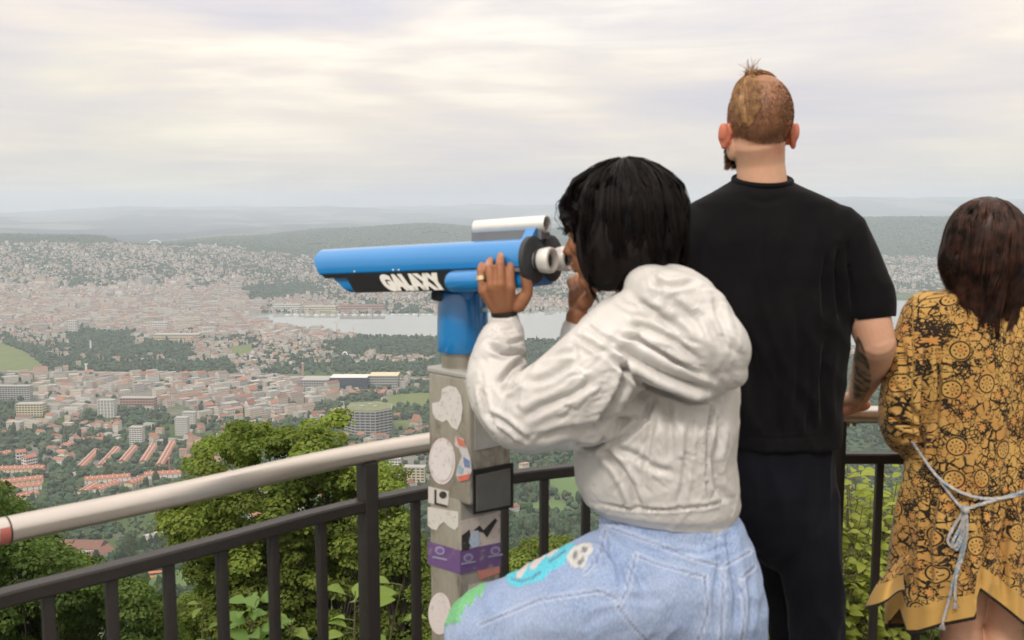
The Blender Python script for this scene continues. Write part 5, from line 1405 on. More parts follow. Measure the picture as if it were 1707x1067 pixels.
def hand(mb, wrist, palm, knuckles, mids, tips, thumb, rf=.0082, rp=.017, rw=.022, dip=None):
    """wrist, palm centre, four knuckles, four middle joints, four finger tips, thumb chain (4 points)"""
    W_, Pm = Vector(wrist), Vector(palm)
    kk_ = [Vector(k) for k in knuckles]
    for k in kk_:
        mb.tube([W_.lerp(Pm, .1), W_.lerp(k, .55), k], [rw*.72, rp*.85, rf*1.25], 14)
    mb.sphere(Pm, (rp*1.25, rp*1.0, rp*1.35), None, 16, 12)
    for i, (k, m_, t) in enumerate(zip(kk_, mids, tips)):
        sc_ = (.86, .97, 1.03, 1.0)[i]; m_ = Vector(m_); t = Vector(t); d = m_.lerp(t, .55) if dip is None else Vector(dip[i])
        limb(mb, [k, m_, d, t], [rf*1.08*sc_, rf*1.0*sc_, rf*.92*sc_, rf*.80*sc_], 14, 4)
        mb.sphere(m_, rf*1.10*sc_, None, 12, 8); mb.sphere(k, rf*1.2*sc_, None, 12, 8)
    th = [Vector(p) for p in thumb]
    mb.tube([W_.lerp(Pm, .35), th[0].lerp(th[1], .5), th[1]], [rp*.9, rp*.85, rf*1.25], 14)
    limb(mb, th, [rp*.95, rf*1.35, rf*1.25, rf*.95], 14, 4)
def boot(mb, heel, yaw, ln=.26, w=.045, h=.09):
    Mt = Matrix.Rotation(yaw, 3, 'Z'); c = Vector(heel)
    pr = [(-.03,.030,.055),(.02,.038,.060),(.09,.036,.050),(.16,.043,.034),(.21,.042,.026),(ln-.03,.030,.020)]
    v = []; n_ = 16
    for y, w_, h_ in pr:
        for k in range(n_):
            a = 2*math.pi*k/n_; v.append(c + Mt @ Vector((w_*math.cos(a), y, max(0.0, h_+h_*math.sin(a)))))
    f = [tuple(range(n_-1, -1, -1)), tuple(range((len(pr)-1)*n_, len(pr)*n_))]
    for i in range(len(pr)-1):
        for k in range(n_): f.append((i*n_+k, i*n_+(k+1) % n_, (i+1)*n_+(k+1) % n_, (i+1)*n_+k))
    mb.add(v, f)
def cloth_mat(name, c1, c2, rough=.8, weave=900, wstr=.12, sheen=0., spec=.3, crinkle=0., cscale=18):
    m, nt, b = material(name); tc = N(nt, 'ShaderNodeTexCoord'); o_ = tc.outputs['Object']
    f = NOISE(nt, o_, 7, 5, .6); L(nt, MIX(nt, RAMP(nt, f, [(.32, 0.0), (.68, 1.0)]), c1, c2), b.inputs['Base Color'])
    b.inputs['Roughness'].default_value = rough; b.inputs['Specular IOR Level'].default_value = spec; b.inputs['Sheen Weight'].default_value = sheen; b.inputs['Sheen Roughness'].default_value = .4
    h = NOISE(nt, o_, weave, 2); bn = N(nt, 'ShaderNodeBump', inp={'Strength': wstr, 'Distance': .0015}); L(nt, h, bn.inputs['Height'])
    if crinkle:
        w = N(nt, 'ShaderNodeTexNoise', inp={'Scale': cscale, 'Detail': 5, 'Roughness': .55, 'Distortion': 1.6}); w.noise_type = 'RIDGED_MULTIFRACTAL' if hasattr(w, 'noise_type') else w.noise_type
        L(nt, o_, w.inputs['Vector']); b2 = N(nt, 'ShaderNodeBump', inp={'Strength': crinkle, 'Distance': .006}); L(nt, w.outputs[0], b2.inputs['Height']); L(nt, bn.outputs[0], b2.inputs['Normal']); L(nt, b2.outputs[0], b.inputs['Normal'])
    else: L(nt, bn.outputs[0], b.inputs['Normal'])
    return m
# ================================================================== WOMAN AT THE TELESCOPE
def Wd(px, py, Y): return P(px, py, Y)
orgA = Vector((P(1130, 900, 1.9).x, 1.9, 0))
hc = P(1028, 385, 1.925)
yawA = R(58)                      # looks to the left and away, down the telescope
mb = MB(); MtA = head(mb, hc, yawA, R(-4), 1.0)
neckb = P(1090, 500, 1.87)
limb(mb, [hc+Vector((.012,-.01,-.07)), P(1070, 470, 1.90), neckb], [.048, .045, .05])
# torso, slim under the jacket
loft(mb, [(P(1098, 520, 1.87), .10, .06, R(-25)), (P(1100, 580, 1.90), .115, .06, R(-25)), (P(1098, 680, 1.90), .115, .07, R(-25)), (P(1105, 790, 1.9), .115, .08, R(-25)), (P(1118, 880, 1.9), .112, .08, R(-20)), (P(1128, 950, 1.9), .125, .09, R(-15))])
shL, elL, wrL = P(1035, 585, 1.83), P(868, 680, 1.83), P(842, 532, 1.965)
shR, elR, wrR = P(1060, 560, 2.02), P(975, 640, 2.10), P(962, 528, 2.06)
limb(mb, [shL, elL], [.045, .036]); limb(mb, [elL, P(836, 630, 1.875), P(838, 575, 1.93), wrL], [.034, .032, .028, .023])
limb(mb, [shR, elR], [.045, .036]); limb(mb, [elR, elR.lerp(wrR, .4), wrR], [.036, .034, .024])
hand(mb, wrL, P(837, 499, 1.948),
     [P(804,482,1.932), P(819,476,1.922), P(835,474,1.920), P(851,478,1.926)],
     [P(801,453,1.938), P(816,446,1.931), P(834,441,1.929), P(851,448,1.935)],
     [P(806,443,1.985), P(820,435,1.985), P(837,425,1.980), P(854,438,1.985)],
     [P(864,508,1.95), P(879,488,1.945), P(876,463,1.94), P(866,443,1.945)], rf=.0085,
     dip=[P(803,442,1.963), P(817,435,1.958), P(835,427,1.955), P(853,439,1.960)])
hand(mb, wrR, P(968, 502, 2.07),
     [P(955,485,2.08), P(966,480,2.075), P(977,478,2.065), P(986,482,2.05)],
     [P(950,470,2.10), P(962,464,2.10), P(975,462,2.09), P(988,466,2.08)],
     [P(955,462,2.13), P(966,456,2.13), P(979,455,2.12), P(990,460,2.11)],
     [P(975,505,2.04), P(985,492,2.03), P(984,480,2.02), P(978,472,2.03)], rf=.0082)
# legs: the left one is raised on the step, the right one stands
hipL, kneeL, anL = P(1090, 965, 1.86), P(819, 1057, 1.93), Vector((P(819, 1057, 1.93).x+.04, 1.97, .30))
hipR, kneeR, anR = P(1165, 975, 1.95), P(1190, 1290, 1.97), Vector((P(1190, 1290, 1.97).x+.03, 1.90, .08))
limb(mb, [hipL, hipL.lerp(kneeL, .5), kneeL], [.085, .075, .052]); limb(mb, [kneeL, kneeL.lerp(anL, .4), anL], [.052, .05, .036])
limb(mb, [hipR, hipR.lerp(kneeR, .5), kneeR], [.085, .075, .052]); limb(mb, [kneeR, kneeR.lerp(anR, .4), anR], [.052, .05, .036])
me = remesh(mb, .0028, 2, .4); V, Nn = getV(me)
skA = np.array((.33,.145,.072)); colA = np.ones((len(V), 3))*skA
colA = paint_head(V, colA, hc, MtA, 1.0, skA, (.25,.08,.06))
px, py = to_px(V[:, 0], V[:, 1], V[:, 2])
kn = np.zeros(len(V))
for k in ((806,450),(819,444),(837,440),(853,444),(806,481),(819,477),(836,475),(854,478)): kn = np.maximum(kn, np.exp(-((px-k[0])**2+(py-k[1])**2)/30))
kn *= (V[:, 1] < 2.0); colA = colA*(1-kn[:, None]*.2)+np.array((.30,.11,.055))*kn[:, None]*.2
for k in ((810,438),(823,431),(839,423),(864,441)):                      # nails and paler finger tips
    w = np.exp(-((px-k[0])**2+(py-k[1])**2)/26)*(V[:, 1] < 2.0); colA = colA*(1-w[:, None]*.7)+np.array((.52,.32,.24))*w[:, None]*.7
setV(me, V-np.array(orgA)); finish(me, m_skin, colA)
womanA = link('person', me, loc=orgA); tag(womanA, 'person with black bob in silver white jacket and pale jeans looking into the blue telescope', 'person')
def part(name, me, mat, par, org, col=None, cloth=None):
    local(me, org); finish(me, mat, col, cloth); return link(name, me, par)
# ---- jacket
mb = MB()
loft(mb, [(P(1105, 500, 1.88), .085, .06, R(-25)), (P(1100, 530, 1.885), .13, .075, R(-28)), (P(1103, 570, 1.895), .150, .09, R(-28)), (P(1105, 640, 1.90), .148, .102, R(-28)),
          (P(1098, 700, 1.89), .152, .125, R(-28)), (P(1090, 760, 1.895), .156, .125, R(-26)), (P(1094, 805, 1.90), .160, .128, R(-24)), (P(1102, 838, 1.90), .152, .122, R(-22)), (P(1110, 852, 1.90), .138, .110, R(-20))])
# hem band: tighter
loft(mb, [(P(1105, 845, 1.90), .134, .108, R(-20), R(0), R(3)), (P(1112, 858, 1.90), .137, .110, R(-20), 0, R(3))])
sl = [P(1050, 560, 1.83), P(990, 618, 1.79), P(912, 676, 1.80), P(868, 690, 1.83), P(828, 640, 1.87), P(834, 580, 1.925), P(841, 552, 1.955), P(842, 537, 1.963)]
limb(mb, sl, [.085, .084, .078, .070, .060, .050, .040, .031], 26, 5)
limb(mb, [P(905, 690, 1.80), P(940, 705, 1.80), P(985, 700, 1.81)], [.045, .05, .05], 20)       # slack of the sleeve
mb.sphere(P(872, 706, 1.82), (.055, .055, .045)); mb.sphere(P(823, 618, 1.88), (.046, .045, .07))
sr = [P(1070, 540, 1.98), P(1010, 590, 2.05), P(985, 620, 2.09), P(966, 575, 2.075), P(962, 552, 2.065)]
limb(mb, sr, [.085, .07, .06, .042, .034], 22)
loft(mb, [(P(1010, 540, 1.88), .03, .05, R(-30)), (P(1030, 600, 1.86), .06, .08, R(-30)), (P(1030, 680, 1.86), .07, .09, R(-30))])
# hood hanging on the back
for c, r_ in (((1140,520,1.785),(.102,.072,.068)), ((1176,568,1.765),(.088,.075,.066)), ((1110,500,1.81),(.085,.062,.056)), ((1196,606,1.775),(.058,.066,.040)), ((1080,540,1.80),(.080,.055,.058)), ((1145,585,1.76),(.10,.055,.05)), ((1150,480,1.83),(.068,.055,.032)), ((1085,478,1.86),(.075,.06,.030))):
    mb.sphere(P(*c), r_, Matrix.Rotation(R(32), 3, 'Y'), 24, 14)
limb(mb, [P(1010, 552, 1.80), P(1045, 588, 1.755), P(1100, 618, 1.735), P(1160, 636, 1.74), P(1205, 632, 1.775)], [.028, .032, .033, .031, .024], 18)
me = remesh(mb, .0040, 9, .55); V, Nn = getV(me)
px, py = to_px(V[:, 0], V[:, 1], V[:, 2])
Vr = V @ np.array(Matrix.Rotation(R(35), 3, 'Y'))
V = V + Nn*((np.clip(ridged(Vr, (13, 10, 5), 3.), 0, 1)**3-.3)*.0020*np.clip((py-455)/40, .2, 1))[:, None]
V = V + Nn*((np.clip(ridged(Vr, (30, 30, 16), 8.), 0, 1)**3-.2)*.0004)[:, None]
V, Nn0 = V, Nn
me.update(); setV(me, V); V, Nn = getV(me)
V = fold(V, Nn, [
  ([(1018,572),(1060,596),(1105,622),(1150,640),(1198,655)], 6, .016, .5), ([(1028,556),(1070,570),(1120,600),(1170,625)], 4.5, .010, .6),
  ([(1045,540),(1080,548),(1130,572),(1165,600)], 5, .007, .5), ([(1010,585),(1048,622),(1100,650),(1150,668),(1190,668)], 5, .010, .5),
  ([(1048,600),(1040,640),(1015,680),(990,712)], 6, .012, .5), ([(1010,742),(1040,730),(1075,700),(1090,660)], 5, .007, .5),
  ([(958,742),(990,745),(1010,730)], 5, .014, .4), ([(1000,745),(1030,775),(1052,812),(1066,850)], 6, .009, .6), ([(1010,740),(1060,760),(1090,780),(1130,790)], 6, .005, .5),
  ([(1150,690),(1148,740),(1140,800),(1130,850)], 5, .005, .5), ([(1205,700),(1190,760),(1196,810),(1215,840)], 6, .008, .5), ([(1090,690),(1080,740),(1075,790)], 5, .005, .5),
  ([(1188,668),(1180,720),(1176,790)], 4, .005, .4), ([(1110,660),(1118,720),(1116,770)], 7, .005, .4),
  ([(830,640),(850,615),(872,598)], 4, .010, .6), ([(838,655),(862,640),(884,610),(895,590)], 4, .010, .5), ([(815,690),(845,705),(880,735)], 4, .008, .6), ([(812,575),(840,590),(866,590),(882,600)], 4, .010, .6),
  ([(800,640),(812,690),(835,722)], 4, .007, .5), ([(820,560),(845,572),(875,566)], 3.5, .007, .6), ([(870,700),(900,680),(950,660),(1000,628)], 7, .007, .5), ([(890,735),(930,720),(980,712),(1010,700)], 6, .007, .5),
  ([(880,640),(920,628),(960,600)], 6, .006, .5), ([(955,560),(985,575),(1005,590)], 4, .009, .5), ([(975,540),(1000,560),(1030,575)], 4, .006, .5), ([(900,600),(930,590),(960,585)], 5, .005, .5),
  ([(1190,490),(1200,530),(1215,570),(1235,600)], 6, .006, .5), ([(1080,470),(1120,478),(1160,470)], 5, .006, .5), ([(1120,500),(1150,530),(1175,560)], 7, .006, .6), ([(1060,500),(1090,520),(1120,545)], 6, .005, .5),
  ([(1085,455),(1100,480),(1098,500)], 5, .004, .5),
  ([(985,838),(1040,846),(1110,850),(1180,843),(1228,826)], 3, .004, .4), ([(1150,520),(1185,545),(1210,590)], 7, .005, .5),
  ([(820,545),(830,552),(860,548)], 3, .004, .5)])
rgj = np.random.default_rng(77); st_ = []
zones_j = [((800, 600), (880, 720), 55, 26, 14), ((850, 620), (1010, 740), 150, 40, 26), ((940, 560), (1060, 700), 140, 45, 22), ((1020, 670), (1215, 830), 82, 55, 34), ((1000, 770), (1215, 840), 60, 30, 22), ((1040, 470), (1230, 640), 32, 50, 26), ((985, 840), (1225, 860), 90, 12, 22)]
for (x0_, y0_), (x1_, y1_), an_, ln_, cnt in zones_j:
    for i in range(cnt):
        x_, y_ = rgj.uniform(x0_, x1_), rgj.uniform(y0_, y1_); a_ = R(an_+rgj.normal()*22); l_ = ln_*rgj.uniform(.5, 1.3); bnd = rgj.normal()*.3
        pts_ = [(x_+math.cos(a_+bnd*t)*l_*t, y_+math.sin(a_+bnd*t)*l_*t) for t in (-.5, -.2, .1, .5)]
        st_.append((pts_, rgj.uniform(1.6, 4.5), rgj.uniform(.0004, .0020), .45))
V = fold(V, Nn, st_)
V = fold(V, Nn, [([(1186,668),(1180,720),(1177,790),(1180,838)], 1.4, .004, .5), ([(1006,842),(1060,850),(1130,850),(1190,842),(1226,830)], 1.6, .004, .5), ([(1046,600),(1030,650),(1000,700),(975,725)], 1.5, .004, .5)])
setV(me, V)
m_jacket = cloth_mat('silvery_nylon', (.50,.48,.455), (.63,.61,.585), .40, 700, .10, .06, .45, .30, 26)
jacket = part('jacket', me, m_jacket, womanA, orgA)
# snap button and cord end on the collar
mb = MB(); mb.sphere(P(963, 551, 2.0), .0055, n=10, k=8); mb.v = [tuple(Vector(p)-orgA) for p in mb.v]; mb.build('snap_button', m_black, womanA, True)
# ---- jeans
mb = MB()
loft(mb, [(P(1112, 842, 1.90), .128, .102, R(-20), 0, R(3)), (P(1118, 870, 1.90), .140, .110, R(-20)), (P(1125, 910, 1.895), .152, .128, R(-18)), (P(1134, 955, 1.895), .158, .142, R(-15)), (P(1142, 1005, 1.90), .160, .142, R(-12)), (P(1150, 1060, 1.91), .150, .13, R(-10)), (P(1160, 1110, 1.93), .12, .11)])
limb(mb, [P(1100, 975, 1.87), P(1015, 990, 1.84), P(905, 1032, 1.87), kneeL], [.128, .120, .105, .097], 28)
limb(mb, [kneeL, kneeL.lerp(anL, .5), anL], [.092, .078, .064], 24)
limb(mb, [P(1170, 1010, 1.93), P(1180, 1150, 1.95), kneeR], [.118, .100, .080], 28); limb(mb, [kneeR, kneeR.lerp(anR, .5), anR], [.080, .070, .062], 24)
me = remesh(mb, .0045, 7, .5); V, Nn = getV(me)
V = V + Nn*((ridged(V, (11, 11, 14), 21.)-.45)*.003)[:, None]; setV(me, V); V, Nn = getV(me)
V = fold(V, Nn, [
  ([(985,895),(1005,905),(1030,940),(1040,985)], 6, .008, .5), ([(990,880),(1020,915),(1060,950),(1085,1000)], 7, .006, .5), ([(1000,880),(980,910),(955,935)], 4, .007, .6),
  ([(1002,880),(1010,905),(1000,930),(985,945)], 4, .007, .6), ([(1210,880),(1220,930),(1230,990),(1225,1067)], 7, .006, .5), ([(1195,880),(1200,940),(1190,1010),(1195,1067)], 5, .004, .5),
  ([(1245,950),(1252,1000),(1245,1067)], 5, .005, .5), ([(1150,870),(1180,885),(1215,880)], 4, .004, .5), ([(1060,905),(1110,918),(1170,925),(1225,905)], 4, .003, .6)])
px, py = to_px(V[:, 0], V[:, 1], V[:, 2]); face = Nn[:, 1] < .25
# seams, pocket edges, worn patches
colJ = np.ones((len(V), 3))*np.array((.200,.300,.525))
nz = fbm(V, 6, 2.); nz2 = fbm(V, 30, 5.)
fade = np.clip(.5+nz*.9, 0, 1)[:, None]; colJ = colJ*(1-fade*.55)+np.array((.41,.50,.70))*fade*.55; colJ *= (.88+nz2*.07)[:, None]
seams = [([(1060,925),(1095,940),(1175,962)], 2.0), ([(1060,925),(1045,985),(1030,1012)], 1.6), ([(1175,962),(1180,1020),(1160,1080)], 1.6), ([(1030,1012),(1060,1050),(1085,1075)], 1.6),
         ([(1020,880),(1090,905),(1150,930),(1205,945),(1250,920)], 1.6), ([(1205,945),(1206,1000),(1200,1075)], 1.8), ([(985,872),(1060,872),(1140,868),(1228,848)], 1.8), ([(1235,965),(1258,945)], 1.8),
         ([(800,1042),(900,1000),(1000,985),(1030,1000)], 1.6), ([(1008,885),(1005,905),(998,930),(975,955)], 2.2), ([(1195,856),(1196,895)], 3), ([(1236,968),(1242,1020),(1236,1070)], 1.4)]
D = np.zeros(len(V))
for s_, w in seams:
    d, t, sd = segdist(px, py, s_); k1 = np.exp(-(d/(w*1.25))**2)*face; k2 = np.exp(-((d-3.6)/1.7)**2)*face
    colJ = colJ*(1-k1[:, None]*.6)+np.array((.09,.15,.33))*k1[:, None]*.6; colJ = colJ*(1-k2[:, None]*.45)+np.array((.62,.66,.74))*k2[:, None]*.45; D += k2*.0018-k1*.0022
V = V+Nn*D[:, None]
# embroidered patches on the thigh: green leaf, turquoise swirl with white flecks, grey white motif
def patchcol(poly, c, hgt):
    global colJ, V
    m = inside(px, py, poly) & face; colJ[m] = np.array(c)*(1+.12*np.sin(px[m]*1.3+py[m]*.9))[:, None]; V[m] += Nn[m]*hgt
patchcol([(738,1045),(742,1022),(760,1000),(775,985),(800,975),(812,968),(808,982),(800,1000),(796,990),(786,1012),(778,1008),(768,1028),(772,1036),(752,1040)], (.09,.42,.10), .002)
patchcol([(846,955),(870,945),(900,930),(930,916),(955,905),(962,912),(948,928),(940,942),(915,955),(905,968),(880,974),(862,980),(846,972)], (.02,.50,.64), .002)
for pl_ in ([(862,957),(874,946),(880,938),(884,941),(878,952),(868,966),(862,968)], [(884,944),(895,932),(907,925),(912,928),(903,937),(893,950),(887,952)], [(912,926),(926,917),(934,917),(924,926),(914,932)]): patchcol(pl_, (.62,.52,.50), .001)
for pl_ in ([(852,968),(870,972),(890,966),(905,955),(903,951),(888,961),(870,967),(852,963)], [(915,940),(930,932),(945,920),(943,916),(928,928),(914,936)], [(886,938),(900,928),(899,925),(884,934)]): patchcol(pl_, (.01,.22,.34), .0)
patchcol([(945,928),(956,914),(970,906),(985,905),(990,918),(980,930),(975,945),(960,948),(950,942)], (.56,.54,.50), .002)
for pl_ in ([(955,925),(962,918),(966,926),(958,934)], [(972,912),(980,912),(978,922),(970,922)], [(965,934),(974,930),(972,942),(964,942)]): patchcol(pl_, (.14,.14,.15), .0)
setV(me, V)
m_jeans, nt, b = material('pale_denim'); at = N(nt, 'ShaderNodeAttribute', attribute_name='tint'); tc = N(nt, 'ShaderNodeTexCoord')
f = NOISE(nt, MAPV(nt, tc.outputs['Object'], (1, 1, .25)), 420, 2, .6); L(nt, MIX(nt, RAMP(nt, f, [(.35, 0.0), (.65, .35)]), at.outputs['Color'], (.62,.68,.80)), b.inputs['Base Color']); b.inputs['Roughness'].default_value = .85; b.inputs['Specular IOR Level'].default_value = .2
bn = N(nt, 'ShaderNodeBump', inp={'Strength': .25, 'Distance': .001}); L(nt, f, bn.inputs['Height']); L(nt, bn.outputs[0], b.inputs['Normal'])
jeans = part('jeans', me, m_jeans, womanA, orgA, colJ)
mb = MB(); boot(mb, anL+Vector((0,0,-.085)), yawA); me = remesh(mb, .005, 3); m_shoe = simple('white_shoe_leather', (.6,.58,.55), .5); part('shoe', me, m_shoe, womanA, orgA)
mb = MB(); boot(mb, anR+Vector((0,0,-.075)), yawA*.7); me = remesh(mb, .005, 3); part('shoe', me, m_shoe, womanA, orgA)
# ---- bracelet and ring
mb = MB(); c = P(841, 521, 1.960); d = (P(838,500,1.955)-P(843,545,1.965)).normalized(); mb.tube([c-d*.0045, c, c+d*.0045], [.0262, .0275, .0262], 28); mb.v = [tuple(Vector(p)-orgA) for p in mb.v]; mb.build('bracelet', m_black, womanA, True)
mb = MB(); k0, m0 = P(804,482,1.932), P(801,453,1.938); mb.tube([k0.lerp(m0, .52), k0.lerp(m0, .76)], [.0100, .0100], 20); mb.v = [tuple(Vector(p)-orgA) for p in mb.v]; mb.build('ring', simple('gold_ring', (.85,.68,.40), .25, metal=.8), womanA, True)
# ---- hair: a bob over a base mass, then many locks
m_hairA = hair_mat('black_hair', (.0012,.0010,.0010), (.008,.0035,.0028), .50, .22, 40)
mb = MB(); q = lambda x, y, z: hc + MtA @ Vector((x, y, z))
mb.sphere(q(0, -.020, .030), (.100, .108, .100), MtA, 28, 18)
for c, r_ in (((0,-.060,-.03),(.094,.070,.085)), ((.07,-.02,-.03),(.036,.075,.085)), ((-.07,-.02,-.03),(.036,.075,.085)), ((0,-.075,-.045),(.080,.055,.070)), ((0,-.050,-.080),(.066,.050,.045)), ((.062,-.02,-.06),(.034,.06,.055)), ((-.062,-.02,-.06),(.034,.06,.055)), ((0,.045,.075),(.068,.050,.038)), ((0,.082,.050),(.060,.026,.034))):
    mb.sphere(q(*c), r_, MtA, 22, 14)
me = remesh(mb, .005, 6, .6); V, Nn = getV(me)
V = V+Nn*((ridged(V, (26, 26, 9), 4.)-.4)*.006)[:, None]; setV(me, V)
part('hair', me, m_hairA, womanA, orgA); hair = bpy.data.objects['hair']
rg = np.random.default_rng(3); lines = []
axH = np.array([.104, .114, .104]); cH = np.array([0, -.022, .026])
cl_az = rg.uniform(-math.pi, math.pi, 120); cl_ph = rg.uniform(0, 6.28, 120); cl_off = rg.uniform(.97, 1.06, 120); cl_low = rg.uniform(-.03, .025, 120); cl_curl = rg.uniform(.1, 1, 120)
for i in range(3400):
    ci = i % 120; loose = rg.random() < .08; az = cl_az[ci]+rg.normal()*.045; crown = np.array([rg.normal()*.018, -.02+rg.normal()*.02, .10])
    front = math.cos(az)       # 1 = towards the face
    low = (-.098+cl_low[ci]+rg.normal()*.004+.02*max(0, -front)) if front < .5 else cl_low[ci]+.012
    
    pts = []; ph = cl_ph[ci]+rg.normal()*.15; off = cl_off[ci]+rg.normal()*.008+(.03 if loose else 0); curl = cl_curl[ci]*(1.6 if loose else 1); az0 = cl_az[ci]
    el1 = math.asin(max(-.98, min(.98, (low-cH[2])/ .115))) if low > -.085 else -math.pi*.33
    for k in range(11):
        t = k/10; el = math.radians(86)+(el1-math.radians(86))*t; a = az+.12*math.sin(3*t*2+ph)*t+(az0-az)*.7*t
        p = cH+axH*off*np.array([math.sin(a)*math.cos(el), math.cos(a)*math.cos(el), math.sin(el)])
        if el < -.2: p[:2] = cH[:2]+(axH*off)[:2]*np.array([math.sin(a), math.cos(a)])*(math.cos(.2)-(-.2-el)*.28*curl)
        if low < -.06 and t > .45: s2 = (t-.45)/.55; p[2] = p[2]*(1-s2)+low*s2; p[0] *= 1-.10*s2*s2; p[1] *= 1-.10*s2*s2
        p += np.array([math.sin(12*t+ph), math.cos(11*t+ph*2), math.sin(9*t+ph)])*.0045*t*(1+3.2*curl*t)
        pts.append(np.array(q(*p)-orgA))
    lines.append(pts)
link('hair_strands', strand_mesh('hair_strands', lines, .0010, .0004, m_hairA), hair)
# ================================================================== MAN IN THE BLACK T-SHIRT
orgM = Vector((P(1290, 900, 2.45).x, 2.45, 0))
hm = P(1264, 206, 2.46); yawM = R(9)
mb = MB(); MtM = head(mb, hm, yawM, R(3), .985, ears=False)
for sg, ex in ((-1, 1323), (1, 1208)):     # ears stand out
    c = P(ex, 225, 2.455); e_ = Matrix.Rotation(yawM, 3, 'Z') @ Matrix.Rotation(sg*.75, 3, 'Z')
    mb.sphere(c, (.0080, .018, .029), e_, 16, 12); mb.sphere(c+Vector((-sg*.004 if False else (.006 if sg < 0 else -.006), -.006, .008)), (.006, .012, .021), e_, 16, 10)
    mb.sphere(c+Vector((0, .002, -.024)), (.0075, .009, .011), e_, 12, 8); mb.sphere(c+Vector((.014*(1 if sg > 0 else -1), .010, 0)), (.018, .014, .024), None, 12, 8)
limb(mb, [hm+Vector((0,-.01,-.05)), P(1268, 275, 2.46), P(1272, 330, 2.46)], [.064, .058, .062], 26)
loft(mb, [(P(1272, 318, 2.46), .10, .06), (P(1275, 350, 2.46), .19, .085), (P(1276, 400, 2.46), .19, .09), (P(1280, 500, 2.46), .18, .10), (P(1285, 620, 2.47), .15, .09), (P(1290, 740, 2.47), .14, .09), (P(1290, 820, 2.47), .14, .09)])
sR, eR, wR = P(1398, 408, 2.45), P(1461, 572, 2.42), P(1433, 658, 2.70)
limb(mb, [sR, sR.lerp(eR, .55)+Vector((.006,0,0)), eR], [.056, .056, .046], 24); limb(mb, [eR, eR.lerp(wR, .35)+Vector((.004,0,0)), wR.lerp(eR, .15), wR], [.047, .047, .033, .029], 24)
sLm, eLm, wLm = P(1135, 400, 2.45), P(1085, 570, 2.44), P(1130, 690, 2.68)
limb(mb, [sLm, sLm.lerp(eLm, .5), eLm], [.064, .058, .044], 24); limb(mb, [eLm, eLm.lerp(wLm, .5), wLm], [.044, .04, .029], 24)
# right hand over the rail
def railY(px): p, t = path_at(px, RZ); return p
for (hx, wr, sgn) in ((1418, wR, 1), (1118, wLm, -1)):
    rp_ = railY(hx); up_ = Vector((0,0,1)); p2, tt_ = path_at(hx, RZ); tt_ = tt_.normalized(); nn_ = Vector((-tt_.y, tt_.x, 0)); 
    if nn_.y < 0: nn_ = -nn_
    kn, md, tp, dp = [], [], [], []
    for i in range(4):
        o_ = rp_ + tt_*((i-1.5)*.0205)*(-sgn) + tt_*(-.012*sgn)
        kn.append(o_+up_*.037-nn_*.004); md.append(o_+up_*.024+nn_*.032); dp.append(o_+up_*-.008+nn_*.037); tp.append(o_+up_*-.033+nn_*.016)
    pm = rp_+up_*.045-nn_*.040; pm = pm.lerp(wr, .22)
    th = [pm+tt_*(-sgn)*-.02+up_*-.01, rp_+tt_*(sgn)*-.045+up_*.012-nn_*.034, rp_+tt_*sgn*-.052+up_*-.016-nn_*.030, rp_+tt_*sgn*-.046+up_*-.033-nn_*.008]
    hand(mb, wr, pm, kn, md, tp, th, rf=.0098, rp=.021, rw=.030, dip=dp)
hL, kL, aL_ = P(1245, 800, 2.50), P(1318, 1010, 2.62), Vector((P(1345, 1100, 2.66).x, 2.66, .09))
hR, kR, aR_ = P(1340, 800, 2.47), P(1362, 1060, 2.46), Vector((P(1360, 1060, 2.46).x, 2.44, .09))
for h_, k_, a_ in ((hL, kL, aL_), (hR, kR, aR_)):
    limb(mb, [h_, h_.lerp(k_, .5), k_], [.075, .066, .048], 22); limb(mb, [k_, k_.lerp(a_, .35), a_], [.048, .048, .036], 22)
me = remesh(mb, .0034, 2); V, Nn = getV(me)
skM = np.array((.60,.355,.235)); col = np.ones((len(V), 3))*skM; col = paint_head(V, col, hm, MtM, 1.04, skM, (.5,.2,.16), iris=(.1,.16,.2))
px, py = to_px(V[:, 0], V[:, 1], V[:, 2])
Lc = (V-np.array(hm)) @ np.array(MtM)/1.04
n1 = fbm(V, 30, 4.); n2 = fbm(V, (60, 60, 20), 9.)
# shaved ginger scalp: everything above the hair line at the nape, sides and crown
nape = -.052+.010*np.sin(Lc[:, 0]*60); scalp = (Lc[:, 2] > nape) & (Lc[:, 1] < .050+Lc[:, 2]*.1) & (Lc[:, 2] > -.052+np.clip(Lc[:, 1]+.01, 0, .06)*1.1)
isear = (np.hypot(px-1208, (py-225)*.5) < 13.0) | (np.hypot(px-1323, (py-225)*.5) < 13.0)
scalp &= ~isear & (py < 262) & (py > 100) & (V[:, 1] < 2.62) & (V[:, 1] > 2.30)
edge_ = np.clip((Lc[:, 2]-nape)/.018, 0, 1)
dark = np.exp(-((Lc[:, 0]-.005)/.022)**2-((Lc[:, 2]+.030)/.016)**2)*.85 + np.exp(-((Lc[:, 0]+.035)/.02)**2-((Lc[:, 2]-.035)/.035)**2)*.35+np.exp(-((Lc[:, 0]-.03)/.02)**2-((Lc[:, 2]-.03)/.035)**2)*.25
hairc = np.array((.27,.125,.058)); darkc = np.array((.11,.05,.025)); pale = np.array((.41,.205,.125))
mixc = hairc*(1-np.clip(.35+n1*.5, 0, 1))[:, None]+pale*np.clip(.35+n1*.5, 0, 1)[:, None]; mixc = mixc*(1-np.clip(dark, 0, 1))[:, None]+darkc*np.clip(dark, 0, 1)[:, None]
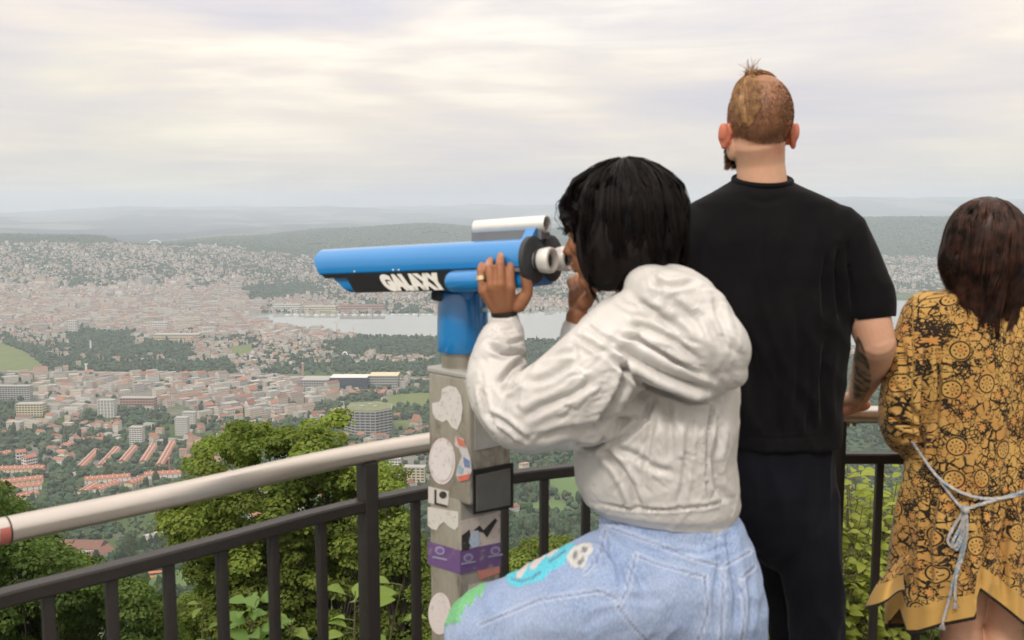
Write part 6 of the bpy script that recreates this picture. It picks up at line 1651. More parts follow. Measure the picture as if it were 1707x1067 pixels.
dk2 = np.clip(.9*np.exp(-((px-1272)/22)**2-((py-231)/12)**2)+.6*np.exp(-((px-1228)/12)**2-((py-222)/16)**2)+.5*np.exp(-((px-1302)/13)**2-((py-180)/30)**2)+.55*np.exp(-((px-1240)/16)**2-((py-170)/34)**2)+n1*.18, 0, .95)
mixc = mixc*(1-dk2)[:, None]+np.array((.13,.058,.026))*dk2[:, None]
k = (edge_*.92*scalp)[:, None]; col = col*(1-k)+mixc*(1+n2[:, None]*.12)*k
col[isear] = (.60,.20,.12); nk = np.exp(-((px-1300)/22)**2-((py-252)/12)**2)*(Lc[:, 2] > -.12)*(V[:, 1] < 2.5); col = col*(1-nk[:, None]*.5)+np.array((.60,.22,.16))*nk[:, None]*.5
lower = np.exp(-((py-560)/40)**2)*(px > 1400)*(V[:, 2] < 1.4); col = col*(1-lower[:, None]*.12)+np.array((.66,.30,.20))*lower[:, None]*.12
# tattoo on the inner forearm
tpoly = [(1427,560),(1432,562),(1440,580),(1447,600),(1451,622),(1453,640),(1446,655),(1436,668),(1424,664),(1420,645),(1424,620),(1423,590)]
tm = inside(px+n1*3, py, tpoly) & (V[:, 2] < 1.42) & (V[:, 1] < 2.75) & (px > 1410); tn_ = np.clip(.62+fbm(V, 42, 2.)*.9, .25, .95)
col[tm] = (col*(1-tn_[:, None])+np.array((.055,.065,.05))*tn_[:, None])[tm]
fing = (V[:, 2] < 1.03) & (V[:, 2] > .93) & (V[:, 1] > 2.6); col[fing] = col[fing]*np.array((1.05,.86,.84))
setV(me, V-np.array(orgM)); finish(me, m_skin, col); man = link('person', me, loc=orgM)
tag(man, 'tall person with ginger top knot and shaved head in black t-shirt, tattooed forearm', 'person')
# ---- hair: gathered from the crown into a knot
m_hairM = hair_mat('ginger_hair', (.20,.095,.04), (.46,.26,.11), .55, .4, 60)
q = lambda x, y, z: hm + MtM @ Vector((x*.985, y*.985, z*.985))
kc_ = P(1252, 133, 2.44)
sc_c = q(0, -.008, .020); sc_r = np.array((.076, .096, .098))*.985
def skull(n_, h=0.):
    n_ = Vector(n_).normalized(); return sc_c + MtM @ Vector((n_.x*(sc_r[0]+h), n_.y*(sc_r[1]+h), n_.z*(sc_r[2]+h)))
def skull_dir(px_, py_):
    """unit direction in skull space where the sight line meets the back of the skull"""
    o_ = Vector((0, 0, CAM_Z)); d = P(px_, py_, 2.4)-o_; Mi = MtM.transposed(); o2 = Mi @ (o_-sc_c); d2 = Mi @ d
    o2 = Vector((o2.x/sc_r[0], o2.y/sc_r[1], o2.z/sc_r[2])); d2 = Vector((d2.x/sc_r[0], d2.y/sc_r[1], d2.z/sc_r[2])); A_q = d2.dot(d2); B_q = o2.dot(d2); disc = B_q*B_q-A_q*(o2.dot(o2)-1)
    t = (-B_q-math.sqrt(max(disc, 0)))/A_q; return (o2+d2*t).normalized()
kd = (MtM.transposed() @ (Vector(kc_)-sc_c)); kd = Vector((kd.x/sc_r[0], kd.y/sc_r[1], kd.z/sc_r[2])).normalized()
mb = MB(); mb.sphere(kc_, (.013,.012,.018)); mb.sphere(kc_-Vector((0,0,.016)), (.014,.014,.010))
for y_ in range(146, 206, 6):
    w_ = .020-.007*abs(y_-168)/36; mb.sphere(skull(skull_dir(1243, y_), -.004), (w_, .011, .014))
me = remesh(mb, .003, 10, .6); local(me, orgM); finish(me, m_hairM); hairM = link('hair', me, man)
rg = np.random.default_rng(12); lines = []
for i in range(1500):         # combed up over the skull into the knot
    y_ = 212-62*rg.random()**.8; half = 24 if y_ < 185 else 24-(y_-185)*.55; x_ = 1243+rg.uniform(-half, half)
    n0 = skull_dir(x_, y_) if i % 4 else Vector((rg.uniform(-.45, .45), rg.uniform(-.2, .8), 1)).normalized()
    lift = rg.uniform(.001, .009); pts = []; sw = rg.normal()*.06
    for k_ in range(9):
        t = k_/8; n_ = n0.lerp(kd, t).normalized(); n_.x += sw*math.sin(t*math.pi); p = skull(n_, .0015+lift*math.sin(t*math.pi*.8))
        if t > .8: p = p.lerp(Vector(kc_), (t-.8)*4.0)
        pts.append(np.array(p-orgM)+rg.normal(size=3)*.0005)
    lines.append(pts)
for i in range(60):           # loose ends above the knot
    d = Vector((rg.normal()*.22-.10, rg.normal()*.2, 1)).normalized(); ln = rg.uniform(.010, .036); c = Vector(kc_)+Vector((rg.normal()*.005, 0, .006)); w = rg.normal(size=3)*.010
    lines.append([np.array(c+d*ln*t-orgM)+w*t*t for t in np.linspace(0, 1, 6)])
for i in range(200):          # the knot wound round itself
    a0 = rg.uniform(0, 6.28); r0 = rg.uniform(.009, .017); h0 = rg.uniform(-.024, .014); c = Vector(kc_)+Vector((0, 0, h0)); tl = rg.normal()*.3
    lines.append([np.array(c-orgM)+np.array((math.cos(a0+t)*r0, math.sin(a0+t)*r0, math.sin(a0+t+1)*r0*tl)) for t in np.linspace(0, 3.2, 9)])
link('hair_strands', strand_mesh('hair_strands', lines, .0009, .0005, m_hairM), hairM)
# stubble: short hairs over the shaved part, and the beard
lines = []
for i in range(15000):
    n_ = Vector(rg.normal(size=3)).normalized()
    if n_.y > .35 or n_.z < -.72-.25*min(0, n_.y+.6): continue
    if n_.z < -.35 and n_.y > -.1: continue
    p = skull(n_, -.0005); d = (MtM @ n_*.55+Vector((0, 0, -.8))).normalized(); lines.append([np.array(p-orgM)+np.array(d)*.0042*t for t in (0, 1)])
link('stubble', strand_mesh('stubble', lines, .00042, .0002, hair_mat('stubble_hair', (.13,.055,.025), (.33,.165,.08), .7, .15, 26)), hairM)
lines = []
for i in range(3000):
    a = rg.uniform(-1.5, 1.5); zz = rg.uniform(-.105, -.040); 
    if abs(a) < .9 and zz > -.075 and rg.random() < .6: continue
    rr_ = .058-.12*max(0, -.07-zz); p = q(math.sin(a)*rr_, .022+math.cos(a)*rr_*1.05, zz); out_ = MtM @ Vector((math.sin(a), math.cos(a), -.9)); ln = rg.uniform(.004, .020)
    lines.append([np.array(p-orgM)+np.array(out_.normalized())*ln*t+rg.normal(size=3)*.0015*t for t in (0, .4, .75, 1)])
link('beard', strand_mesh('beard', lines, .0011, .0005, hair_mat('beard_hair', (.07,.03,.015), (.20,.09,.04), .5, .3)), man)
# ---- t-shirt
mb = MB()
loft(mb, [(P(1271, 300, 2.465), .066, .064, 0, R(14)), (P(1272, 306, 2.465), .082, .068, 0, R(10)), (P(1273, 322, 2.465), .130, .078), (P(1274, 338, 2.465), .178, .090), (P(1275, 360, 2.465), .205, .100), (P(1275, 400, 2.465), .228, .116),
          (P(1276, 450, 2.465), .226, .124), (P(1277, 520, 2.465), .210, .126), (P(1283, 600, 2.47), .190, .122), (P(1290, 680, 2.475), .168, .118), (P(1294, 725, 2.475), .160, .116), (P(1295, 738, 2.475), .158, .115)])
mb.sphere(P(1376, 382, 2.46), (.070,.080,.066)); mb.sphere(P(1174, 382, 2.46), (.070,.080,.066))
limb(mb, [P(1392, 392, 2.455), P(1426, 450, 2.445), P(1447, 515, 2.435)], [.078, .072, .068], 26); limb(mb, [P(1160, 392, 2.455), P(1125, 455, 2.445), P(1100, 515, 2.44)], [.078, .072, .066], 26)
me = remesh(mb, .005, 7, .5)
def cut_below(me, co, no):
    bm = bmesh.new(); bm.from_mesh(me); bmesh.ops.bisect_plane(bm, geom=list(bm.verts)+list(bm.edges)+list(bm.faces), plane_co=co, plane_no=no, clear_outer=True); bm.to_mesh(me); bm.free()
def cut_if(me, co, no, cond):
    """clear what lies beyond a plane, only where cond holds"""
    bm = bmesh.new(); bm.from_mesh(me); fs = [f for f in bm.faces if cond(f.calc_center_median())]; g_ = set()
    for f in fs:
        g_.add(f); g_.update(f.verts); g_.update(f.edges)
    bmesh.ops.bisect_plane(bm, geom=list(g_), plane_co=co, plane_no=no, clear_outer=True); bm.to_mesh(me); bm.free()
# sleeve openings
cA = P(1452, 530, 2.435); dA = (P(1447, 515, 2.435)-P(1426, 450, 2.445)).normalized(); dA = (dA+Vector((-.22,0,-.1))).normalized()
cut_if(me, cA, dA, lambda c: c.x > P(1418, 500, 2.44).x and c.z < P(1440, 470, 2.44).z)
cB = P(1096, 530, 2.44); dB = (P(1100, 515, 2.44)-P(1125, 455, 2.445)).normalized(); cut_if(me, cB, dB, lambda c: c.x < P(1132, 500, 2.44).x and c.z < P(1110, 470, 2.44).z)
me.update(); V, Nn = getV(me); px, py = to_px(V[:, 0], V[:, 1], V[:, 2])
V = V+Nn*((ridged(V, (8, 8, 3.2), 3.)-.45)*.007*np.clip((py-330)/120, .05, 1))[:, None]; setV(me, V); me.update(); V, Nn = getV(me)
V = fold(V, Nn, [([(1400,410),(1395,450),(1398,500),(1405,540)], 6, .010, .6), ([(1380,420),(1372,470),(1376,540)], 5, .006, .6), ([(1415,400),(1412,440),(1420,490)], 4, .006, .5), ([(1330,500),(1335,600),(1330,700)], 8, .006, .6),
  ([(1240,332),(1275,338),(1312,330)], 5, .0016, .6), ([(1250,560),(1258,640),(1262,720)], 8, .006, .6), ([(1380,560),(1370,640),(1375,720)], 7, .008, .6), ([(1230,560),(1236,650),(1240,730)], 7, .006, .6),
  ([(1350,580),(1352,660),(1345,735)], 6, .006, .6), ([(1300,600),(1296,680),(1300,738)], 7, .005, .6), ([(1232,307),(1250,302),(1290,302),(1312,306)], 2.2, .003, .4), ([(1225,725),(1290,732),(1398,724)], 2.0, .002, .4)])
setV(me, V)
m_tee = cloth_mat('black_jersey', (.0045,.0042,.005), (.0095,.009,.0098), .9, 900, .25, .05, .10)
tsh = part('t_shirt', me, m_tee, man, orgM)
mb = MB(); cc = P(1271, 300.5, 2.465); Mc = Matrix.Rotation(R(14), 3, 'X'); rp2 = [cc+Mc@Vector((.0680*math.cos(t), .066*math.sin(t), 0))-orgM for t in np.linspace(0, 2*math.pi, 49)]
mb.tube(rp2, .0078, 12, cap=False); mb.build('collar', m_tee, tsh, True)
# ---- trousers
mb = MB()
loft(mb, [(P(1293, 722, 2.475), .140, .100), (P(1292, 760, 2.475), .146, .108), (P(1290, 810, 2.475), .150, .115), (P(1292, 850, 2.475), .136, .110), (P(1298, 890, 2.48), .112, .095), (P(1304, 925, 2.49), .075, .07), (P(1308, 950, 2.49), .03, .03)])
limb(mb, [P(1252, 830, 2.50), P(1285, 930, 2.56), kL, aL_], [.092, .084, .068, .062], 24); limb(mb, [P(1340, 830, 2.47), P(1352, 950, 2.46), kR, aR_], [.088, .080, .068, .062], 24)
me = remesh(mb, .0055, 6); V, Nn = getV(me); V = V+Nn*((ridged(V, (9, 9, 4), 13.)-.45)*.007)[:, None]; setV(me, V)
m_trou = cloth_mat('dark_navy_twill', (.0045,.0048,.0075), (.0085,.009,.0135), .9, 700, .3, .05, .10)
part('trousers', me, m_trou, man, orgM)
for a_, yw in ((aL_, .1), (aR_, -.1)):
    mb = MB(); boot(mb, Vector((a_.x, a_.y, 0)), yw, .29); me = remesh(mb, .006, 3); part('shoe', me, m_black, man, orgM)
# ================================================================== WOMAN IN THE PATTERNED DRESS
YB = 2.52
orgB = Vector((P(1645, 900, YB).x, YB, 0)); hb = P(1640, 412, YB)
mb = MB(); MtB = head(mb, hb, R(-6), R(-4), .98)
limb(mb, [hb+Vector((0,-.01,-.06)), P(1643, 500, YB)], [.05, .055])
loft(mb, [(P(1645, 490, YB), .10, .05), (P(1647, 530, YB), .15, .07), (P(1650, 620, YB), .14, .08), (P(1650, 720, YB), .12, .075), (P(1650, 850, YB), .15, .09), (P(1650, 900, YB), .15, .09)])
sl_, el_, wl_ = P(1545, 535, YB), P(1512, 690, YB-.02), P(1535, 740, YB+.22)
sr_, er_, wr_ = P(1748, 535, YB), P(1790, 690, YB-.02), P(1765, 720, YB+.24)
for s_, e_, w_ in ((sl_, el_, wl_), (sr_, er_, wr_)):
    limb(mb, [s_, e_], [.040, .034]); limb(mb, [e_, w_], [.034, .023])
for w_, sg in ((wl_, 1), (wr_, -1)):
    pm = w_+Vector((.01*sg, .06, .01)); kn = [pm+Vector((sg*(i-1.5)*.018, .035, .008)) for i in range(4)]
    hand(mb, w_, pm, kn, [k+Vector((0, .03, -.004)) for k in kn], [k+Vector((0, .042, -.03)) for k in kn], [pm+Vector((sg*.02, 0, -.005)), pm+Vector((sg*.035, .02, -.01)), pm+Vector((sg*.037, .042, -.015)), pm+Vector((sg*.030, .058, -.02))])
for hx, kx, kz in ((1605, 1600, .50), (1685, 1668, .50)):
    h_ = P(hx, 900, YB); k_ = Vector((P(kx, 1060, YB).x, YB, .49)); a_ = Vector((k_.x, YB-.02, .09))
    limb(mb, [h_, h_.lerp(k_, .6), k_], [.080, .066, .052], 24); limb(mb, [k_, k_.lerp(a_, .3)+Vector((0,-.012,0)), a_], [.050, .054, .034], 24)
me = remesh(mb, .0036, 2); V, Nn = getV(me); skB = np.array((.58,.33,.215)); col = np.ones((len(V), 3))*skB; col = paint_head(V, col, hb, MtB, .98, skB, (.5,.17,.14))
setV(me, V-np.array(orgB)); finish(me, m_skin, col); womB = link('person', me, loc=orgB)
tag(womB, 'person with long dark brown hair in a loose yellow dress with black floral print', 'person')
# ---- dress
mb = MB()
def rg2(py, xl, xr, ry, Y=YB, pw=2.4): 
    a, b_ = P(xl, py, Y), P(xr, py, Y); return ((a+b_)/2, (b_-a).length/2, ry, 0, 0, 0, pw)
loft(mb, [rg2(482, 1585, 1702, .065), rg2(492, 1548, 1745, .085), rg2(515, 1525, 1772, .10), rg2(560, 1520, 1785, .118), rg2(640, 1524, 1790, .125), rg2(740, 1516, 1792, .128), rg2(800, 1512, 1796, .13), rg2(850, 1500, 1806, .138), rg2(920, 1492, 1815, .145), rg2(985, 1486, 1822, .15), rg2(1052, 1484, 1826, .152)], 64)
limb(mb, [P(1548, 528, YB), P(1524, 600, YB-.02), P(1506, 680, YB-.03), P(1512, 722, YB+.02), P(1532, 742, YB+.12)], [.068, .066, .058, .055, .048], 26)
limb(mb, [P(1748, 528, YB), P(1776, 600, YB-.02), P(1790, 680, YB-.03), P(1780, 722, YB+.02), P(1768, 735, YB+.14)], [.068, .066, .058, .055, .048], 26)
mb.sphere(P(1500, 700, YB-.02), (.047,.05,.06)); mb.sphere(P(1480, 672, YB), (.02,.03,.05))
me = remesh(mb, .005, 6, .5); V, Nn = getV(me); px, py = to_px(V[:, 0], V[:, 1], V[:, 2])
# long hanging folds
hang = np.clip((py-560)/300, 0, 1.2); ang_ = np.arctan2(V[:, 0]-orgB.x, -(V[:, 1]-YB))
V = V+Nn*((np.sin(ang_*11+fbm(V, (2, 2, 1.2), 3.)*3.)*.0075+np.sin(ang_*23+1+fbm(V, (2, 2, 1), 6.)*3)*.003)*hang*(np.abs(Nn[:, 2]) < .8))[:, None]
setV(me, V); me.update(); V, Nn = getV(me)
V = fold(V, Nn, [([(1548,560),(1542,640),(1536,720),(1530,800)], 6, .018, .6), ([(1560,575),(1562,660),(1556,730)], 6, .008, .6), ([(1700,520),(1690,600),(1700,680)], 8, .004, .6), ([(1590,840),(1600,900),(1612,980)], 7, .010, .6), ([(1560,820),(1545,900),(1550,1000)], 7, .010, .6),
   ([(1630,850),(1640,920),(1634,1000)], 6, .012, .6), ([(1490,640),(1510,670),(1530,700)], 4, .008, .5), ([(1478,690),(1500,705),(1530,712)], 4, .008, .5), ([(1495,735),(1510,725),(1530,728)], 4, .01, .5), ([(1525,790),(1600,835),(1707,825)], 5, .006, .5), ([(1500,560),(1510,620),(1500,680)], 5, .006, .5), ([(1680,850),(1670,930),(1676,1000)], 6, .009, .6)])
setV(me, V)
# hem: cut open below along a wavy line, with slits
hemx = [1440,1484,1500,1512,1530,1570,1627,1629,1634,1670,1707,1760,1830]; hemy = [1040,1040,1020,1056,1056,1044,1033,1000,985,1012,1042,1050,1050]
bm = bmesh.new(); bm.from_mesh(me); bm.verts.ensure_lookup_table(); kill = []
for f in bm.faces:
    c = f.calc_center_median(); x_, y_ = to_px(c.x, c.y, c.z); back = c.y > YB
    lim = 1046 if back else float(np.interp(x_, hemx, hemy))
    if y_ > lim: kill.append(f)
bmesh.ops.delete(bm, geom=kill, context='FACES')
for v_ in bm.verts:
    if v_.is_boundary and v_.co.z < 1.0:
        x_, y_ = to_px(v_.co.x, v_.co.y, v_.co.z); lim = 1046 if v_.co.y > YB else float(np.interp(x_, hemx, hemy)); v_.co.z -= (lim-y_)*v_.co.y/FPX*.92
bm.to_mesh(me); bm.free()
V, Nn = getV(me); px, py = to_px(V[:, 0], V[:, 1], V[:, 2])
ang_ = np.arctan2(V[:, 0]-orgB.x, -(V[:, 1]-YB)); hl = np.where(V[:, 1] > YB, 1046, np.interp(px, hemx, hemy)); above = (hl-py)*YB/FPX
cl_ = np.stack([ang_*.20, V[:, 2], above], 1); slv = px < 1522; slz = (V[:, 2] > 0.98) & slv; cl_[slz, 0] = V[slz, 1]*.8-ang_[slz]*.05
m_dress, nt, b = material('yellow_black_print')
at = N(nt, 'ShaderNodeAttribute', attribute_name='cloth'); s = N(nt, 'ShaderNodeSeparateXYZ'); L(nt, at.outputs['Vector'], s.inputs[0])
cb_ = N(nt, 'ShaderNodeCombineXYZ'); L(nt, s.outputs[0], cb_.inputs[0]); L(nt, s.outputs[1], cb_.inputs[1]); uvv = cb_.outputs[0]
def VOR(vec, scale, feature='F1', rnd=1.0, out='Distance'):
    v = N(nt, 'ShaderNodeTexVoronoi', inp={'Scale': scale, 'Randomness': rnd}); v.voronoi_dimensions = '2D'; v.feature = feature; L(nt, vec, v.inputs['Vector']); return v.outputs[out], v
nw = N(nt, 'ShaderNodeTexNoise', inp={'Scale': 38, 'Detail': 3}); L(nt, uvv, nw.inputs['Vector'])
vs = N(nt, 'ShaderNodeVectorMath'); vs.operation = 'SCALE'; vs.inputs['Scale'].default_value = .016; L(nt, nw.outputs['Color'], vs.inputs[0])
va = N(nt, 'ShaderNodeVectorMath'); L(nt, uvv, va.inputs[0]); L(nt, vs.outputs[0], va.inputs[1]); wv = va.outputs[0]
e1_, _ = VOR(wv, 44, 'DISTANCE_TO_EDGE'); e2_, _ = VOR(wv, 96, 'DISTANCE_TO_EDGE'); e3_, _ = VOR(wv, 170, 'F1', .8)
wdt = M(nt, 'MULTIPLY', M(nt, 'SUBTRACT', NOISE(nt, uvv, 24, 3, .6), .40), .55)
l1 = M(nt, 'LESS_THAN', e1_, wdt)
reg = NOISE(nt, uvv, 15, 2, .5); zone = M(nt, 'GREATER_THAN', reg, .545)
cn = NOISE(nt, wv, 42, 3, .6); con_ = M(nt, 'LESS_THAN', M(nt, 'ABSOLUTE', M(nt, 'SUBTRACT', cn, .5)), .017)
l2 = M(nt, 'LESS_THAN', e2_, .12)
dots = M(nt, 'MULTIPLY', M(nt, 'GREATER_THAN', e3_, .30), M(nt, 'GREATER_THAN', NOISE(nt, uvv, 19, 2), .55))
blk = M(nt, 'MAXIMUM', l1, M(nt, 'MULTIPLY', M(nt, 'MAXIMUM', l2, dots), zone)); blk = M(nt, 'MAXIMUM', blk, con_)
# flowers with petals and wheel medallions on a half drop repeat
def medallion(scale, rnd, off, r_out):
    mp = MAPV(nt, uvv, (1, 1, 1), off); d_, v = VOR(mp, scale, 'F1', rnd); r_ = M(nt, 'DIVIDE', d_, 1.0)
    sb = N(nt, 'ShaderNodeVectorMath'); sb.operation = 'SUBTRACT'
    L(nt, mp, sb.inputs[0]); L(nt, v.outputs['Position'], sb.inputs[1])
    sp = N(nt, 'ShaderNodeSeparateXYZ'); L(nt, sb.outputs[0], sp.inputs[0]); an = M(nt, 'ARCTAN2', sp.outputs[1], sp.outputs[0])
    rr_ = M(nt, 'SQRT', M(nt, 'ADD', M(nt, 'MULTIPLY', sp.outputs[0], sp.outputs[0]), M(nt, 'MULTIPLY', sp.outputs[1], sp.outputs[1])))
    return M(nt, 'DIVIDE', rr_, r_out), an
r1, a1 = medallion(8.2, .6, (0, 0, 0), .0225)
inm = M(nt, 'LESS_THAN', r1, 1.0)
ring = M(nt, 'MULTIPLY', M(nt, 'GREATER_THAN', r1, .90), M(nt, 'LESS_THAN', r1, 1.07))
spk = M(nt, 'MULTIPLY', M(nt, 'GREATER_THAN', M(nt, 'COSINE', M(nt, 'MULTIPLY', a1, 8.0)), .45), M(nt, 'MULTIPLY', M(nt, 'GREATER_THAN', r1, .46), M(nt, 'LESS_THAN', r1, .68)))
cen = M(nt, 'MULTIPLY', M(nt, 'GREATER_THAN', r1, .16), M(nt, 'LESS_THAN', r1, .25))
med = M(nt, 'MAXIMUM', ring, M(nt, 'MAXIMUM', spk, M(nt, 'MULTIPLY', cen, .6)))
r2, a2 = medallion(13, .8, (.37, .21, 0), .013)
pet = M(nt, 'ADD', .8, M(nt, 'MULTIPLY', M(nt, 'COSINE', M(nt, 'MULTIPLY', a2, 7)), .22)); rp_ = M(nt, 'DIVIDE', r2, pet)
inf = M(nt, 'LESS_THAN', rp_, 1.0); rim = M(nt, 'MULTIPLY', M(nt, 'GREATER_THAN', rp_, .92), M(nt, 'LESS_THAN', rp_, 1.3))
blk = M(nt, 'MAXIMUM', M(nt, 'MULTIPLY', blk, M(nt, 'SUBTRACT', 1.0, inf)), rim)
blk = M(nt, 'MAXIMUM', M(nt, 'MULTIPLY', blk, M(nt, 'SUBTRACT', 1.0, M(nt, 'LESS_THAN', r1, 1.12))), med)
# plain border and dark edge
bord = M(nt, 'LESS_THAN', s.outputs[2], .066); edgb = M(nt, 'LESS_THAN', s.outputs[2], .009)
blk = M(nt, 'MULTIPLY', blk, M(nt, 'SUBTRACT', 1.0, bord)); blk = M(nt, 'MAXIMUM', blk, edgb)
orr = RAMP(nt, NOISE(nt, uvv, 9, 3), [(.4, 0.0), (.62, 1.0)])
yel = MIX(nt, orr, (.55,.335,.10), (.45,.24,.07)); yel = MIX(nt, M(nt, 'MULTIPLY', inf, .6), yel, (.56,.24,.07)); fbn = NOISE(nt, uvv, 900, 2)
yel = MIX(nt, M(nt, 'MULTIPLY', fbn, .25), yel, (.36,.2,.05)); yel = MIX(nt, bord, yel, (.50,.30,.085))
L(nt, MIX(nt, blk, yel, (.022,.014,.009)), b.inputs['Base Color']); b.inputs['Roughness'].default_value = .85; b.inputs['Specular IOR Level'].default_value = .2; b.inputs['Sheen Weight'].default_value = .1
bn = N(nt, 'ShaderNodeBump', inp={'Strength': .15, 'Distance': .001}); L(nt, fbn, bn.inputs['Height']); L(nt, bn.outputs[0], b.inputs['Normal'])
dress = part('dress', me, m_dress, womB, orgB, cloth=cl_)
sol = dress.modifiers.new('thickness', 'SOLIDIFY'); sol.thickness = .0015; sol.offset = -1
# flaring side flap of the hem
fl = []; U = []; nu, nv = 26, 18
for i in range(nu):
    for j in range(nv):
        u, v = i/(nu-1), j/(nv-1)
        top = P(1504+u*16, 925, YB-.10-.03*u); bx = 1441+u*72; by = 1016-u*26-math.sin(u*3.1)*4; bot = P(bx, by, YB-.10-.05*math.sin(u*3.14))
        p = top.lerp(bot, v)+Vector((-.012*math.sin(v*3.14), -.018*math.sin(u*5)*v, 0)); fl.append(p-orgB); U.append((u*.09+.3, p.z, (1-v)*.145))
F = [(i*nv+j, (i+1)*nv+j, (i+1)*nv+j+1, i*nv+j+1) for i in range(nu-1) for j in range(nv-1)]
mf = mesh_np('hem_flap', np.array(fl), F, [m_dress], smooth=True, uv=np.array(U)); o = link('hem_flap', mf, dress); sol = o.modifiers.new('thickness', 'SOLIDIFY'); sol.thickness = .0015
# ---- cord belt: lies on the dress
def surf(px_, py_, lift=.006):
    """nearest point of the dress surface seen there"""
    d = (px-px_)**2+(py-py_)**2+np.where(V[:, 1] > YB-.03, 1e6, 0); k = np.argsort(d)[:6]; return Vector((P(px_, py_, float(V[k, 1].min())-lift)))
def cord(pts, r_, mat, name='cord'):
    sp = smooth_path([surf(*p[:2], lift=(p[2] if len(p) > 2 else .006)) for p in pts], 6); lines = []
    for ph in (0, 2.09, 4.19):
        ln = []
        for i, p in enumerate(sp):
            a = ph+i*.9; ln.append(np.array(p-orgB)+np.array((math.cos(a)*r_*.55, math.sin(a)*r_*.4, math.sin(a)*r_*.55)))
        lines.append(ln)
    me = strand_mesh(name, lines, r_*.72, r_*.72, mat, 8); return me
m_cord, nt, b = material('grey_cord'); tc = N(nt, 'ShaderNodeTexCoord'); f = NOISE(nt, tc.outputs['Object'], 70, 3); L(nt, RAMP(nt, f, [(.38, (.46,.42,.38)), (.52, (.34,.34,.34)), (.6, (.16,.26,.36)), (.66, (.5,.47,.42))]), b.inputs['Base Color']); b.inputs['Roughness'].default_value = .85
lv = []
for pts in ([(1521,737),(1540,765),(1565,797),(1600,820),(1640,831),(1680,829),(1725,816),(1790,800)], [(1566,800),(1585,826),(1606,850,.010)], [(1606,850,.012),(1640,839),(1675,829),(1712,817)],
            [(1608,850,.014),(1592,875,.010),(1580,900,.010),(1590,912,.010),(1602,890,.012),(1610,856,.014)], [(1610,852,.014),(1600,880,.012),(1588,905,.012),(1596,915,.010),(1608,885,.012)],
            [(1610,852,.014),(1608,890,.010),(1600,930,.008),(1590,965,.008),(1582,1000,.008),(1572,1035,.010)], [(1611,852,.014),(1612,890,.010),(1604,930,.008),(1594,960,.010),(1592,1000,.012)]):
    lv.append(cord(pts, .0034, m_cord))
bm = bmesh.new()
for m_ in lv: bm.from_mesh(m_)
kn_ = surf(1609, 850, .014)-orgB; r0 = bmesh.ops.create_icosphere(bm, subdivisions=2, radius=.011, matrix=Matrix.Translation(kn_))
me = bpy.data.meshes.new('belt'); bm.to_mesh(me); bm.free(); me.materials.clear(); me.materials.append(m_cord); me.polygons.foreach_set('use_smooth', [True]*len(me.polygons)); belt = link('belt', me, womB)
lines = []; rg = np.random.default_rng(5)
for (x_, y_) in ((1572,1035),(1592,1000)):
    c = np.array(surf(x_, y_, .010)-orgB); lines = []
    for i in range(26): d = np.array((rg.normal()*.25, rg.normal()*.2, -1)); lines.append([c+d*.022*t for t in (0, .5, 1)])
    link('tassel', strand_mesh('tassel', lines, .0009, .0005, m_cord), belt)
# ---- long hair
m_hairB = hair_mat('brown_hair', (.006,.003,.0022), (.075,.030,.018), .45, .3, 28)
mb = MB(); q = lambda x, y, z: hb + MtB @ Vector((x, y, z))
mb.sphere(q(0, -.015, .028), (.088, .102, .094), MtB, 28, 18)
loft(mb, [(q(0,-.026,.02), .080, .084), (q(0,-.036,-.06), .082, .074), (q(.0,-.046,-.12), .072, .052), (q(-.006,-.054,-.17), .056, .038), (q(-.016,-.060,-.20), .040, .026), (q(-.024,-.064,-.215), .026, .015)])
me = remesh(mb, .005, 6, .6); V2, N2 = getV(me); V2 = V2+N2*((ridged(V2, (28, 28, 5), 4.)-.4)*.009)[:, None]; setV(me, V2); part('hair', me, m_hairB, womB, orgB)
hairB = womB.children[-1]; lines = []; rg = np.random.default_rng(17)
cz_az = rg.uniform(-math.pi, math.pi, 130); cz = rg.random((130, 4))
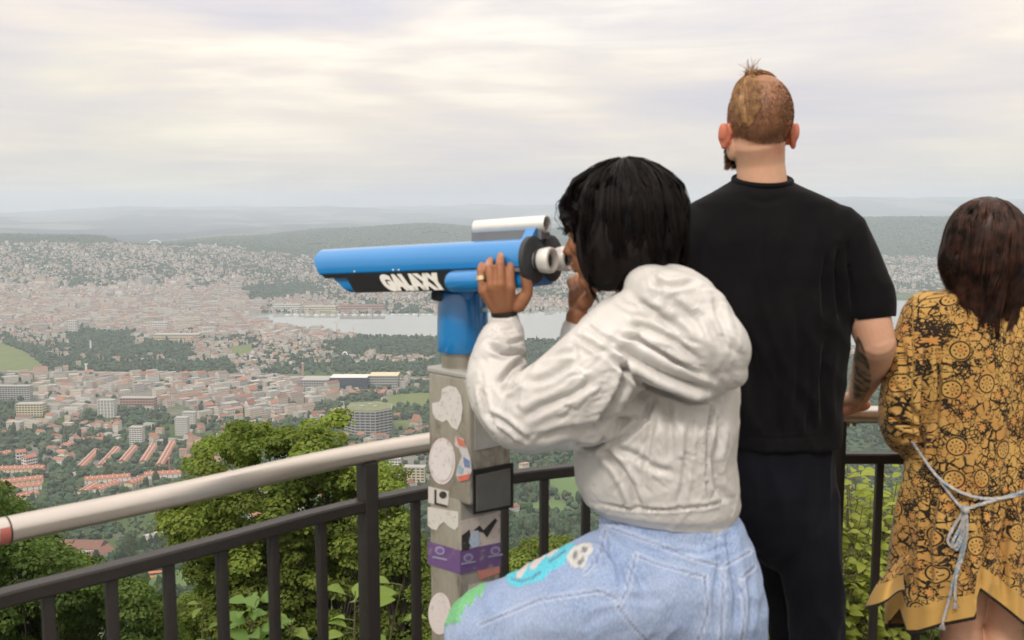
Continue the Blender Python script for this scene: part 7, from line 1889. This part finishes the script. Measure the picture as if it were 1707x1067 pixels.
for i in range(4200):
    ci = i % 130; az = cz_az[ci]+rg.normal()*.05
    if abs(az) < .5: continue
    # az: 0 = face, pi = back
    L_ = (.155+.08*cz[ci, 0]) if abs(az) > 1.9 else .10+.09*cz[ci, 0]; L_ += rg.normal()*.006; ph = cz[ci, 1]*6.28+rg.normal()*.2; off = .96+.09*cz[ci, 2]+rg.normal()*.006; pts = []; wv_ = .004+.011*cz[ci, 3]; drift = (cz[ci, 0]-.5)*.03+rg.normal()*.003
    for k in range(14):
        t = k/13; s_ = t*(.16+L_)
        if s_ < .16: el = math.radians(88)*(1-s_/.16); x_, y_, z_ = .090*math.cos(el), .104*math.cos(el), .096*math.sin(el)+.028
        else: d_ = s_-.16; shr = 1-max(0, d_-.06)*3.0; x_, y_, z_ = (.090+.010*math.sin(min(1, d_/.12)*2))*shr, .104*(1-d_*.8)*max(.3, shr), .028-d_*1.12
        p = np.array((math.sin(az)*x_*off, math.cos(az)*y_*off-.015-(max(0, s_-.16))*.16, z_)); p[0] += math.sin(s_*34+ph)*wv_*t+drift*t; p[1] += math.cos(s_*30+ph)*wv_*t
        pts.append(np.array(q(*p)-orgB))
    lines.append(pts)
link('hair_strands', strand_mesh('hair_strands', lines, .0011, .0005, m_hairB), hairB)
for kx in (1600, 1668):
    c = P(kx, 1060, YB); mb = MB(); boot(mb, Vector((c.x, YB-.02, 0)), 0, .24); me = remesh(mb, .005, 3); part('shoe', me, m_shoe, womB, orgB)
# ================================================================== HAZE
hz = MB(); hz.box((0, 18000, -60), (110000, 110000, 0))
zlo, zhi = -448.0, 352.0
hz = MB(); hz.box((0, 0, (zlo+zhi)/2), (76000, 76000, zhi-zlo))
m_haze = bpy.data.materials.new('haze_air'); m_haze.use_nodes = True
nt = m_haze.node_tree; nt.nodes.remove(nt.nodes['Principled BSDF'])
pv = N(nt, 'ShaderNodeVolumePrincipled'); pv.inputs['Color'].default_value = (0.77, 0.87, 1.0, 1); pv.inputs['Density'].default_value = 0.78e-4
pv.inputs['Anisotropy'].default_value = 0.0
L(nt, pv.outputs[0], nt.nodes['Material Output'].inputs['Volume'])
m_haze.cycles.homogeneous_volume = True
o = hz.build('haze', m_haze); tag(o, kind='stuff')
